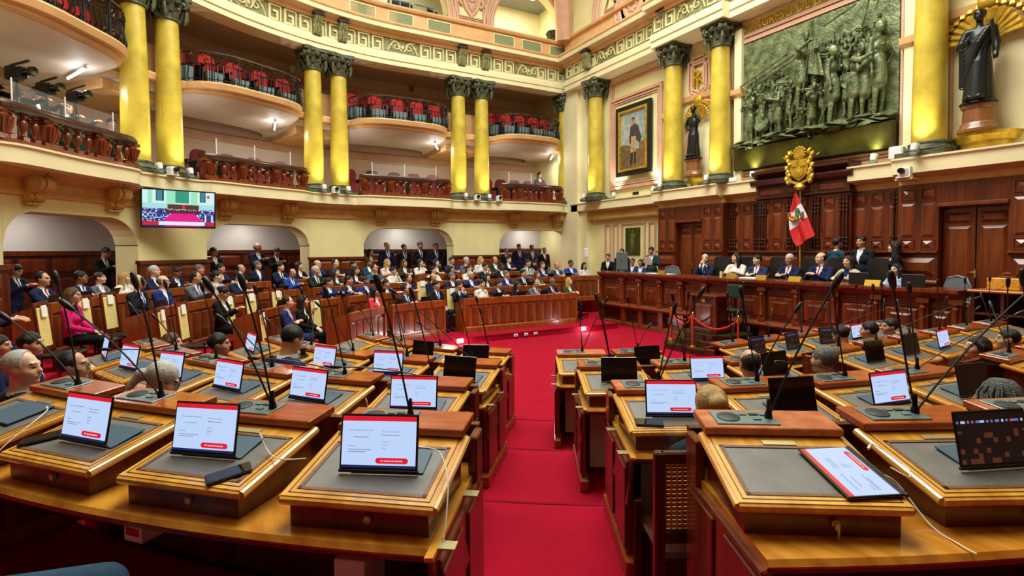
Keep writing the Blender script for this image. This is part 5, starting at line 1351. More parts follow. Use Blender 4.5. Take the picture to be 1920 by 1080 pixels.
# ================================================================ NEAR BLOCK: COUNTERS, DESKS, CONSOLES, TABLETS
ROWR = {1: 7.92, 2: 6.67, 3: 5.32, 4: 4.0}
ROWZ = {1: .60, 2: .45, 3: .30, 4: .15}
PIT = {1: 5.2, 2: 6.15, 3: 7.8, 4: 10.3}
LEG = 4.5
L_, R_ = 'left of the aisle', 'right of the aisle'
DESKS = {  # row: list of (block, [(s, state)...])
 1: [('L', [(-38.8-5.2*i, st) for i, st in enumerate(['ui', 'ui', 'ui', 'cover'])]), ('R', [(-27.2+5.2*i, st) for i, st in enumerate(['flat', 'icons', 'off', 'none'])])],
 2: [('L', [(-41.6-6.15*i, st) for i, st in enumerate(['ui', 'ui', 'ui', 'ui', 'ui', 'ui'])]), ('R', [(-27.9+6.1*i, st) for i, st in enumerate(['ui', 'off', 'ui', 'grey'])]), ('S', [(1.7+4.5*i, st) for i, st in enumerate(['none', 'none', 'none'])])],
 3: [('L', [(-43.0-7.8*i, st) for i, st in enumerate(['off', 'ui', 'ui', 'none', 'ui'])]), ('R', [(-28.3+8.0*i, st) for i, st in enumerate(['off', 'ui', 'off'])]), ('S', [(1.2+4.6*i, st) for i, st in enumerate(['off', 'grey', 'ui', 'none', 'none', 'none'])])],
 4: [('L', [(-46.6-10.2*i, st) for i, st in enumerate(['off', 'off', 'none', 'none'])]), ('R', [(-29.3, 'none'), (-19.0, 'off')]), ('S', [(1.3+4.5*i, st) for i, st in enumerate(['video', 'video', 'video', 'ui', 'none', 'none'])])]}
TILT = math.radians(11); WT = .655
def lidz(y): return .80+y*math.tan(TILT)
LIDM = Matrix.Translation((0, 0, .80)) @ Matrix.Rotation(TILT, 4, 'X')
def make_desk():
    root = empty('writing_desk')
    b = MB(); b.prism([(-.18, WT+.002), (.25, WT+.002), (.25, lidz(.25)-.026), (-.18, lidz(-.18)-.026)], -.26, .26, ax='x'); b.build('desk_box', 'wood', root)
    b = MB(); w, d0, d1, t = .285, -.20, .265, .04
    for x0, x1, y0, y1 in ((-w, w, d0, d0+t), (-w, w, .16, d1), (-w, -w+t, d0+t, .16), (w-t, w, d0+t, .16)):
        b.box(((x0+x1)/2, (y0+y1)/2, -.005), (x1-x0, y1-y0, .036), 0, LIDM)
    # rounded outer bead
    ring = [(-w, d0), (w, d0), (w, d1), (-w, d1)]
    for (p, q) in zip(ring, ring[1:]+ring[:1]): b.tube([(p[0], p[1], -.006), (q[0], q[1], -.006)], .016, 8, 0, LIDM)
    lid = b.build('lid_frame', 'honey', root, smooth=.6)
    b = MB(); e = .018
    for x0, x1, y0, y1 in ((-w+e, w-e, d0+e, d0+e+.004), (-w+e, -w+e+.004, d0+e, d1-e), (w-e-.004, w-e, d0+e, d1-e)): b.box(((x0+x1)/2, (y0+y1)/2, .0135), (x1-x0, y1-y0, .002), 0, LIDM)
    b.build('inlay_line', 'wood_dark', lid)
    b = MB(); b.box((0, 0, .006), (2*(w-t), .32, .012), 0, LIDM); b.build('leather_inset', 'leather', root)
    b = MB(); a_, c_ = w-t, .16
    for x0, x1, y0, y1 in ((-a_, a_, -c_, -c_+.016), (-a_, a_, c_-.016, c_), (-a_, -a_+.016, -c_, c_), (a_-.016, a_, -c_, c_)): b.box(((x0+x1)/2, (y0+y1)/2, .0135), (x1-x0, y1-y0, .004), 0, LIDM)
    b.build('leather_trim', 'leather_edge', root)
    b = MB(); b.box((0, .178, .016), (.13, .03, .006), 0, LIDM); b.build('hinge_plate', 'hinge', root)
    b = MB(); b.lathe([(0, 0), (.016, 0), (.014, .012), (0, .016)], 10, 0, frame((.04, -.182, WT+.05), 0, math.pi/2)); b.build('lock', 'hinge', root)
    return root
CONM = Matrix.Translation((0, .315, .888)) @ Matrix.Rotation(math.radians(5), 4, 'X')
def make_console(worn=False):
    root = empty('microphone_console')
    b = MB(); b.box((0, 0, 0), (.56, .20, .034), 0, CONM, ch=.004); b.box((0, .03, -.024), (.53, .12, .014), 1, CONM); b.prism([(.30, WT+.002), (.40, WT+.002), (.40, .872), (.30, .866)], -.22, .22, 1, ax='x'); b.build('console_box', ['console_worn' if worn else 'console', 'wood_dark'], root)
    b = MB(); b.box((-.09, .0, .0195), (.26, .14, .006), 0, CONM, ch=.002); b.build('control_plate', 'panel_metal', root)
    b = MB(); b.lathe([(.0, .0225), (.046, .0225), (.048, .0255), (.044, .0275), (0, .028)], 18, 0, CONM @ Matrix.Translation((-.155, .0, 0))); b.build('speaker_grille', 'grille', root, smooth=.5)
    for i, (x, y, w) in enumerate(((-.085, .03, .03), (-.04, .03, .036), (.0, .03, .03), (-.04, -.02, .034))):
        b = MB(); b.box((x, y, .0245), (w, .018, .005), 0, CONM); b.build('display' if i == 1 else 'button', 'grille' if i == 1 else 'panel_metal', root)
    return root
def gooseneck(parent, tip, foam=.5):                     # tip in console-local coordinates
    base = CONM @ Vector((.015, .0, .02)); tip = Vector(tip); up = base+Vector((0, 0, .12))
    pts = [base.lerp(base, 0)]+[((1-u)**2)*base+2*u*(1-u)*(base+(tip-base)*.45+Vector((0, .015, .05)))+u*u*tip for u in [i/10 for i in range(1, 11)]]
    b = MB(); b.tube(pts, [.0055]+[.0048]*9+[.005], 6); b.lathe([(.018, 0), (.016, .02), (.010, .035), (.008, .08), (.005, .085)], 8, 0, Matrix.Translation(base)); g = b.build('gooseneck', 'black', parent, smooth=.8)
    d = (pts[-1]-pts[-2]).normalized(); b = MB(); k = foam
    b.tube([tip-d*.01, tip+d*.008, tip+d*.04, tip+d*.07, tip+d*.08], [.007, .011+.004*k, .012+.006*k, .010+.005*k, .003], 10); b.build('microphone_head', 'black', g, smooth=.8)
def make_tablet(kind):
    root = empty('tablet'); W_, H_ = .305, .205
    b = MB(); b.box((0, 0, H_/2), (W_, .009, H_), ch=.0035); b.build('tablet_body', 'black_gloss' if kind != 'grey' else 'black', root)
    if kind in ('ui', 'flat'):
        S_ = lambda x0, x1, z0, z1, y: b.box(((x0+x1)/2, y, (z0+z1)/2), (x1-x0, .0006, z1-z0))
        w = W_/2-.008
        b = MB(); S_(-w, w, .018, H_-.026, -.0050); scr = b.build('screen', 'screen_white', root)
        b = MB(); S_(-w, w, H_-.026, H_-.008, -.0050); b.build('header_bar', 'screen_red', root)
        b = MB(); S_(-w, w, .009, .018, -.0050); b.build('navigation_bar', 'screen_navy', root)
        b = MB(); pts = [(.0+.011*math.cos(a), .035+.0105*math.sin(a)) for a in np.linspace(math.pi/2, 1.5*math.pi, 7)]+[(.105+.011*math.cos(a), .035+.0105*math.sin(a)) for a in np.linspace(-math.pi/2, math.pi/2, 7)]
        b.prism(pts, -.0058, -.0052, ax='y'); b.build('red_button', 'screen_red', root)
        for txt, x, z, sz, mm in (('Primera Legislatura Ordinaria 2025', -.118, .145, .0068, 'screen_text'), ('Resumen de asistencia', .012, .141, .0072, 'screen_text'), ('Asistencia', -.122, .088, .0072, 'screen_text'), ('Presentes', .012, .104, .0068, 'screen_text'), ('Ausentes', .012, .092, .0068, 'screen_text'), ('Otros', .012, .080, .0068, 'screen_text'), ('Ver reporte de asistencia', .008, .035, .0085, 'screen_glyph')):
            k = (txt, sz)
            if k not in TXT:
                me = text_mesh(txt, sz, .0002, 'LEFT'); me.materials.append(MATS[mm]); TXT[k] = me
            o = obj('screen_lettering', TXT[k], root); o.matrix_local = Matrix.Translation((x, -.0062, z)) @ Matrix.Rotation(math.pi/2, 4, 'X')
        b = MB()
        for x0, x1, z in ((-.12, -.03, .074), (-.12, -.05, .066), (.012, .08, .128), (-.10, -.04, .120)): S_(x0, x1, z-.001, z+.001, -.0056)
        b.build('text_lines', 'screen_text', root)['kind'] = 'stuff'
    elif kind in ('video', 'icons'):
        def vid(u, v):
            if kind == 'icons' and .78 < v < .86 and (u*14) % 1 < .6: return ((90, 140, 220), (220, 220, 235), (60, 170, 190), (220, 90, 160))[int(u*14) % 4]
            r = random.Random(int(u*16)*31+int(v*10)); q = r.random()
            return (60, 70, 150) if (kind == 'video' and .8 < v < .9 and q > .3) else ((96, 52, 34) if q > .75 and v < .65 else (22, 15, 14))
        if kind not in VID: VID[kind] = color_grid('screen_picture', W_-.016, H_-.02, 32, 20, vid, emit=.6, rough=.2)
        obj('screen', VID[kind], root, (0, -.0052, H_/2))
    b = MB(); b.box((0, 0, -.004), (W_+.006, .014, .012), ch=.003); b.build('case_hinge', 'black', root)
    if kind != 'flat':
        b = MB(); b.prism([(0, .0), (.15, .0), (.15, .004), (0, .004)], -.14, .14, ax='x'); f_ = b.build('case_cover', 'blue_cover', root); f_.matrix_local = Matrix.Translation((.03, .012, -.012)) @ Matrix.Rotation(math.radians(0), 4, 'X'); f_.rotation_euler[0] = math.radians(24)
    return root
TXT = {}; VID = {}
deskP = make_desk(); conP = {False: make_console(False), True: make_console(True)}; tabP = {}
first = {'d': True, False: True, True: True}
def inst(proto, key, loc, rz):
    if first.get(key, True): first[key] = False; o = proto; o.location = loc; o.rotation_euler = (0, 0, rz); return o
    return copy_tree(proto, None, loc, rz)
TIPS = {(1, 'L', 0): (713, 545, .0), (1, 'L', 1): (398, 545, .0), (1, 'L', 2): (136, 580, .0), (1, 'L', 3): (18, 600, .0), (1, 'R', 0): (1562, 540, -.02), (1, 'R', 1): (1935, 540, 0), (2, 'R', 0): (1262, 588, 0), (2, 'R', 2): (1470, 679, -.1), (2, 'L', 1): (485, 672, .0), (2, 'L', 0): (638, 688, 0), (2, 'R', 1): (1490, 585, 0), (2, 'R', 3): (1905, 590, 0), (3, 'R', 0): (1127, 578, 0), (3, 'R', 1): (1290, 560, 0), (3, 'L', 0): (743, 550, 0), (4, 'L', 0): (902, 588, 0), (4, 'R', 0): (1086, 575, 0), (3, 'L', 2): (600, 575, 0), (2, 'L', 3): (205, 655, 0), (3, 'S', 1): (1828, 560, 0), (4, 'S', 3): (1680, 575, 0), (2, 'L', 2): (420, 600, 0)}
STL = {'ui': 'lit white tablet', 'flat': 'tablet lying flat', 'icons': 'dark home-screen tablet', 'off': 'switched-off black tablet', 'grey': 'dull grey switched-off tablet', 'video': 'tablet showing a dark video', 'none': 'bare leather top', 'cover': 'blue cover'}
RN = {1: 'nearest row', 2: 'second row', 3: 'third row', 4: 'front row'}
BN = {'L': L_, 'R': R_, 'S': 'in the straight right wing'}
rq = random.Random(5)
DESKPOS = {}
for row, blocks in DESKS.items():
    R0, Z0 = ROWR[row], ROWZ[row]
    for bl, lst in blocks:
        hp = (PIT[row] if bl != 'S' else LEG)/2
        sa = min(q for q, _ in lst)-hp; sb = max(q for q, _ in lst)+hp; he = ds_m(R0, .30, -90)
        if bl == 'L': sb = max(q for q, _ in lst)+he
        if bl == 'R': sa = min(q for q, _ in lst)-he*(.9 if row == 1 else 1)
        mid = U((sa+sb)/2, R0)
        root = empty('row_counter', (mid[0], mid[1], Z0)); inv = Matrix.Translation((-mid[0], -mid[1], -Z0))
        tag(root, 'curved wooden counter of the %s %s' % (RN[row], BN[bl]), 'counter', 'desk row counters')
        def bu(b, name, m_, **k): b.v = [tuple(inv @ Vector(v)) for v in b.v]; return b.build(name, m_, root, **k)
        b = MB(); b.sweepU([(R0-.47, Z0+.62), (R0+.25, Z0+.62), (R0+.265, Z0+.637), (R0+.25, Z0+.655), (R0-.47, Z0+.655)], sa, sb, 1.5); bu(b, 'worktop', 'honey_top', smooth=.5)
        b = MB(); b.sweepU([(R0+.21, Z0+.60), (R0+.24, Z0+.60), (R0+.24, Z0+.62), (R0+.21, Z0+.62)], sa, sb, 1.5); bu(b, 'apron', 'wood', smooth=.5)
        b = MB(); b.sweepU([(R0-.515, Z0-.22), (R0-.515, Z0+.80), (R0-.53, Z0+.81), (R0-.53, Z0+.83), (R0-.485, Z0+.83), (R0-.485, Z0-.22)], sa, sb, 1.5); bu(b, 'modesty_panel', 'wood', smooth=.5)
        for e, q in ((-1, sa), (1, sb)):                       # end panels toward the aisles
            p = U(q, R0-.08); rz = faceU(q)
            b = MB(); b.box((0, .02, .31), (.04, .72, .62), ch=.006); b.box((0, .33, .72), (.04, .14, .20), ch=.006); ep = b.build('end_panel', 'wood_panel', root); ep.matrix_local = inv @ frame((p[0], p[1], Z0), rz)
            for yy in (-.2, .2):
                b = MB(); b.box((e*.025*-1*-1, yy, .36), (.012, .30, .46), ch=.005); q2 = b.build('raised_panel', 'wood', ep)
            b = MB(); b.box((0, 0, .05), (.07, .82, .10), ch=.01); b.build('end_plinth', 'wood_bench', ep)
            if bl in 'LR' and (row, bl) != (1, 'R') and ((bl == 'L' and e == 1) or (bl == 'R' and e == -1)):
                b = MB(); b.box((e*.06, -.12, .52), (.018, .56, .26), 0, frame((0, 0, 0), 0, 0, -e*.10), ch=.004); b.box((e*.058, -.12, .655), (.03, .56, .014), 1, frame((0, 0, 0), 0, 0, -e*.10)); fp = b.build('hinged_flap', ['red_wood' if False else 'wood', 'honey'], ep)
                for yy in (-.32, .06): b = MB(); b.box((e*.035, yy, .664), (.06, .05, .006)); b.build('flap_hinge', 'hinge', ep)
        for i, (q, st) in enumerate(lst):
            p = U(q, R0-(.06 if (row, bl) == (1, 'R') else 0)); rz = faceU(q)-(math.radians(6) if (row, bl) == (1, 'R') else 0); loc = (p[0], p[1], Z0); DESKPOS[(row, bl, i)] = (q, p)
            where = '%s, %s %s' % (RN[row], ORD[i+1], {'L': 'left of the aisle', 'R': 'right of the aisle', 'S': 'in the right wing'}[bl])
            d = inst(deskP, 'd', loc, rz); tag(d, 'honey desk with %s, %s' % (STL[st], where), 'desk', 'delegate desks')
            worn = (row, bl, i) in ((1, 'R', 0), (2, 'R', 0), (4, 'R', 0))
            c = inst(conP[worn], worn, loc, rz); tag(c, '%s microphone console, %s' % ('worn pale' if worn else 'brown', where), 'microphone console', 'microphone consoles')
            Lm = Matrix.Translation(loc) @ Matrix.Rotation(rz, 4, 'Z')
            if (row, bl, i) in TIPS:
                tx, ty, dd = TIPS[(row, bl, i)]; bw = Lm @ CONM @ Vector((.015, 0, .03)); dv = ray(tx, ty); tt = (depth(bw)+dd)/float(dv @ FWD2); tip = Lm.inverted() @ Vector(CAM+dv*tt)
                gooseneck(c, tip, .7 if row == 1 else .3)
            else:
                sx = -1 if bl == 'L' else 1; gooseneck(c, (sx*rq.uniform(.05, .22), .40-rq.uniform(-.1, .2), .90+rq.uniform(.2, .36)), .2)
            if st in ('none', 'cover'):
                if st == 'cover':
                    b = MB(); b.box((0, 0, .006), (.26, .2, .012), ch=.003); o = b.build('tablet_cover', 'blue_cover', None); o.matrix_world = Lm @ LIDM @ Matrix.Translation((.02, .05, .016)); tag(o, 'closed blue tablet cover lying on the far left nearest desk', 'tablet cover')
                continue
            kk = st
            if kk not in tabP: tabP[kk] = make_tablet(kk); t_ = tabP[kk]
            else: t_ = copy_tree(tabP[kk])
            if st == 'flat': t_.matrix_world = Lm @ LIDM @ Matrix.Translation((.165, -.02, .024)) @ Matrix.Rotation(math.radians(97), 4, 'Z') @ Matrix.Translation((0, -.105, 0)) @ Matrix.Rotation(math.radians(-90), 4, 'X') @ Matrix.Scale(1.0, 4)
            else: t_.matrix_world = Lm @ LIDM @ Matrix.Translation((-.035 if (row, bl, i) == (1, 'L', 1) else rq.uniform(-.03, .05), -.055+rq.uniform(-.01, .02), .03)) @ Matrix.Rotation(rq.uniform(-.10, .10), 4, 'Z') @ Matrix.Rotation(math.radians(-22), 4, 'X')
            tag(t_, '%s on desk in the %s' % (STL[st], where), 'tablet', 'desk tablets')
# ---- phones
def phone(row, bl, i, lx, ly, a, lab):
    q, p = DESKPOS[(row, bl, i)]; Lm = frame((p[0], p[1], ROWZ[row]), faceU(q))
    root = empty('smartphone'); root.matrix_world = Lm @ LIDM @ Matrix.Translation((lx, ly, .016)) @ Matrix.Rotation(a, 4, 'Z'); tag(root, lab, 'phone', 'smartphones')
    b = MB(); b.box((0, 0, .005), (.076, .158, .010), ch=.004); b.build('phone_body', 'black', root); b = MB(); b.box((0, 0, .0103), (.068, .148, .0008)); b.build('phone_screen', 'black_gloss', root)
phone(1, 'L', 1, .17, -.125, -.75, 'black smartphone at the right edge of the second nearest left desk')
phone(1, 'L', 2, -.22, -.08, -.75, 'black smartphone left of the tablet on the third nearest left desk')
phone(2, 'R', 0, -.17, -.125, 1.45, 'black smartphone below the tablet on the desk before the person in dark teal')
# ---- white cables
def cable(row, bl, i, pts, lab):
    q, p = DESKPOS[(row, bl, i)]; Lm = frame((p[0], p[1], ROWZ[row]), faceU(q)-(math.radians(6) if (row, bl) == (1, 'R') else 0))
    P = [Vector(a) for a in pts]; S2 = []
    for k in range(len(P)-1):
        a, b, c, d = P[max(k-1, 0)], P[k], P[k+1], P[min(k+2, len(P)-1)]
        for u in [j/6 for j in range(6)]: S2.append(.5*((2*b)+(-a+c)*u+(2*a-5*b+4*c-d)*u*u+(-a+3*b-3*c+d)*u**3))
    S2.append(P[-1]); b = MB(); b.tube([Lm @ v for v in S2], .0026, 5); a, e = Lm @ S2[0], Lm @ S2[1]; b.tube([a, a+(e-a).normalized()*.03], .005, 6)
    tag(b.build('charging_cable', 'cable_white', None, smooth=.9), lab, 'cable', 'white charging cables')
zL = lambda x, y, h=.03: (x, y, lidz(y)+h)
cable(1, 'L', 0, [zL(.16, .0, .10), zL(.24, .01, .08), zL(.30, -.08, .04), (.32, -.16, .74), (.325, -.22, .668)], 'white cable from the tablet on the nearest desk left of the aisle')
cable(1, 'L', 1, [zL(.17, .04, .09), zL(.22, .02, .04), zL(.28, -.01, .03), zL(.34, -.02, .03), zL(.42, .0, .03)], 'white cable lying over the second nearest left desk')
cable(1, 'L', 3, [zL(.17, .1, .04), zL(.22, .08, .04), zL(.3, .0, .04), (.34, -.12, .78), (.36, -.2, .72)], 'white cable hanging from the far left nearest desk')
cable(1, 'R', 0, [zL(.31, .10, .04), zL(.35, .13, .04), zL(.40, .02, .02), zL(.36, -.06, .03), zL(.32, -.02, .04)], 'white cable loop beside the flat tablet')
cable(1, 'R', 0, [zL(.30, .0, .0), (.37, .02, .76), (.41, -.10, .664), (.42, -.22, .662), (.43, -.28, .664)], 'white cable end on the counter right of the flat tablet')
cable(2, 'L', 1, [zL(.33, .1, .0), (.37, .1, .73), (.40, .18, .76), (.36, .22, .73), (.38, .05, .664)], 'tangled white cable between two second-row left desks')
cable(2, 'R', 0, [zL(.18, .05), zL(.27, .1), (.34, .15, .8), (.36, .0, .72)], 'white cable behind the person in dark teal')
cable(3, 'R', 0, [zL(.17, .05), zL(.26, .12), (.33, .1, .8), (.35, -.1, .664)], 'white cable beside the third-row switched-off tablet')
cable(2, 'R', 2, [zL(.18, .05), zL(.27, .0), (.34, -.05, .74), (.36, -.2, .664), (.3, -.3, .664)], 'white cable right of the second-row lit tablet')
cable(3, 'S', 0, [zL(.16, .1), zL(.25, .05), (.34, 0, .75), (.36, -.2, .664)], 'white cable on the right wing desk')
cable(1, 'L', 0, [(-.1, -.38, .50), (.02, -.40, .40), (.16, -.38, .36), (.27, -.36, .47)], 'white cable drooping under the nearest desk left of the aisle')
cable(1, 'R', 0, [(-.1, -.36, .42), (.08, -.38, .34), (.24, -.38, .30), (.40, -.34, .52)], 'white cable drooping under the desk with the flat tablet')
# key in the lock of the flat-tablet desk
q, p = DESKPOS[(1, 'R', 0)]; b = MB(); b.box((.04, -.203, .70), (.016, .004, .022)); b.box((.043, -.205, .668), (.009, .003, .045), ch=.001)
o = b.build('key', 'hinge', None); o.matrix_world = frame((p[0], p[1], ROWZ[1]), faceU(q)-math.radians(6)); tag(o, 'small key hanging from the lock of the flat-tablet desk', 'key')
# boxes stored under the nearest desks
for row, bl, i, x, y, z, sz, c_, lab in ((1, 'L', 0, -.14, .12, .0, (.13, .2, .42), 'paper', 'white and red carton under the nearest desk left of the aisle'), (1, 'L', 2, .12, .15, .30, (.12, .14, .09), 'paper', 'white carton in the dark under the third left desk'), (2, 'R', 0, -.1, .2, .05, (.14, .3, .5), 'corridor', 'grey board under the desk of the person in dark teal'), (3, 'R', 0, -.15, .2, .05, (.14, .3, .55), 'corridor', 'pale board under the third-row desk by the aisle'), (4, 'R', 0, -.15, .2, .05, (.12, .3, .5), 'corridor', 'pale board under the front-row desk by the aisle')):
    q, p = DESKPOS[(row, bl, i)]; b = MB(); b.box((0, 0, sz[2]/2), sz, 0, ch=.004); b.box((0, -sz[1]/2-.001, sz[2]*.55), (sz[0]*.7, .004, sz[2]*.4), 1)
    o = b.build('storage_box', [c_, 'red' if c_ == 'paper' else c_], None); o.matrix_world = frame((p[0], p[1], ROWZ[row]), faceU(q)) @ Matrix.Translation((x, y, z)); tag(o, lab, 'box', 'things under the desks')
# paper cups on the second-row counter
for row, bl, i, x, y, lab in ((2, 'L', 3, .34, .05, 'saucer of a cup between the left second-row desks'), (2, 'L', 2, .36, .0, 'white cup behind the person bowed over the left second row'), (2, 'R', 2, .36, .1, 'white saucer right of the second-row lit tablet'), (3, 'L', 3, .2, .1, 'dark coffee mug on the third-row left desk')):
    q, p = DESKPOS[(row, bl, i)]; b = MB(); b.lathe([(0, 0), (.04, 0), (.055, .012), (.05, .012), (.03, .006), (.025, .03), (.036, .075), (.032, .075), (0, .02)], 16)
    o = b.build('cup', 'black' if 'dark' in lab else 'cream_pale', None, smooth=.5); o.matrix_world = frame((p[0], p[1], ROWZ[row]), faceU(q)) @ Matrix.Translation((x, y, .656 if 'mug' not in lab else lidz(y)+.03)); tag(o, lab, 'cup', 'cups')
# ================================================================ LEFT WING BENCHES
BEN = {'A': (4.0, .15, [(s_px(652, 4.0), -145.2), (-148.8, -171), (-179, -201)]), 'B': (5.35, .30, [(s_px(484, 5.35), -145.4), (-148.6, -170.6), (-177, -203)]), 'C': (6.70, .45, [(s_px(292, 6.70), -146), (-150, -174.5), (-178, -219)]), 'D': (8.05, .60, [(s_px(86, 8.05), -148), (-152.6, -176), (-181, -206)])}
BL = {'A': 'front', 'B': 'second', 'C': 'third', 'D': 'rear'}
SG = ['left', 'middle', 'right']
for k, (r0, z0, segs) in BEN.items():
    for i, (a, b_) in enumerate(segs):
        lo, hi = min(a, b_), max(a, b_); mid = U((lo+hi)/2, r0)
        root = empty('curved_bench_desk', (mid[0], mid[1], z0)); inv = Matrix.Translation((-mid[0], -mid[1], -z0)); tag(root, 'curved panelled bench desk, %s section of the %s far row' % (SG[i], BL[k]), 'bench desk', 'far bench desks')
        def bu(b, name, m_, **kw): b.v = [tuple(inv @ Vector(v)) for v in b.v]; return b.build(name, m_, root, **kw)
        b = MB(); b.sweepU([(r0, z0), (r0, z0+.72), (r0+.05, z0+.72), (r0+.05, z0)], lo, hi, 2); bu(b, 'carcass', 'wood_bench', smooth=.4)
        b = MB(); b.sweepU([(r0-.03, z0+.71), (r0-.04, z0+.86), (r0+.03, z0+.87), (r0+.05, z0+.83), (r0+.05, z0+.71)], lo, hi, 2); bu(b, 'top_board', 'wood_bench', smooth=.4)
        b = MB(); b.sweepU([(r0+.03, z0+.78), (r0+.03, z0+.81), (r0+.46, z0+.70), (r0+.46, z0+.67)], lo, hi, 2); bu(b, 'sloped_top', 'wood_top', smooth=.4)
        b = MB(); b.sweepU([(r0-.05, z0), (r0-.05, z0+.13), (r0-.02, z0+.15), (r0+.01, z0+.15), (r0+.01, z0)], lo, hi, 2); bu(b, 'base_moulding', 'wood_bench', smooth=.4)
        for e, q in ((-1, lo), (1, hi)):
            p = U(q, r0+.22); b = MB(); b.prism([(-.24, 0), (.27, 0), (.27, .87), (.20, .87), (-.24, .72)], -.025, .025, ax='x'); o = b.build('end_panel', 'wood_bench', root); o.matrix_local = inv @ frame((p[0], p[1], z0), faceU(q))
        step = ds_m(r0, .26, (lo+hi)/2); n = int((hi-lo)/step)
        for j in range(n):
            q = lo+(hi-lo)*(j+.5)/n; p = U(q, r0-.001); o = obj('front_panel', panel_mesh(.20, .48, .016, 'wood_panel', .02), root); o.matrix_local = inv @ frame((p[0], p[1], z0+.43), faceU(q)+math.pi)
# ---- cream backed chairs
def cream_chair():
    root = empty('cream_back_chair'); b = MB(); b.box((0, .02, .375), (.42, .42, .06), ch=.025); b.build('seat', 'black_leather', root)
    b = MB(); b.box((0, 0, .28), (.32, .03, .56), ch=.01); o = b.build('backrest_pad', 'cream_pad', root); o.matrix_local = Matrix.Translation((0, -.19, .47)) @ Matrix.Rotation(.10, 4, 'X')
    b = MB(); fillet_frame(b, .40, .66, .04, .03); o = b.build('back_frame', 'wood', root); o.matrix_local = Matrix.Translation((0, -.20, .78)) @ Matrix.Rotation(.10, 4, 'X')
    b = MB(); b.box((0, 0, 0), (.14, .012, .16)); o = b.build('reserved_slip', 'paper', root); o.matrix_local = Matrix.Translation((0, -.205, .98)) @ Matrix.Rotation(.10, 4, 'X')
    for sx in (-1, 1):
        for sy in (-1, 1): b = MB(); b.tube([(sx*.18, sy*.18, .43), (sx*.19, sy*.19, 0)], [.022, .016], 6); b.build('leg', 'wood_dark', root)
    return root
ch0 = None
TZ = {7.5: .60, 6.15: .45, 4.85: .30, 8.8: .60}
SEATZ = {4.85: .15, 6.15: .30, 7.5: .45, 8.8: .60}
for px, r, lab in ((112, 7.5, 'left of the person in pink'), (184, 7.5, 'just right of the person in pink'), (228, 7.5, 'right of the person in pink, against the bench'), (331, 6.15, 'before the person in bright blue'), (366, 6.15, 'left of the person in black holding a phone'), (447, 6.15, 'right of the person in black holding a phone'), (486, 6.15, 'behind the standing microphone by the second row'), (533, 6.15, 'behind the person with crossed arms'), (516, 4.85, 'left of the person with crossed arms'), (607, 4.85, 'right of the person in black beside crossed arms'), (797, 6.15, 'alone at the far aisle'), (853, 4.85, 'under the person seated in the far aisle')):
    s = s_px(px, r); p = U(s, r)
    if ch0 is None: ch0 = cream_chair(); o = ch0; o.location = (p[0], p[1], SEATZ[r]); o.rotation_euler[2] = faceU(s)
    else: o = copy_tree(ch0, None, (p[0], p[1], SEATZ[r]), faceU(s))
    tag(o, 'cream backed chair '+lab, 'chair', 'cream backed chairs')
# ---- black folders and microphones along the benches
rq = random.Random(9)
b = MB(); b.box((0, 0, .10), (.27, .012, .19), 0, frame((0, 0, .014), 0, -.65), ch=.004); b.box((0, .05, .008), (.27, .14, .012), ch=.003)
bt = b.build('bench_tablet', 'black', None); btused = False
for k, (r0, z0, segs) in BEN.items():
    cnt = 0
    for i, (a, b_) in enumerate(segs):
        lo, hi = min(a, b_), max(a, b_); st = ds_m(r0, .72, (lo+hi)/2); q = hi-st*.6
        while q > lo+st*.3:
            cnt += 1
            if rq.random() < .62:
                p = U(q, r0+.22); rz = faceU(q)+rq.uniform(-.12, .12)
                if not btused: o = bt; btused = True
                else: o = bt.copy(); COL.objects.link(o)
                o.matrix_world = frame((p[0], p[1], z0+.775), rz) @ Matrix.Rotation(.25, 4, 'X')
                tag(o, 'black tablet on the %s far bench, place %s from the left' % (BL[k], ORD[min(cnt, 30)]), 'tablet', 'bench tablets')
            q -= st
# ================================================================ PEOPLE
NAVY, DARK_, BLK, BLUE, BRB, GRY, TEAL, LGREY, WHT = (24, 34, 66), (24, 28, 38), (15, 15, 19), (30, 46, 118), (34, 66, 168), (92, 98, 110), (34, 66, 84), (176, 180, 184), (228, 226, 222)
CN = {NAVY: 'navy', DARK_: 'dark', BLK: 'black', BLUE: 'blue', BRB: 'bright blue', GRY: 'grey', TEAL: 'teal', LGREY: 'pale grey', WHT: 'white'}
RED_T, BLU_T, PNK_T, YEL_T, DRK_T = (190, 20, 34), (50, 70, 170), (216, 130, 150), (214, 178, 60), (24, 26, 40)
TN = {RED_T: 'red', BLU_T: 'blue', PNK_T: 'pink', YEL_T: 'yellow', DRK_T: 'dark'}
def P_(pose, arms, yaw=0.0, pitch=0.0, f=False, lean=0.0, res=.0145, skirt=False, wide=1.0):
    k = (pose, arms, yaw, pitch, f, lean, res, skirt, wide)
    return proto(k, pose=pose, arms=arms, yaw=yaw, pitch=pitch, female=f, lean=lean, res=res, skirt=skirt, wide=wide)
SR = {'A': 4.84, 'B': 6.18, 'C': 7.50, 'D': 8.76, 'K': 10.35}
SF = {'A': .15, 'B': .30, 'C': .45, 'D': .60, 'K': .60}
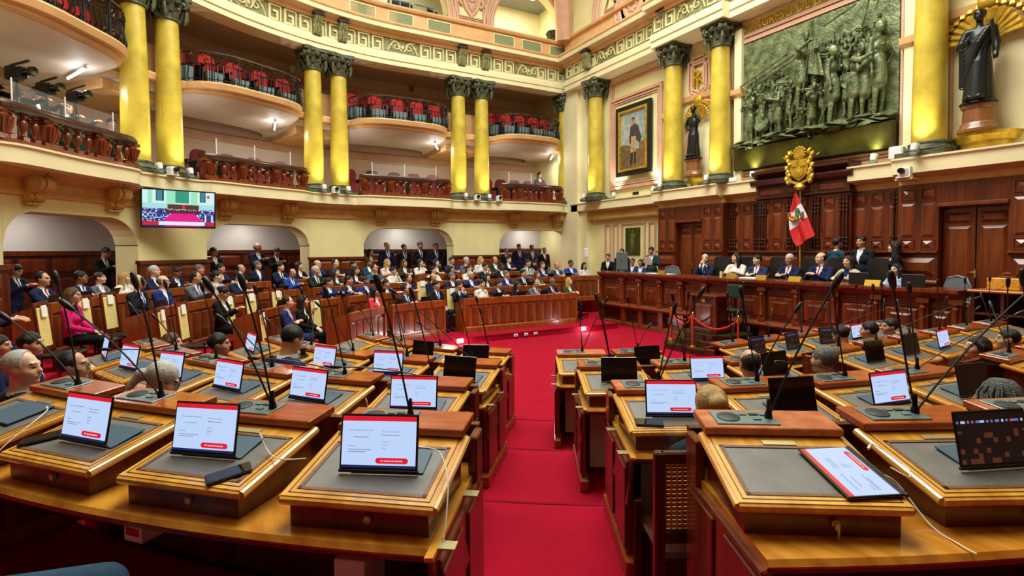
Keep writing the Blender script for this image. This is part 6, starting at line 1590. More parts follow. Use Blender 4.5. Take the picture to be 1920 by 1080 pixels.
# px, py, row, arms, suit, tie, skin, hair colour, style, options
FAR = [
 (30, 507, 'K', 'phone', NAVY, DRK_T, 'l', 'k', 'short', 'p'), (78, 523, 'D', 'desk', NAVY, RED_T, 'm', 'k', 'receding', ''), (198, 474, 'K', 'phone', BLK, DRK_T, 'd', 'k', 'short', 'p'),
 (165, 520, 'D', 'desk', NAVY, BLU_T, 'd', 'k', 'short', 'g'), (205, 521, 'D', 'desk', GRY, None, 'l', 'n', 'crop', 'f'), (154, 553, 'C', 'lap', (206, 30, 110), None, 'l', 'a', 'bob', 'fg'),
 (258, 529, 'C', 'lap', DARK_, BLU_T, 'm', 'w', 'receding', 'g'), (304, 528, 'C', 'lap', BLUE, None, 'l', 'g', 'bald', 'g'), (289, 520, 'D', 'lap', WHT, None, 'l', 'y', 'long', 'f'), (311, 508, 'D', 'desk', NAVY, None, 'l', 'w', 'short', ''),
 (353, 510, 'D', 'phone', NAVY, None, 'd', 'k', 'short', 'gp'), (379, 505, 'D', 'desk', DARK_, None, 'm', 'g', 'short', ''), (370, 520, 'C', 'desk', GRY, (90, 60, 150), 'm', 'k', 'receding', ''), (406, 518, 'C', 'lap', LGREY, None, 'l', 'k', 'bun', 'f'),
 (405, 503, 'D', 'desk', BLUE, None, 'm', 'k', 'short', 'f'), (442, 517, 'C', 'desk', NAVY, YEL_T, 'l', 'k', 'receding', ''), (444, 504, 'D', 'desk', DARK_, None, 'm', 'k', 'bald', ''), (418, 549, 'B', 'phone', BLK, None, 'm', 'k', 'bun', 'fp'), (401, 472, 'K', 'front', BLK, YEL_T, 'd', 'k', 'short', ''),
 (487, 464, 'K', 'phone', NAVY, None, 'd', 'g', 'bald', ''), (515, 472, 'K', 'phone', BLK, (190, 20, 24), 'd', 'k', 'short', 'fp'), (512, 497, 'D', 'side', NAVY, None, 'm', 'g', 'short', 's'), (557, 500, 'D', 'desk', NAVY, DRK_T, 'l', 'k', 'short', ''), (575, 512, 'C', 'phone', BRB, DRK_T, 'm', 'k', 'bald', 'sp'),
 (599, 507, 'C', 'desk', (28, 40, 40), DRK_T, 'm', 'w', 'short', ''), (612, 498, 'D', 'desk', BLK, None, 'l', 'k', 'long', 'f'), (644, 495, 'D', 'desk', BLUE, None, 'l', 'g', 'bald', 'g'), (670, 493, 'D', 'desk', DARK_, DRK_T, 'l', 'n', 'receding', ''), (628, 510, 'C', 'desk', (40, 40, 30), None, 'l', 'n', 'wavy', 'f'),
 (657, 507, 'C', 'desk', (60, 24, 40), None, 'm', 'k', 'long', 'f'), (635, 529, 'B', 'reach', BLUE, None, 'm', 'k', 'short', ''), (553, 566, 'A', 'cross', (30, 40, 92), RED_T, 'l', 'k', 'receding', ''), (577, 564, 'A', 'lap', BLK, None, 'l', 'k', 'long', 'f'), (677, 525, 'B', 'desk', NAVY, None, 'm', 'k', 'short', ''),
 (690, 467, 'K', 'side', NAVY, RED_T, 'm', 'k', 'crop', ''), (709, 473, 'K', 'phone', (120, 70, 30), None, 'm', 'k', 'long', 'f'), (718, 461, 'K', 'side', NAVY, BLU_T, 'l', 'w', 'short', ''), (748, 464, 'K', 'side', BLK, DRK_T, 'm', 'k', 'short', ''), (787, 460, 'K', 'front', DARK_, DRK_T, 'm', 'k', 'short', ''), (813, 462, 'K', 'front', NAVY, BLU_T, 'd', 'k', 'crop', ''), (831, 468, 'K', 'side', BLK, DRK_T, 'd', 'k', 'crop', ''),
 (782, 492, 'D', 'desk', TEAL, None, 'd', 'k', 'short', 's'), (701, 496, 'D', 'chin', DARK_, None, 'm', 'k', 'short', ''), (689, 503, 'C', 'desk', (50, 92, 122), None, 'm', 'k', 'receding', ''), (731, 508, 'C', 'chin', WHT, None, 'm', 'k', 'bun', 'f'), (682, 527, 'B', 'desk', BLUE, None, 'd', 'k', 'crop', ''),
 (712, 532, 'B', 'desk', (36, 50, 110), None, 'm', 'k', 'short', ''), (746, 522, 'B', 'desk', NAVY, PNK_T, 'm', 'k', 'receding', ''), (710, 546, 'A', 'lap', (226, 66, 76), None, 'm', 'k', 'long', 'f'), (766, 543, 'A', 'desk', NAVY, DRK_T, 'm', 'k', 'receding', ''), (820, 520, 'B', 'lap', NAVY, BLU_T, 'm', 'k', 'bald', ''), (853, 534, 'A', 'lap', (18, 24, 28), BLU_T, 'm', 'k', 'short', ''),
 (808, 492, 'D', 'desk', (220, 196, 190), None, 'l', 'y', 'long', 'f'), (832, 493, 'D', 'desk', (60, 50, 40), None, 'm', 'a', 'bob', 'f'), (827, 506, 'C', 'desk', WHT, None, 'l', 'k', 'bun', 'f'), (849, 505, 'C', 'desk', BLK, None, 'm', 'k', 'long', 'f'), (852, 492, 'D', 'desk', WHT, None, 'l', 'n', 'long', 'f'), (871, 492, 'D', 'desk', BLK, None, 'l', 'k', 'wavy', 'f'),
 (847, 518, 'B', 'desk', NAVY, None, 'm', 'g', 'short', ''), (877, 536, 'A', 'chin', NAVY, None, 'm', 'k', 'short', ''), (915, 488, 'D', 'desk', BLUE, None, 'm', 'k', 'crop', ''), (937, 488, 'D', 'desk', GRY, None, 'l', 'w', 'short', 'g'), (959, 487, 'D', 'lap', WHT, None, 'l', 'y', 'bob', 'f'), (983, 487, 'D', 'desk', (40, 46, 40), None, 'm', 'k', 'bald', ''),
 (899, 500, 'C', 'chin', DARK_, None, 'm', 'k', 'short', 'g'), (880, 504, 'C', 'desk', WHT, None, 'l', 'n', 'bun', 'f'), (933, 500, 'C', 'desk', DARK_, None, 'b', 'k', 'crop', ''), (999, 493, 'C', 'desk', (150, 164, 150), DRK_T, 'm', 'k', 'short', ''), (1022, 497, 'C', 'desk', BLUE, None, 'l', 'a', 'bun', 'f'), (1042, 498, 'C', 'desk', (60, 70, 92), None, 'm', 'k', 'bald', ''), (1065, 494, 'C', 'desk', BRB, None, 'd', 'k', 'short', 'g'),
 (1055, 486, 'D', 'phone', NAVY, None, 'l', 'k', 'short', ''), (1089, 498, 'C', 'lap', WHT, None, 'm', 'k', 'bob', 'f'), (894, 516, 'B', 'desk', BLUE, None, 'm', 'w', 'short', 'g'), (921, 520, 'B', 'desk', (40, 44, 40), None, 'l', 'k', 'wavy', 'f'), (947, 514, 'B', 'desk', BLUE, None, 'm', 'g', 'short', ''), (970, 512, 'B', 'desk', DARK_, PNK_T, 'm', 'k', 'short', ''), (1000, 515, 'B', 'desk', (110, 100, 60), None, 'l', 'a', 'long', 'f'),
 (911, 532, 'A', 'lap', WHT, None, 'l', 'k', 'bun', 'f'), (935, 533, 'A', 'desk', NAVY, None, 'm', 'k', 'short', ''), (959, 535, 'A', 'desk', BLK, None, 'd', 'k', 'long', 'f'), (986, 531, 'A', 'desk', GRY, RED_T, 'm', 'k', 'receding', ''), (1037, 530, 'A', 'desk', NAVY, PNK_T, 'd', 'g', 'short', 'p'), (1059, 528, 'A', 'desk', (60, 62, 40), None, 'l', 'y', 'long', 'f'),
 (960, 470, 'K', 'front', DARK_, BLU_T, 'm', 'g', 'bald', ''), (985, 463, 'K', 'side', NAVY, RED_T, 'm', 'k', 'crop', ''), (1014, 464, 'K', 'front', (50, 58, 66), YEL_T, 'd', 'k', 'short', ''), (1041, 469, 'K', 'side', BLK, RED_T, 'd', 'k', 'crop', ''), (-14, 545, 'C', 'desk', NAVY, None, 'm', 'k', 'short', '')]
ROWN = {'A': 'front far row', 'B': 'second far row', 'C': 'third far row', 'D': 'rear far row', 'K': 'arches'}
def aim(x, y, tx, ty): return math.atan2(ty-y, tx-x)-math.pi/2
def wrap(a): return (a+math.pi) % (2*math.pi)-math.pi
SPOS = {}
for rw in 'ABCDK':                               # keep neighbours an elbow's width apart
    ids = [i for i in range(len(FAR)) if FAR[i][2] == rw and FAR[i][0] > 0]; r = SR[rw]
    ids.sort(key=lambda i: -s_px(FAR[i][0], r)); sv = [s_px(FAR[i][0], r) for i in ids]
    for it in range(160):
        for a in range(len(ids)-1):
            mid = (sv[a]+sv[a+1])/2; need = ds_m(r, .60, mid); d = sv[a]-sv[a+1]
            if d < need: sv[a] += (need-d)*.5; sv[a+1] -= (need-d)*.5
        sv = [max(v, -220.0 if rw in 'KC' else -204.0) for v in sv]
    for i, v in zip(ids, sv): SPOS[i] = v
cnt = {}
for i in sorted(range(len(FAR)), key=lambda i: FAR[i][0]):
    px, py, row, arms, suit, tie, skin, hc, style, op = FAR[i]
    cnt[row] = cnt.get(row, 0)+1
    r = SR[row]; s = SPOS[i] if px > 0 else -96.5; p = U(s, r) if px > 0 else (CAM+ray(-34, 540)*6.6)[:2]; f = 'f' in op; stand = row == 'K' or 's' in op
    face = faceU(s); look = aim(p[0], p[1], .4, 5.5); dl = wrap(look-face)
    yaw = .35 if dl > .15 else 0.0
    pitch = .45 if 'p' in op else 0.0
    pr = P_('stand' if stand else 'sit', arms, 0.0 if pitch else yaw, pitch, f)
    zh = z_at(px, py, p[0], p[1]); fl_ = SF[row]; sc = (zh-fl_)/pr['hz']
    zb = fl_
    if not .90 < sc < 1.08: k = min(1.08, max(.90, sc)); zb = zh-pr['hz']*k; sc = k; p = U(s, r+.14) if row != 'K' and px > 0 else p
    rz = face+max(-.5, min(.5, dl*.45))
    # put the head, not the hips, on the sight line
    hx, hy = pr['hc'][0]*sc, pr['hc'][1]*sc; px_, py_ = p[0]-(hx*math.cos(rz)-hy*math.sin(rz)), p[1]-(hx*math.sin(rz)+hy*math.cos(rz))
    cn = CN.get(suit)
    if cn is None: cn = {(206, 30, 110): 'hot pink', (226, 66, 76): 'coral red', (120, 70, 30): 'brown', (220, 196, 190): 'pale pink', (150, 164, 150): 'pale green', (50, 92, 122): 'steel blue', (110, 100, 60): 'olive', (60, 24, 40): 'maroon'}.get(suit, 'dark')
    lab = 'person in %s %s%s, %s %s from left, %s' % (cn, 'jacket' if f else 'suit', (' with %s tie' % TN[tie]) if tie in TN else '', 'standing' if stand else 'seated', ORD[min(cnt[row], 30)], ROWN[row])
    person((px_, py_, zb), rz, pr, lab, 'people in the far benches' if row != 'K' else 'people standing in the arches', suit, (236, 238, 242) if not f else ((20, 20, 24) if suit in ((206, 30, 110),) else (230, 226, 220)), tie, BLK if f and suit != BLK else None, skin, hc, style, 'g' in op, sc)
# ---- dais
YSEAT, YSTAND = YD+1.12, YW-.95
DAIS = [(1140, 482, 6.2, 'stand', 'front', BLK, YEL_T, 'm', 'k', 'bun', 'f', 'person in black suit with yellow scarf standing at the left end of the dais'), (1166, 473, 5.75, 'stand', 'side', DARK_, DRK_T, 'm', 'k', 'short', '', 'person standing behind the silver laptop screen'), (1186, 491, 6.35, 'sit', 'desk', DARK_, None, 'm', 'k', 'short', 'g', 'person in dark suit seated behind the reader on the dais'), (1201, 493, 6.0, 'sit', 'desk', BLUE, None, 'm', 'k', 'short', 'g', 'person in blue seated beside the reader on the dais'), (1221, 470, 5.62, 'stand', 'paper', (34, 52, 58), None, 'm', 'k', 'short', 'gp', 'person in dark teal suit standing and reading a sheet of paper'),
 (1322, 485, YSEAT, 'sit', 'chin', NAVY, BLU_T, 'l', 'w', 'short', '', 'person in navy suit on the dais with hands before the mouth'), (1380, 483, YSEAT, 'sit', 'desk', (236, 218, 214), None, 'l', 'k', 'wavy', 'f', 'person in white blouse on the dais looking left'), (1420, 487, YSEAT, 'sit', 'desk', (34, 52, 84), PNK_T, 'l', 'k', 'short', '', 'person in blue suit with pale pink tie on the dais'), (1480, 486, YSEAT, 'sit', 'desk', NAVY, (236, 90, 130), 'm', 'w', 'short', 'g', 'person in navy suit with bright pink tie on the dais'), (1539, 484, YSEAT, 'sit', 'clasp', (26, 34, 74), RED_T, 'l', 'k', 'bald', '', 'person in navy suit with red tie and clasped hands on the dais'), (1590, 490, YSEAT, 'sit', 'desk', (206, 192, 162), None, 'l', 'n', 'long', 'fn', 'person in beige jacket over navy top on the dais'), (1680, 505, YSEAT-.05, 'sit', 'desk', (160, 190, 226), None, 'l', 'k', 'wavy', 'f', 'person in pale blue jacket at the right end of the dais desk'),
 (1571, 456, 6.41, 'stand', 'side', TEAL, None, 'd', 'k', 'short', 'b', 'person in teal suit standing with back turned behind the dais seats'), (1615, 453, 6.42, 'stand', 'side', DARK_, None, 'm', 'k', 'short', '', 'person in dark suit standing against the panelling facing the hall'), (1676, 463, 6.26, 'stand', 'side', BLK, None, 'l', 'k', 'long', 'fl', 'person in black standing behind the pale blue jacket')]
for px, py, y, pose, arms, suit, tie, skin, hc, style, op, lab in DAIS:
    q = on_y(px, py, y); f = 'f' in op
    yaw = -.5 if ('l' in op or px in (1380, 1539, 1420)) else (.25 if px == 1322 else 0.0)
    pr = P_(pose, arms, yaw, .35 if 'p' in op else 0.0, f)
    zh = q[2]; sc = (zh-DZ)/pr['hz']; zb = DZ
    if not .88 < sc < 1.10: k = min(1.10, max(.88, sc)); zb = zh-pr['hz']*k; sc = k
    rz = aim(q[0], q[1], .6, -2.0)
    if 'b' in op: rz += math.pi*.9
    if 'l' in op: rz -= .7
    hx, hy = pr['hc'][0]*sc, pr['hc'][1]*sc
    sh = (236, 238, 242) if not f else ((34, 40, 96) if 'n' in op else (240, 236, 236))
    person((q[0]-(hx*math.cos(rz)-hy*math.sin(rz)), q[1]-(hx*math.sin(rz)+hy*math.cos(rz)), zb), rz, pr, lab, 'people on the dais', suit, sh, tie, BLK if f else None, skin, hc, style, 'g' in op, sc)
# ---- delegates in the near block
def tier(r):
    z = 0
    for a, b in TIERS:
        if r >= a: z = b
    return z
NEAR = [ # px, py, depth, facing (pixel direction looked at: world target), pose...
 (42, 690, 3.35, 75, 'lap', 0, 0, (30, 40, 70), None, 'l', 'w', 'receding', '', 'person in dark blue suit in profile at the far left edge'), (130, 686, 3.1, 70, 'lap', 0, 0, (44, 66, 92), None, 'm', 'k', 'receding', 'g', 'person in blue suit with glasses in profile at left'), (58, 645, 4.9, 75, 'lap', 0, 0, NAVY, None, 'm', 'k', 'short', '', 'person in navy suit behind the left edge profile head'), (0, 648, 5.6, 75, 'lap', 0, 0, NAVY, None, 'm', 'k', 'short', '', 'person cut by the left picture edge'),
 (298, 713, 3.0, 60, 'lap', 0, .5, (60, 60, 66), None, 'l', 'w', 'pony', 'gf', 'person with tied hair bowing over the second-row left desk'), (318, 642, 5.2, 75, 'lap', 0, 0, (60, 44, 40), None, 'l', 'a', 'bob', 'f', 'person in brown seated left of the third-row desks'), (407, 645, 5.0, 70, 'lap', 0, 0, (28, 40, 84), RED_T, 'm', 'k', 'short', '', 'person in navy suit seated at the third-row left desks'), (545, 636, 4.05, 35, 'phone', 0, .45, (26, 40, 84), None, 'm', 'k', 'short', 'w', 'person in navy suit bent over a phone at the third row left'),
 (1336, 765, 2.78, -3, 'lap', 0, .15, (16, 34, 42), None, 'l', 'y', 'bun', 'f', 'person in dark teal jacket seen from behind beside the aisle'), (1408, 682, 4.25, 0, 'lap', 0, .25, DARK_, None, 'm', 'k', 'bald', '', 'person seen from behind with thinning crown in the third row right'), (1548, 675, 4.55, -30, 'lap', 0, 0, (34, 60, 120), None, 'm', 'g', 'short', '', 'person in blue suit seen from behind in the third row right'),
 (1579, 628, 6.2, -30, 'lap', 0, .4, DARK_, None, 'm', 'k', 'short', '', 'person bowing the head in the front row of the right wing'), (1632, 619, 6.5, -45, 'lap', 0, 0, DARK_, None, 'm', 'k', 'short', '', 'person in dark suit in the right wing seen from behind'), (1671, 612, 6.9, -80, 'lap', 0, 0, DARK_, None, 'm', 'k', 'short', '', 'person in dark suit in profile near the dais desk'), (1836, 652, 4.15, -82, 'lap', 0, -.15, (190, 30, 60), None, 'm', 'k', 'long', 'f', 'person in red top in profile at right'), (1895, 636, 5.1, -50, 'lap', 0, 0, DARK_, None, 'm', 'k', 'crop', '', 'person in dark suit at the right edge of the right wing'), (1876, 748, 2.5, -30, 'lap', 0, 0, (40, 44, 48), None, 'd', 'k', None, 'fB', 'person with long beaded braids at the right edge')]
NEARLOC = {}
SEATR = {298: 7.17, 130: 7.17, 318: 5.86, 407: 5.86, 545: 5.86, 1336: 7.17, 1408: 5.86, 1548: 5.86, 1579: 4.53, 1632: 4.53, 1671: 4.53, 1836: 5.95, 1895: 5.86, 1876: 7.17}
for px, py, dp, tgt, arms, yaw, pitch, suit, tie, skin, hc, style, op, lab in NEAR:
    d = ray(px, py); f = 'f' in op
    sv = None; rt = SEATR.get(px)
    while rt and sv is None and rt < SEATR[px]+.25:
        sv = s_px(px, rt, False); rt += .03
    rt = (rt or 0)-.03
    if sv is None: q = CAM+d*(dp/float(d @ FWD2))
    else: p = U(sv, rt); q = np.array([p[0], p[1], z_at(px, py, p[0], p[1])])
    if q[1] > 0: face = faceU(1.0); r = abs(q[0])
    else: face = math.atan2(-q[1], -q[0])-math.pi/2; r = math.hypot(q[0], q[1])
    dv = FWD2*math.cos(math.radians(tgt))+RGT2*math.sin(math.radians(tgt)); yaw = round(max(-1.0, min(1.0, wrap(math.atan2(dv[1], dv[0])-math.pi/2-face))), 1)
    big = depth(q) < 4.8
    pr = P_('sit', arms, yaw, pitch, f, .12 if 'w' in op else 0.0, .0095 if big else .0125)
    fl_ = tier(r-.1); sc = (q[2]-fl_)/pr['hz']; zb = fl_
    if not .88 < sc < 1.10: k = min(1.10, max(.88, sc)); zb = q[2]-pr['hz']*k; sc = k
    rz = face; hx, hy = pr['hc'][0]*sc, pr['hc'][1]*sc
    o = person((q[0]-(hx*math.cos(rz)-hy*math.sin(rz)), q[1]-(hx*math.sin(rz)+hy*math.cos(rz)), zb), rz, pr, lab, 'delegates in the near block', suit, (232, 234, 238), tie, None, skin, hc, style, 'g' in op, sc, .006 if big else .009)
    NEARLOC[px] = (o.location[0], o.location[1], rz)
    if 'B' in op:                                # braided hair: cap plus hanging braids with light beads
        mat('braid', (112, 118, 110), .5, noise=.8, scale=75, c2=(24, 26, 25), stretch=(1, 1, 2.0), bump=.8, bscale=120)
        H = pr['H']; b = MB(); b.lathe([(.0, .108), (.05, .098), (.08, .065), (.096, .02), (.098, -.02), (.09, -.05)], 22, 0, Matrix.Translation((0, -.022, .03)) @ Matrix.Diagonal((.92, 1.12, 1, 1)))
        b.v = [v if v[1] < .05+max(0, v[2])*.8 else (v[0], .05+max(0, v[2])*.8, v[2]) for v in b.v]; h = b.build('hair_cap', 'braid', o, smooth=1); h.matrix_local = H
        rr = random.Random(2)
        for k in range(64):
            a = math.radians(rr.uniform(118, 422)); el = rr.uniform(.05, 1.1)
            x0_, y0_ = math.cos(a)*.092*math.cos(el), -.022+math.sin(a)*.112*math.cos(el)
            if y0_ > .05: continue
            ca, sa = math.cos(a), math.sin(a); L = rr.uniform(.30, .46); b = MB()
            pts = [(x0_, y0_, .03+.10*math.sin(el)), (ca*.102, -.022+sa*.12, .03+.02*math.sin(el)), (ca*.112, -.025+sa*.125, -.08), (ca*.118, -.03+sa*.125, -.2), (ca*.12+rr.uniform(-.02, .02), -.03+sa*.12, -L)]
            b.tube(pts, [.006, .0075, .0075, .007, .005], 6); h = b.build('braid', 'braid', o, smooth=1.2); h.matrix_local = H
    if 'p' in (style or '') and style == 'pony':
        b = MB(); b.lathe([(.032, -.012), (.038, 0), (.032, .012)], 12, 0, frame((0, -.135, -.005), 0, 1.1)); h = b.build('hair_tie', 'black', o); h.matrix_local = pr['H']
# seated onlooker whose knee shows at the lower left
pr = P_('sit', 'side', 0.0, 0.0, False, -.30, .0125)
kq = on_z(205, 1058, 1.16); dv = FWD2*math.cos(math.radians(72))+RGT2*math.sin(math.radians(72)); rz = math.atan2(dv[1], dv[0])-math.pi/2; fwd = Vector((dv[0], dv[1]))
person((kq[0]-fwd[0]*.46+.115*math.cos(rz), kq[1]-fwd[1]*.46+.115*math.sin(rz), .56), rz, pr, 'person in slate blue trousers whose knee shows at the lower left', 'delegates in the near block', (40, 62, 84), (232, 234, 238), None, (44, 72, 92), 'm', 'k', 'short')
# ---- gallery people
for px, py, r, pose, arms, suit, op, lab in ((-8, 150, 10.5, 'stand', 'reach', BLK, '', 'camera operator in black at the far left gallery edge'), (74, 178, 10.55, 'stand', 'reach', (24, 28, 34), 'p', 'camera operator bending at the middle gallery camera'), (134, 203, 10.7, 'sit', 'reach', (20, 60, 56), 'f', 'person in dark green by the right gallery camera'), (216, 232, 10.75, 'sit', 'lap', (44, 44, 46), '', 'person seated behind the far left balustrade end'), (1012, 329, 11.0, 'sit', 'lap', (26, 26, 32), 'f', 'person in dark clothes seated alone in the last gallery bay')):
    s = s_px(px, r); p = U(s, r); pr = P_(pose, arms, 0.0, .45 if 'p' in op else 0.0, 'f' in op); zh = z_at(px, py, p[0], p[1]); k = min(1.05, max(.9, (zh-3.965)/pr['hz'])); rz = faceU(s)
    person((p[0], p[1], max(3.965, zh-pr['hz']*k)), rz, pr, lab, 'people in the galleries', suit, (200, 204, 206), None, None, 'm', 'k', 'long' if 'f' in op else 'short', False, k)
# ================================================================ CHAIRS ON THE DAIS
def exec_chair():
    root = empty('executive_chair'); b = MB(); b.box((0, 0, .36), (.52, .50, .08), ch=.03); b.build('seat', 'black_leather', root)
    b = MB(); b.prism([(-.22, .50), (.22, .50), (.245, .9), (.23, 1.22), (.17, 1.27), (-.17, 1.27), (-.23, 1.22), (-.245, .9)], -.05, .06, ax='y'); o = b.build('backrest', 'black_leather', root); o.matrix_local = Matrix.Translation((0, -.26, 0)) @ Matrix.Rotation(.08, 4, 'X')
    for sx in (-1, 1): b = MB(); b.tube([(sx*.25, -.22, .4), (sx*.27, -.18, .60), (sx*.27, .05, .60), (sx*.25, .09, .4)], .022, 6); b.build('armrest', 'grey_plastic', root, smooth=.8)
    b = MB(); b.lathe([(.30, 0), (.28, .05), (.04, .08), (.03, .42)], 10); b.build('pedestal_base', 'black', root, smooth=.6); return root
ec = None
for px, y, lab in ((1345, 5.92, 'behind the person with hands before the mouth'), (1391, 5.92, 'behind the white blouse'), (1447, 5.92, 'behind the pale pink tie'), (1505, 5.92, 'behind the bright pink tie'), (1554, 5.92, 'behind the clasped hands'), (1625, 5.92, 'behind the beige jacket')):
    x = wx(px, y, 500); rz = aim(x, y, .6, -2)
    if ec is None: ec = exec_chair(); o = ec; o.location = (x, y, DZ); o.rotation_euler[2] = rz
    else: o = copy_tree(ec, None, (x, y, DZ), rz)
    tag(o, 'black leather high-back chair '+lab, 'chair', 'dais leather chairs')
def shell_chair():
    root = empty('grey_chair'); b = MB(); b.box((0, 0, .45), (.46, .44, .06), ch=.02); b.build('seat', 'fabric_grey', root)
    b = MB(); b.prism([(-.21, .55), (.21, .55), (.22, .78), (.17, .90), (.09, .94), (-.09, .94), (-.17, .90), (-.22, .78)], -.02, .02, ax='y'); o = b.build('backrest', 'fabric_grey', root); o.location = (0, -.22, 0)
    b = MB(); b.tube([(-.23, -.22, .5), (-.24, -.22, .8), (-.17, -.22, .94), (0, -.22, .98), (.17, -.22, .94), (.24, -.22, .8), (.23, -.22, .5)], .018, 7); b.build('back_frame', 'grey_plastic', root, smooth=.8)
    for sx in (-1, 1):
        for sy in (-1, 1): b = MB(); b.tube([(sx*.2, sy*.18, .43), (sx*.22, sy*.2, 0)], .014, 6); b.build('leg', 'grey_plastic', root)
    return root
g0 = None
for px, y, lab in ((1255, 5.9, 'empty grey chair right of the reader on the dais'), (1775, 5.75, 'empty grey chair at the right end of the dais desk')):
    x = wx(px, y, 510); rz = aim(x, y, .6, -2)
    if g0 is None: g0 = shell_chair(); o = g0; o.location = (x, y, DZ); o.rotation_euler[2] = rz
    else: o = copy_tree(g0, None, (x, y, DZ), rz)
    tag(o, lab, 'chair', 'grey dais chairs')
# ---- things on the presidency desk
def on_desk(name, px, dy, b, mats, lab, cat, group=None, rz=0):
    x = wx(px, YD+dy, 525); o = b.build(name, mats, None, (x, YD+dy, 1.552), rz); tag(o, lab, cat, group); return o
for px, lab in ((1241, 'left of the reader chair'), (1372, 'before the white blouse'), (1428, 'before the pale pink tie'), (1491, 'before the bright pink tie'), (1637, 'before the pale blue jacket')):
    b = MB(); b.prism([(-.05, 0), (.05, 0), (.02, .10), (-.01, .10)], -.13, .13, ax='x'); on_desk('name_stand', px, .12, b, 'brass', 'brass name stand on the dais desk '+lab, 'name stand', 'brass name stands')
b = MB(); b.box((0, 0, .015), (.42, .26, .03), ch=.004); on_desk('paper_stack', 1408, .25, b, 'paper', 'stack of white papers before the pale pink tie', 'papers')
for px, lab in ((1226, 'before the reader'), (1250, 'before the empty grey chair')): b = MB(); b.box((0, 0, .006), (.40, .26, .012)); on_desk('paper_sheets', px, .28, b, 'paper', 'loose white sheets on the dais desk '+lab, 'papers', 'dais papers')
for px, h, lab in ((1352, .14, 'drinking glass near the white blouse'), (1366, .20, 'water bottle near the white blouse')):
    b = MB(); b.lathe([(.0, 0), (.035, 0), (.035, h*.7), (.03 if h < .15 else .012, h*.85), (.03 if h < .15 else .012, h), (0, h)], 12); on_desk('glass' if h < .15 else 'water_bottle', px, .2, b, 'cream_pad', lab, 'glass' if h < .15 else 'bottle')
for px, lab in ((1610, 'before the beige jacket'), (1712, 'right of the pale blue jacket')): b = MB(); b.box((0, 0, .11), (.36, .02, .22), ch=.006); b.box((0, .12, .008), (.36, .24, .016)); on_desk('laptop', px, .22, b, 'black', 'black laptop on the dais desk '+lab, 'laptop', 'dais laptops')
root = empty('silver_laptop', (wx(1166, YD+.35, 505), YD+.35, 1.552)); root.rotation_euler[2] = .15; tag(root, 'silver monitor seen from behind at the left end of the dais desk', 'monitor')
b = MB(); b.box((0, 0, .32), (.44, .02, .52), ch=.008); b.build('lid', 'panel_metal', root); b = MB(); b.box((0, .08, .02), (.2, .16, .04)); b.build('foot', 'panel_metal', root); b = MB(); b.lathe([(0, 0), (.025, 0), (.02, .004), (0, .005)], 10, 0, frame((0, -.011, .32), 0, math.pi/2)); b.build('logo', 'black', root)
q = on_y(1216, 489, 5.3); b = MB(); b.box((0, 0, 0), (.22, .004, .28)); o = b.build('paper_sheet', 'paper', None); o.matrix_world = frame((q[0], 5.27, q[2]), aim(q[0], 5.3, .6, -2), -.6); tag(o, 'white sheet held by the standing reader', 'paper')
# ================================================================ TELEVISION
s = s_px(338, RW-.62); p = U(s, RW-.62); tvz = z_at(338, 392, p[0], p[1])
root = empty('television', (p[0], p[1], tvz)); tag(root, 'wall television showing a live view of the hall', 'television')
TW, THH = 1.46, .84; TM = Matrix.Rotation(aim(p[0], p[1], CAM[0], CAM[1])+math.pi+.22, 4, 'Z') @ Matrix.Rotation(.10, 4, 'X')
b = MB(); b.box((0, 0, 0), (TW+.03, .05, THH+.03), ch=.006); o = b.build('casing', 'black', root); o.matrix_local = TM
def tvpic(u, v):
    n = random.Random(int(u*70)*97+int(v*40)).random()
    if (u-.91)**2+((v-.87)*.56)**2 < .0006: return (230, 60, 110)
    if v < .05: return (190, 20, 110) if .3 < u < .8 else (40, 40, 90)
    if v < .15: return (222, 232, 250) if .22 < u < .86 else ((206, 30, 40) if u < .26 or u > .84 else (60, 60, 120))
    if .86 < u < .98 and .15 < v < .36: return (40, 60, 130) if abs(u-.92) < .035 else (220, 220, 250)
    if v < .38 and abs(u-.55) < .16+(.38-v)*.9*.6: return (226, 20, 140)
    if .38 <= v < .46 and abs(u-.55) < .24: return (96, 30, 26)
    if .46 <= v < .51 and abs(u-.55) < .24: return ((40, 60, 130), (200, 220, 250), (60, 40, 50))[int(n*3)]
    if .51 <= v < .62 and abs(u-.55) < .22: return (220, 40, 50) if abs(u-.55) < .02 else (86, 50, 24)
    if v >= .66 and abs(u-.54) < .095: return (30+30*n, 150, 120)
    if v >= .70 and (abs(u-.23) < .05 or abs(u-.83) < .045): return (60, 130, 150) if abs(u-.23) < .035 or abs(u-.83) < .03 else (20, 60, 70)
    if v >= .64: return (150, 230, 190) if (abs(u-.1) < .03 or abs(u-.38) < .06 or abs(u-.7) < .05) else (206, 240, 236)
    if v >= .5: return (170, 220, 226)
    return ((40, 50, 120), (200, 220, 250), (30, 30, 70), (70, 100, 190))[int(n*4)]
o = obj('screen', color_grid('screen', TW-.03, THH-.03, 84, 48, tvpic, emit=.9, rough=.3), root); o.matrix_local = TM @ Matrix.Translation((0, -.027, 0))
b = MB(); b.box((0, .17, 0), (.3, .26, .2)); o = b.build('wall_bracket', 'black', root); o.matrix_local = TM
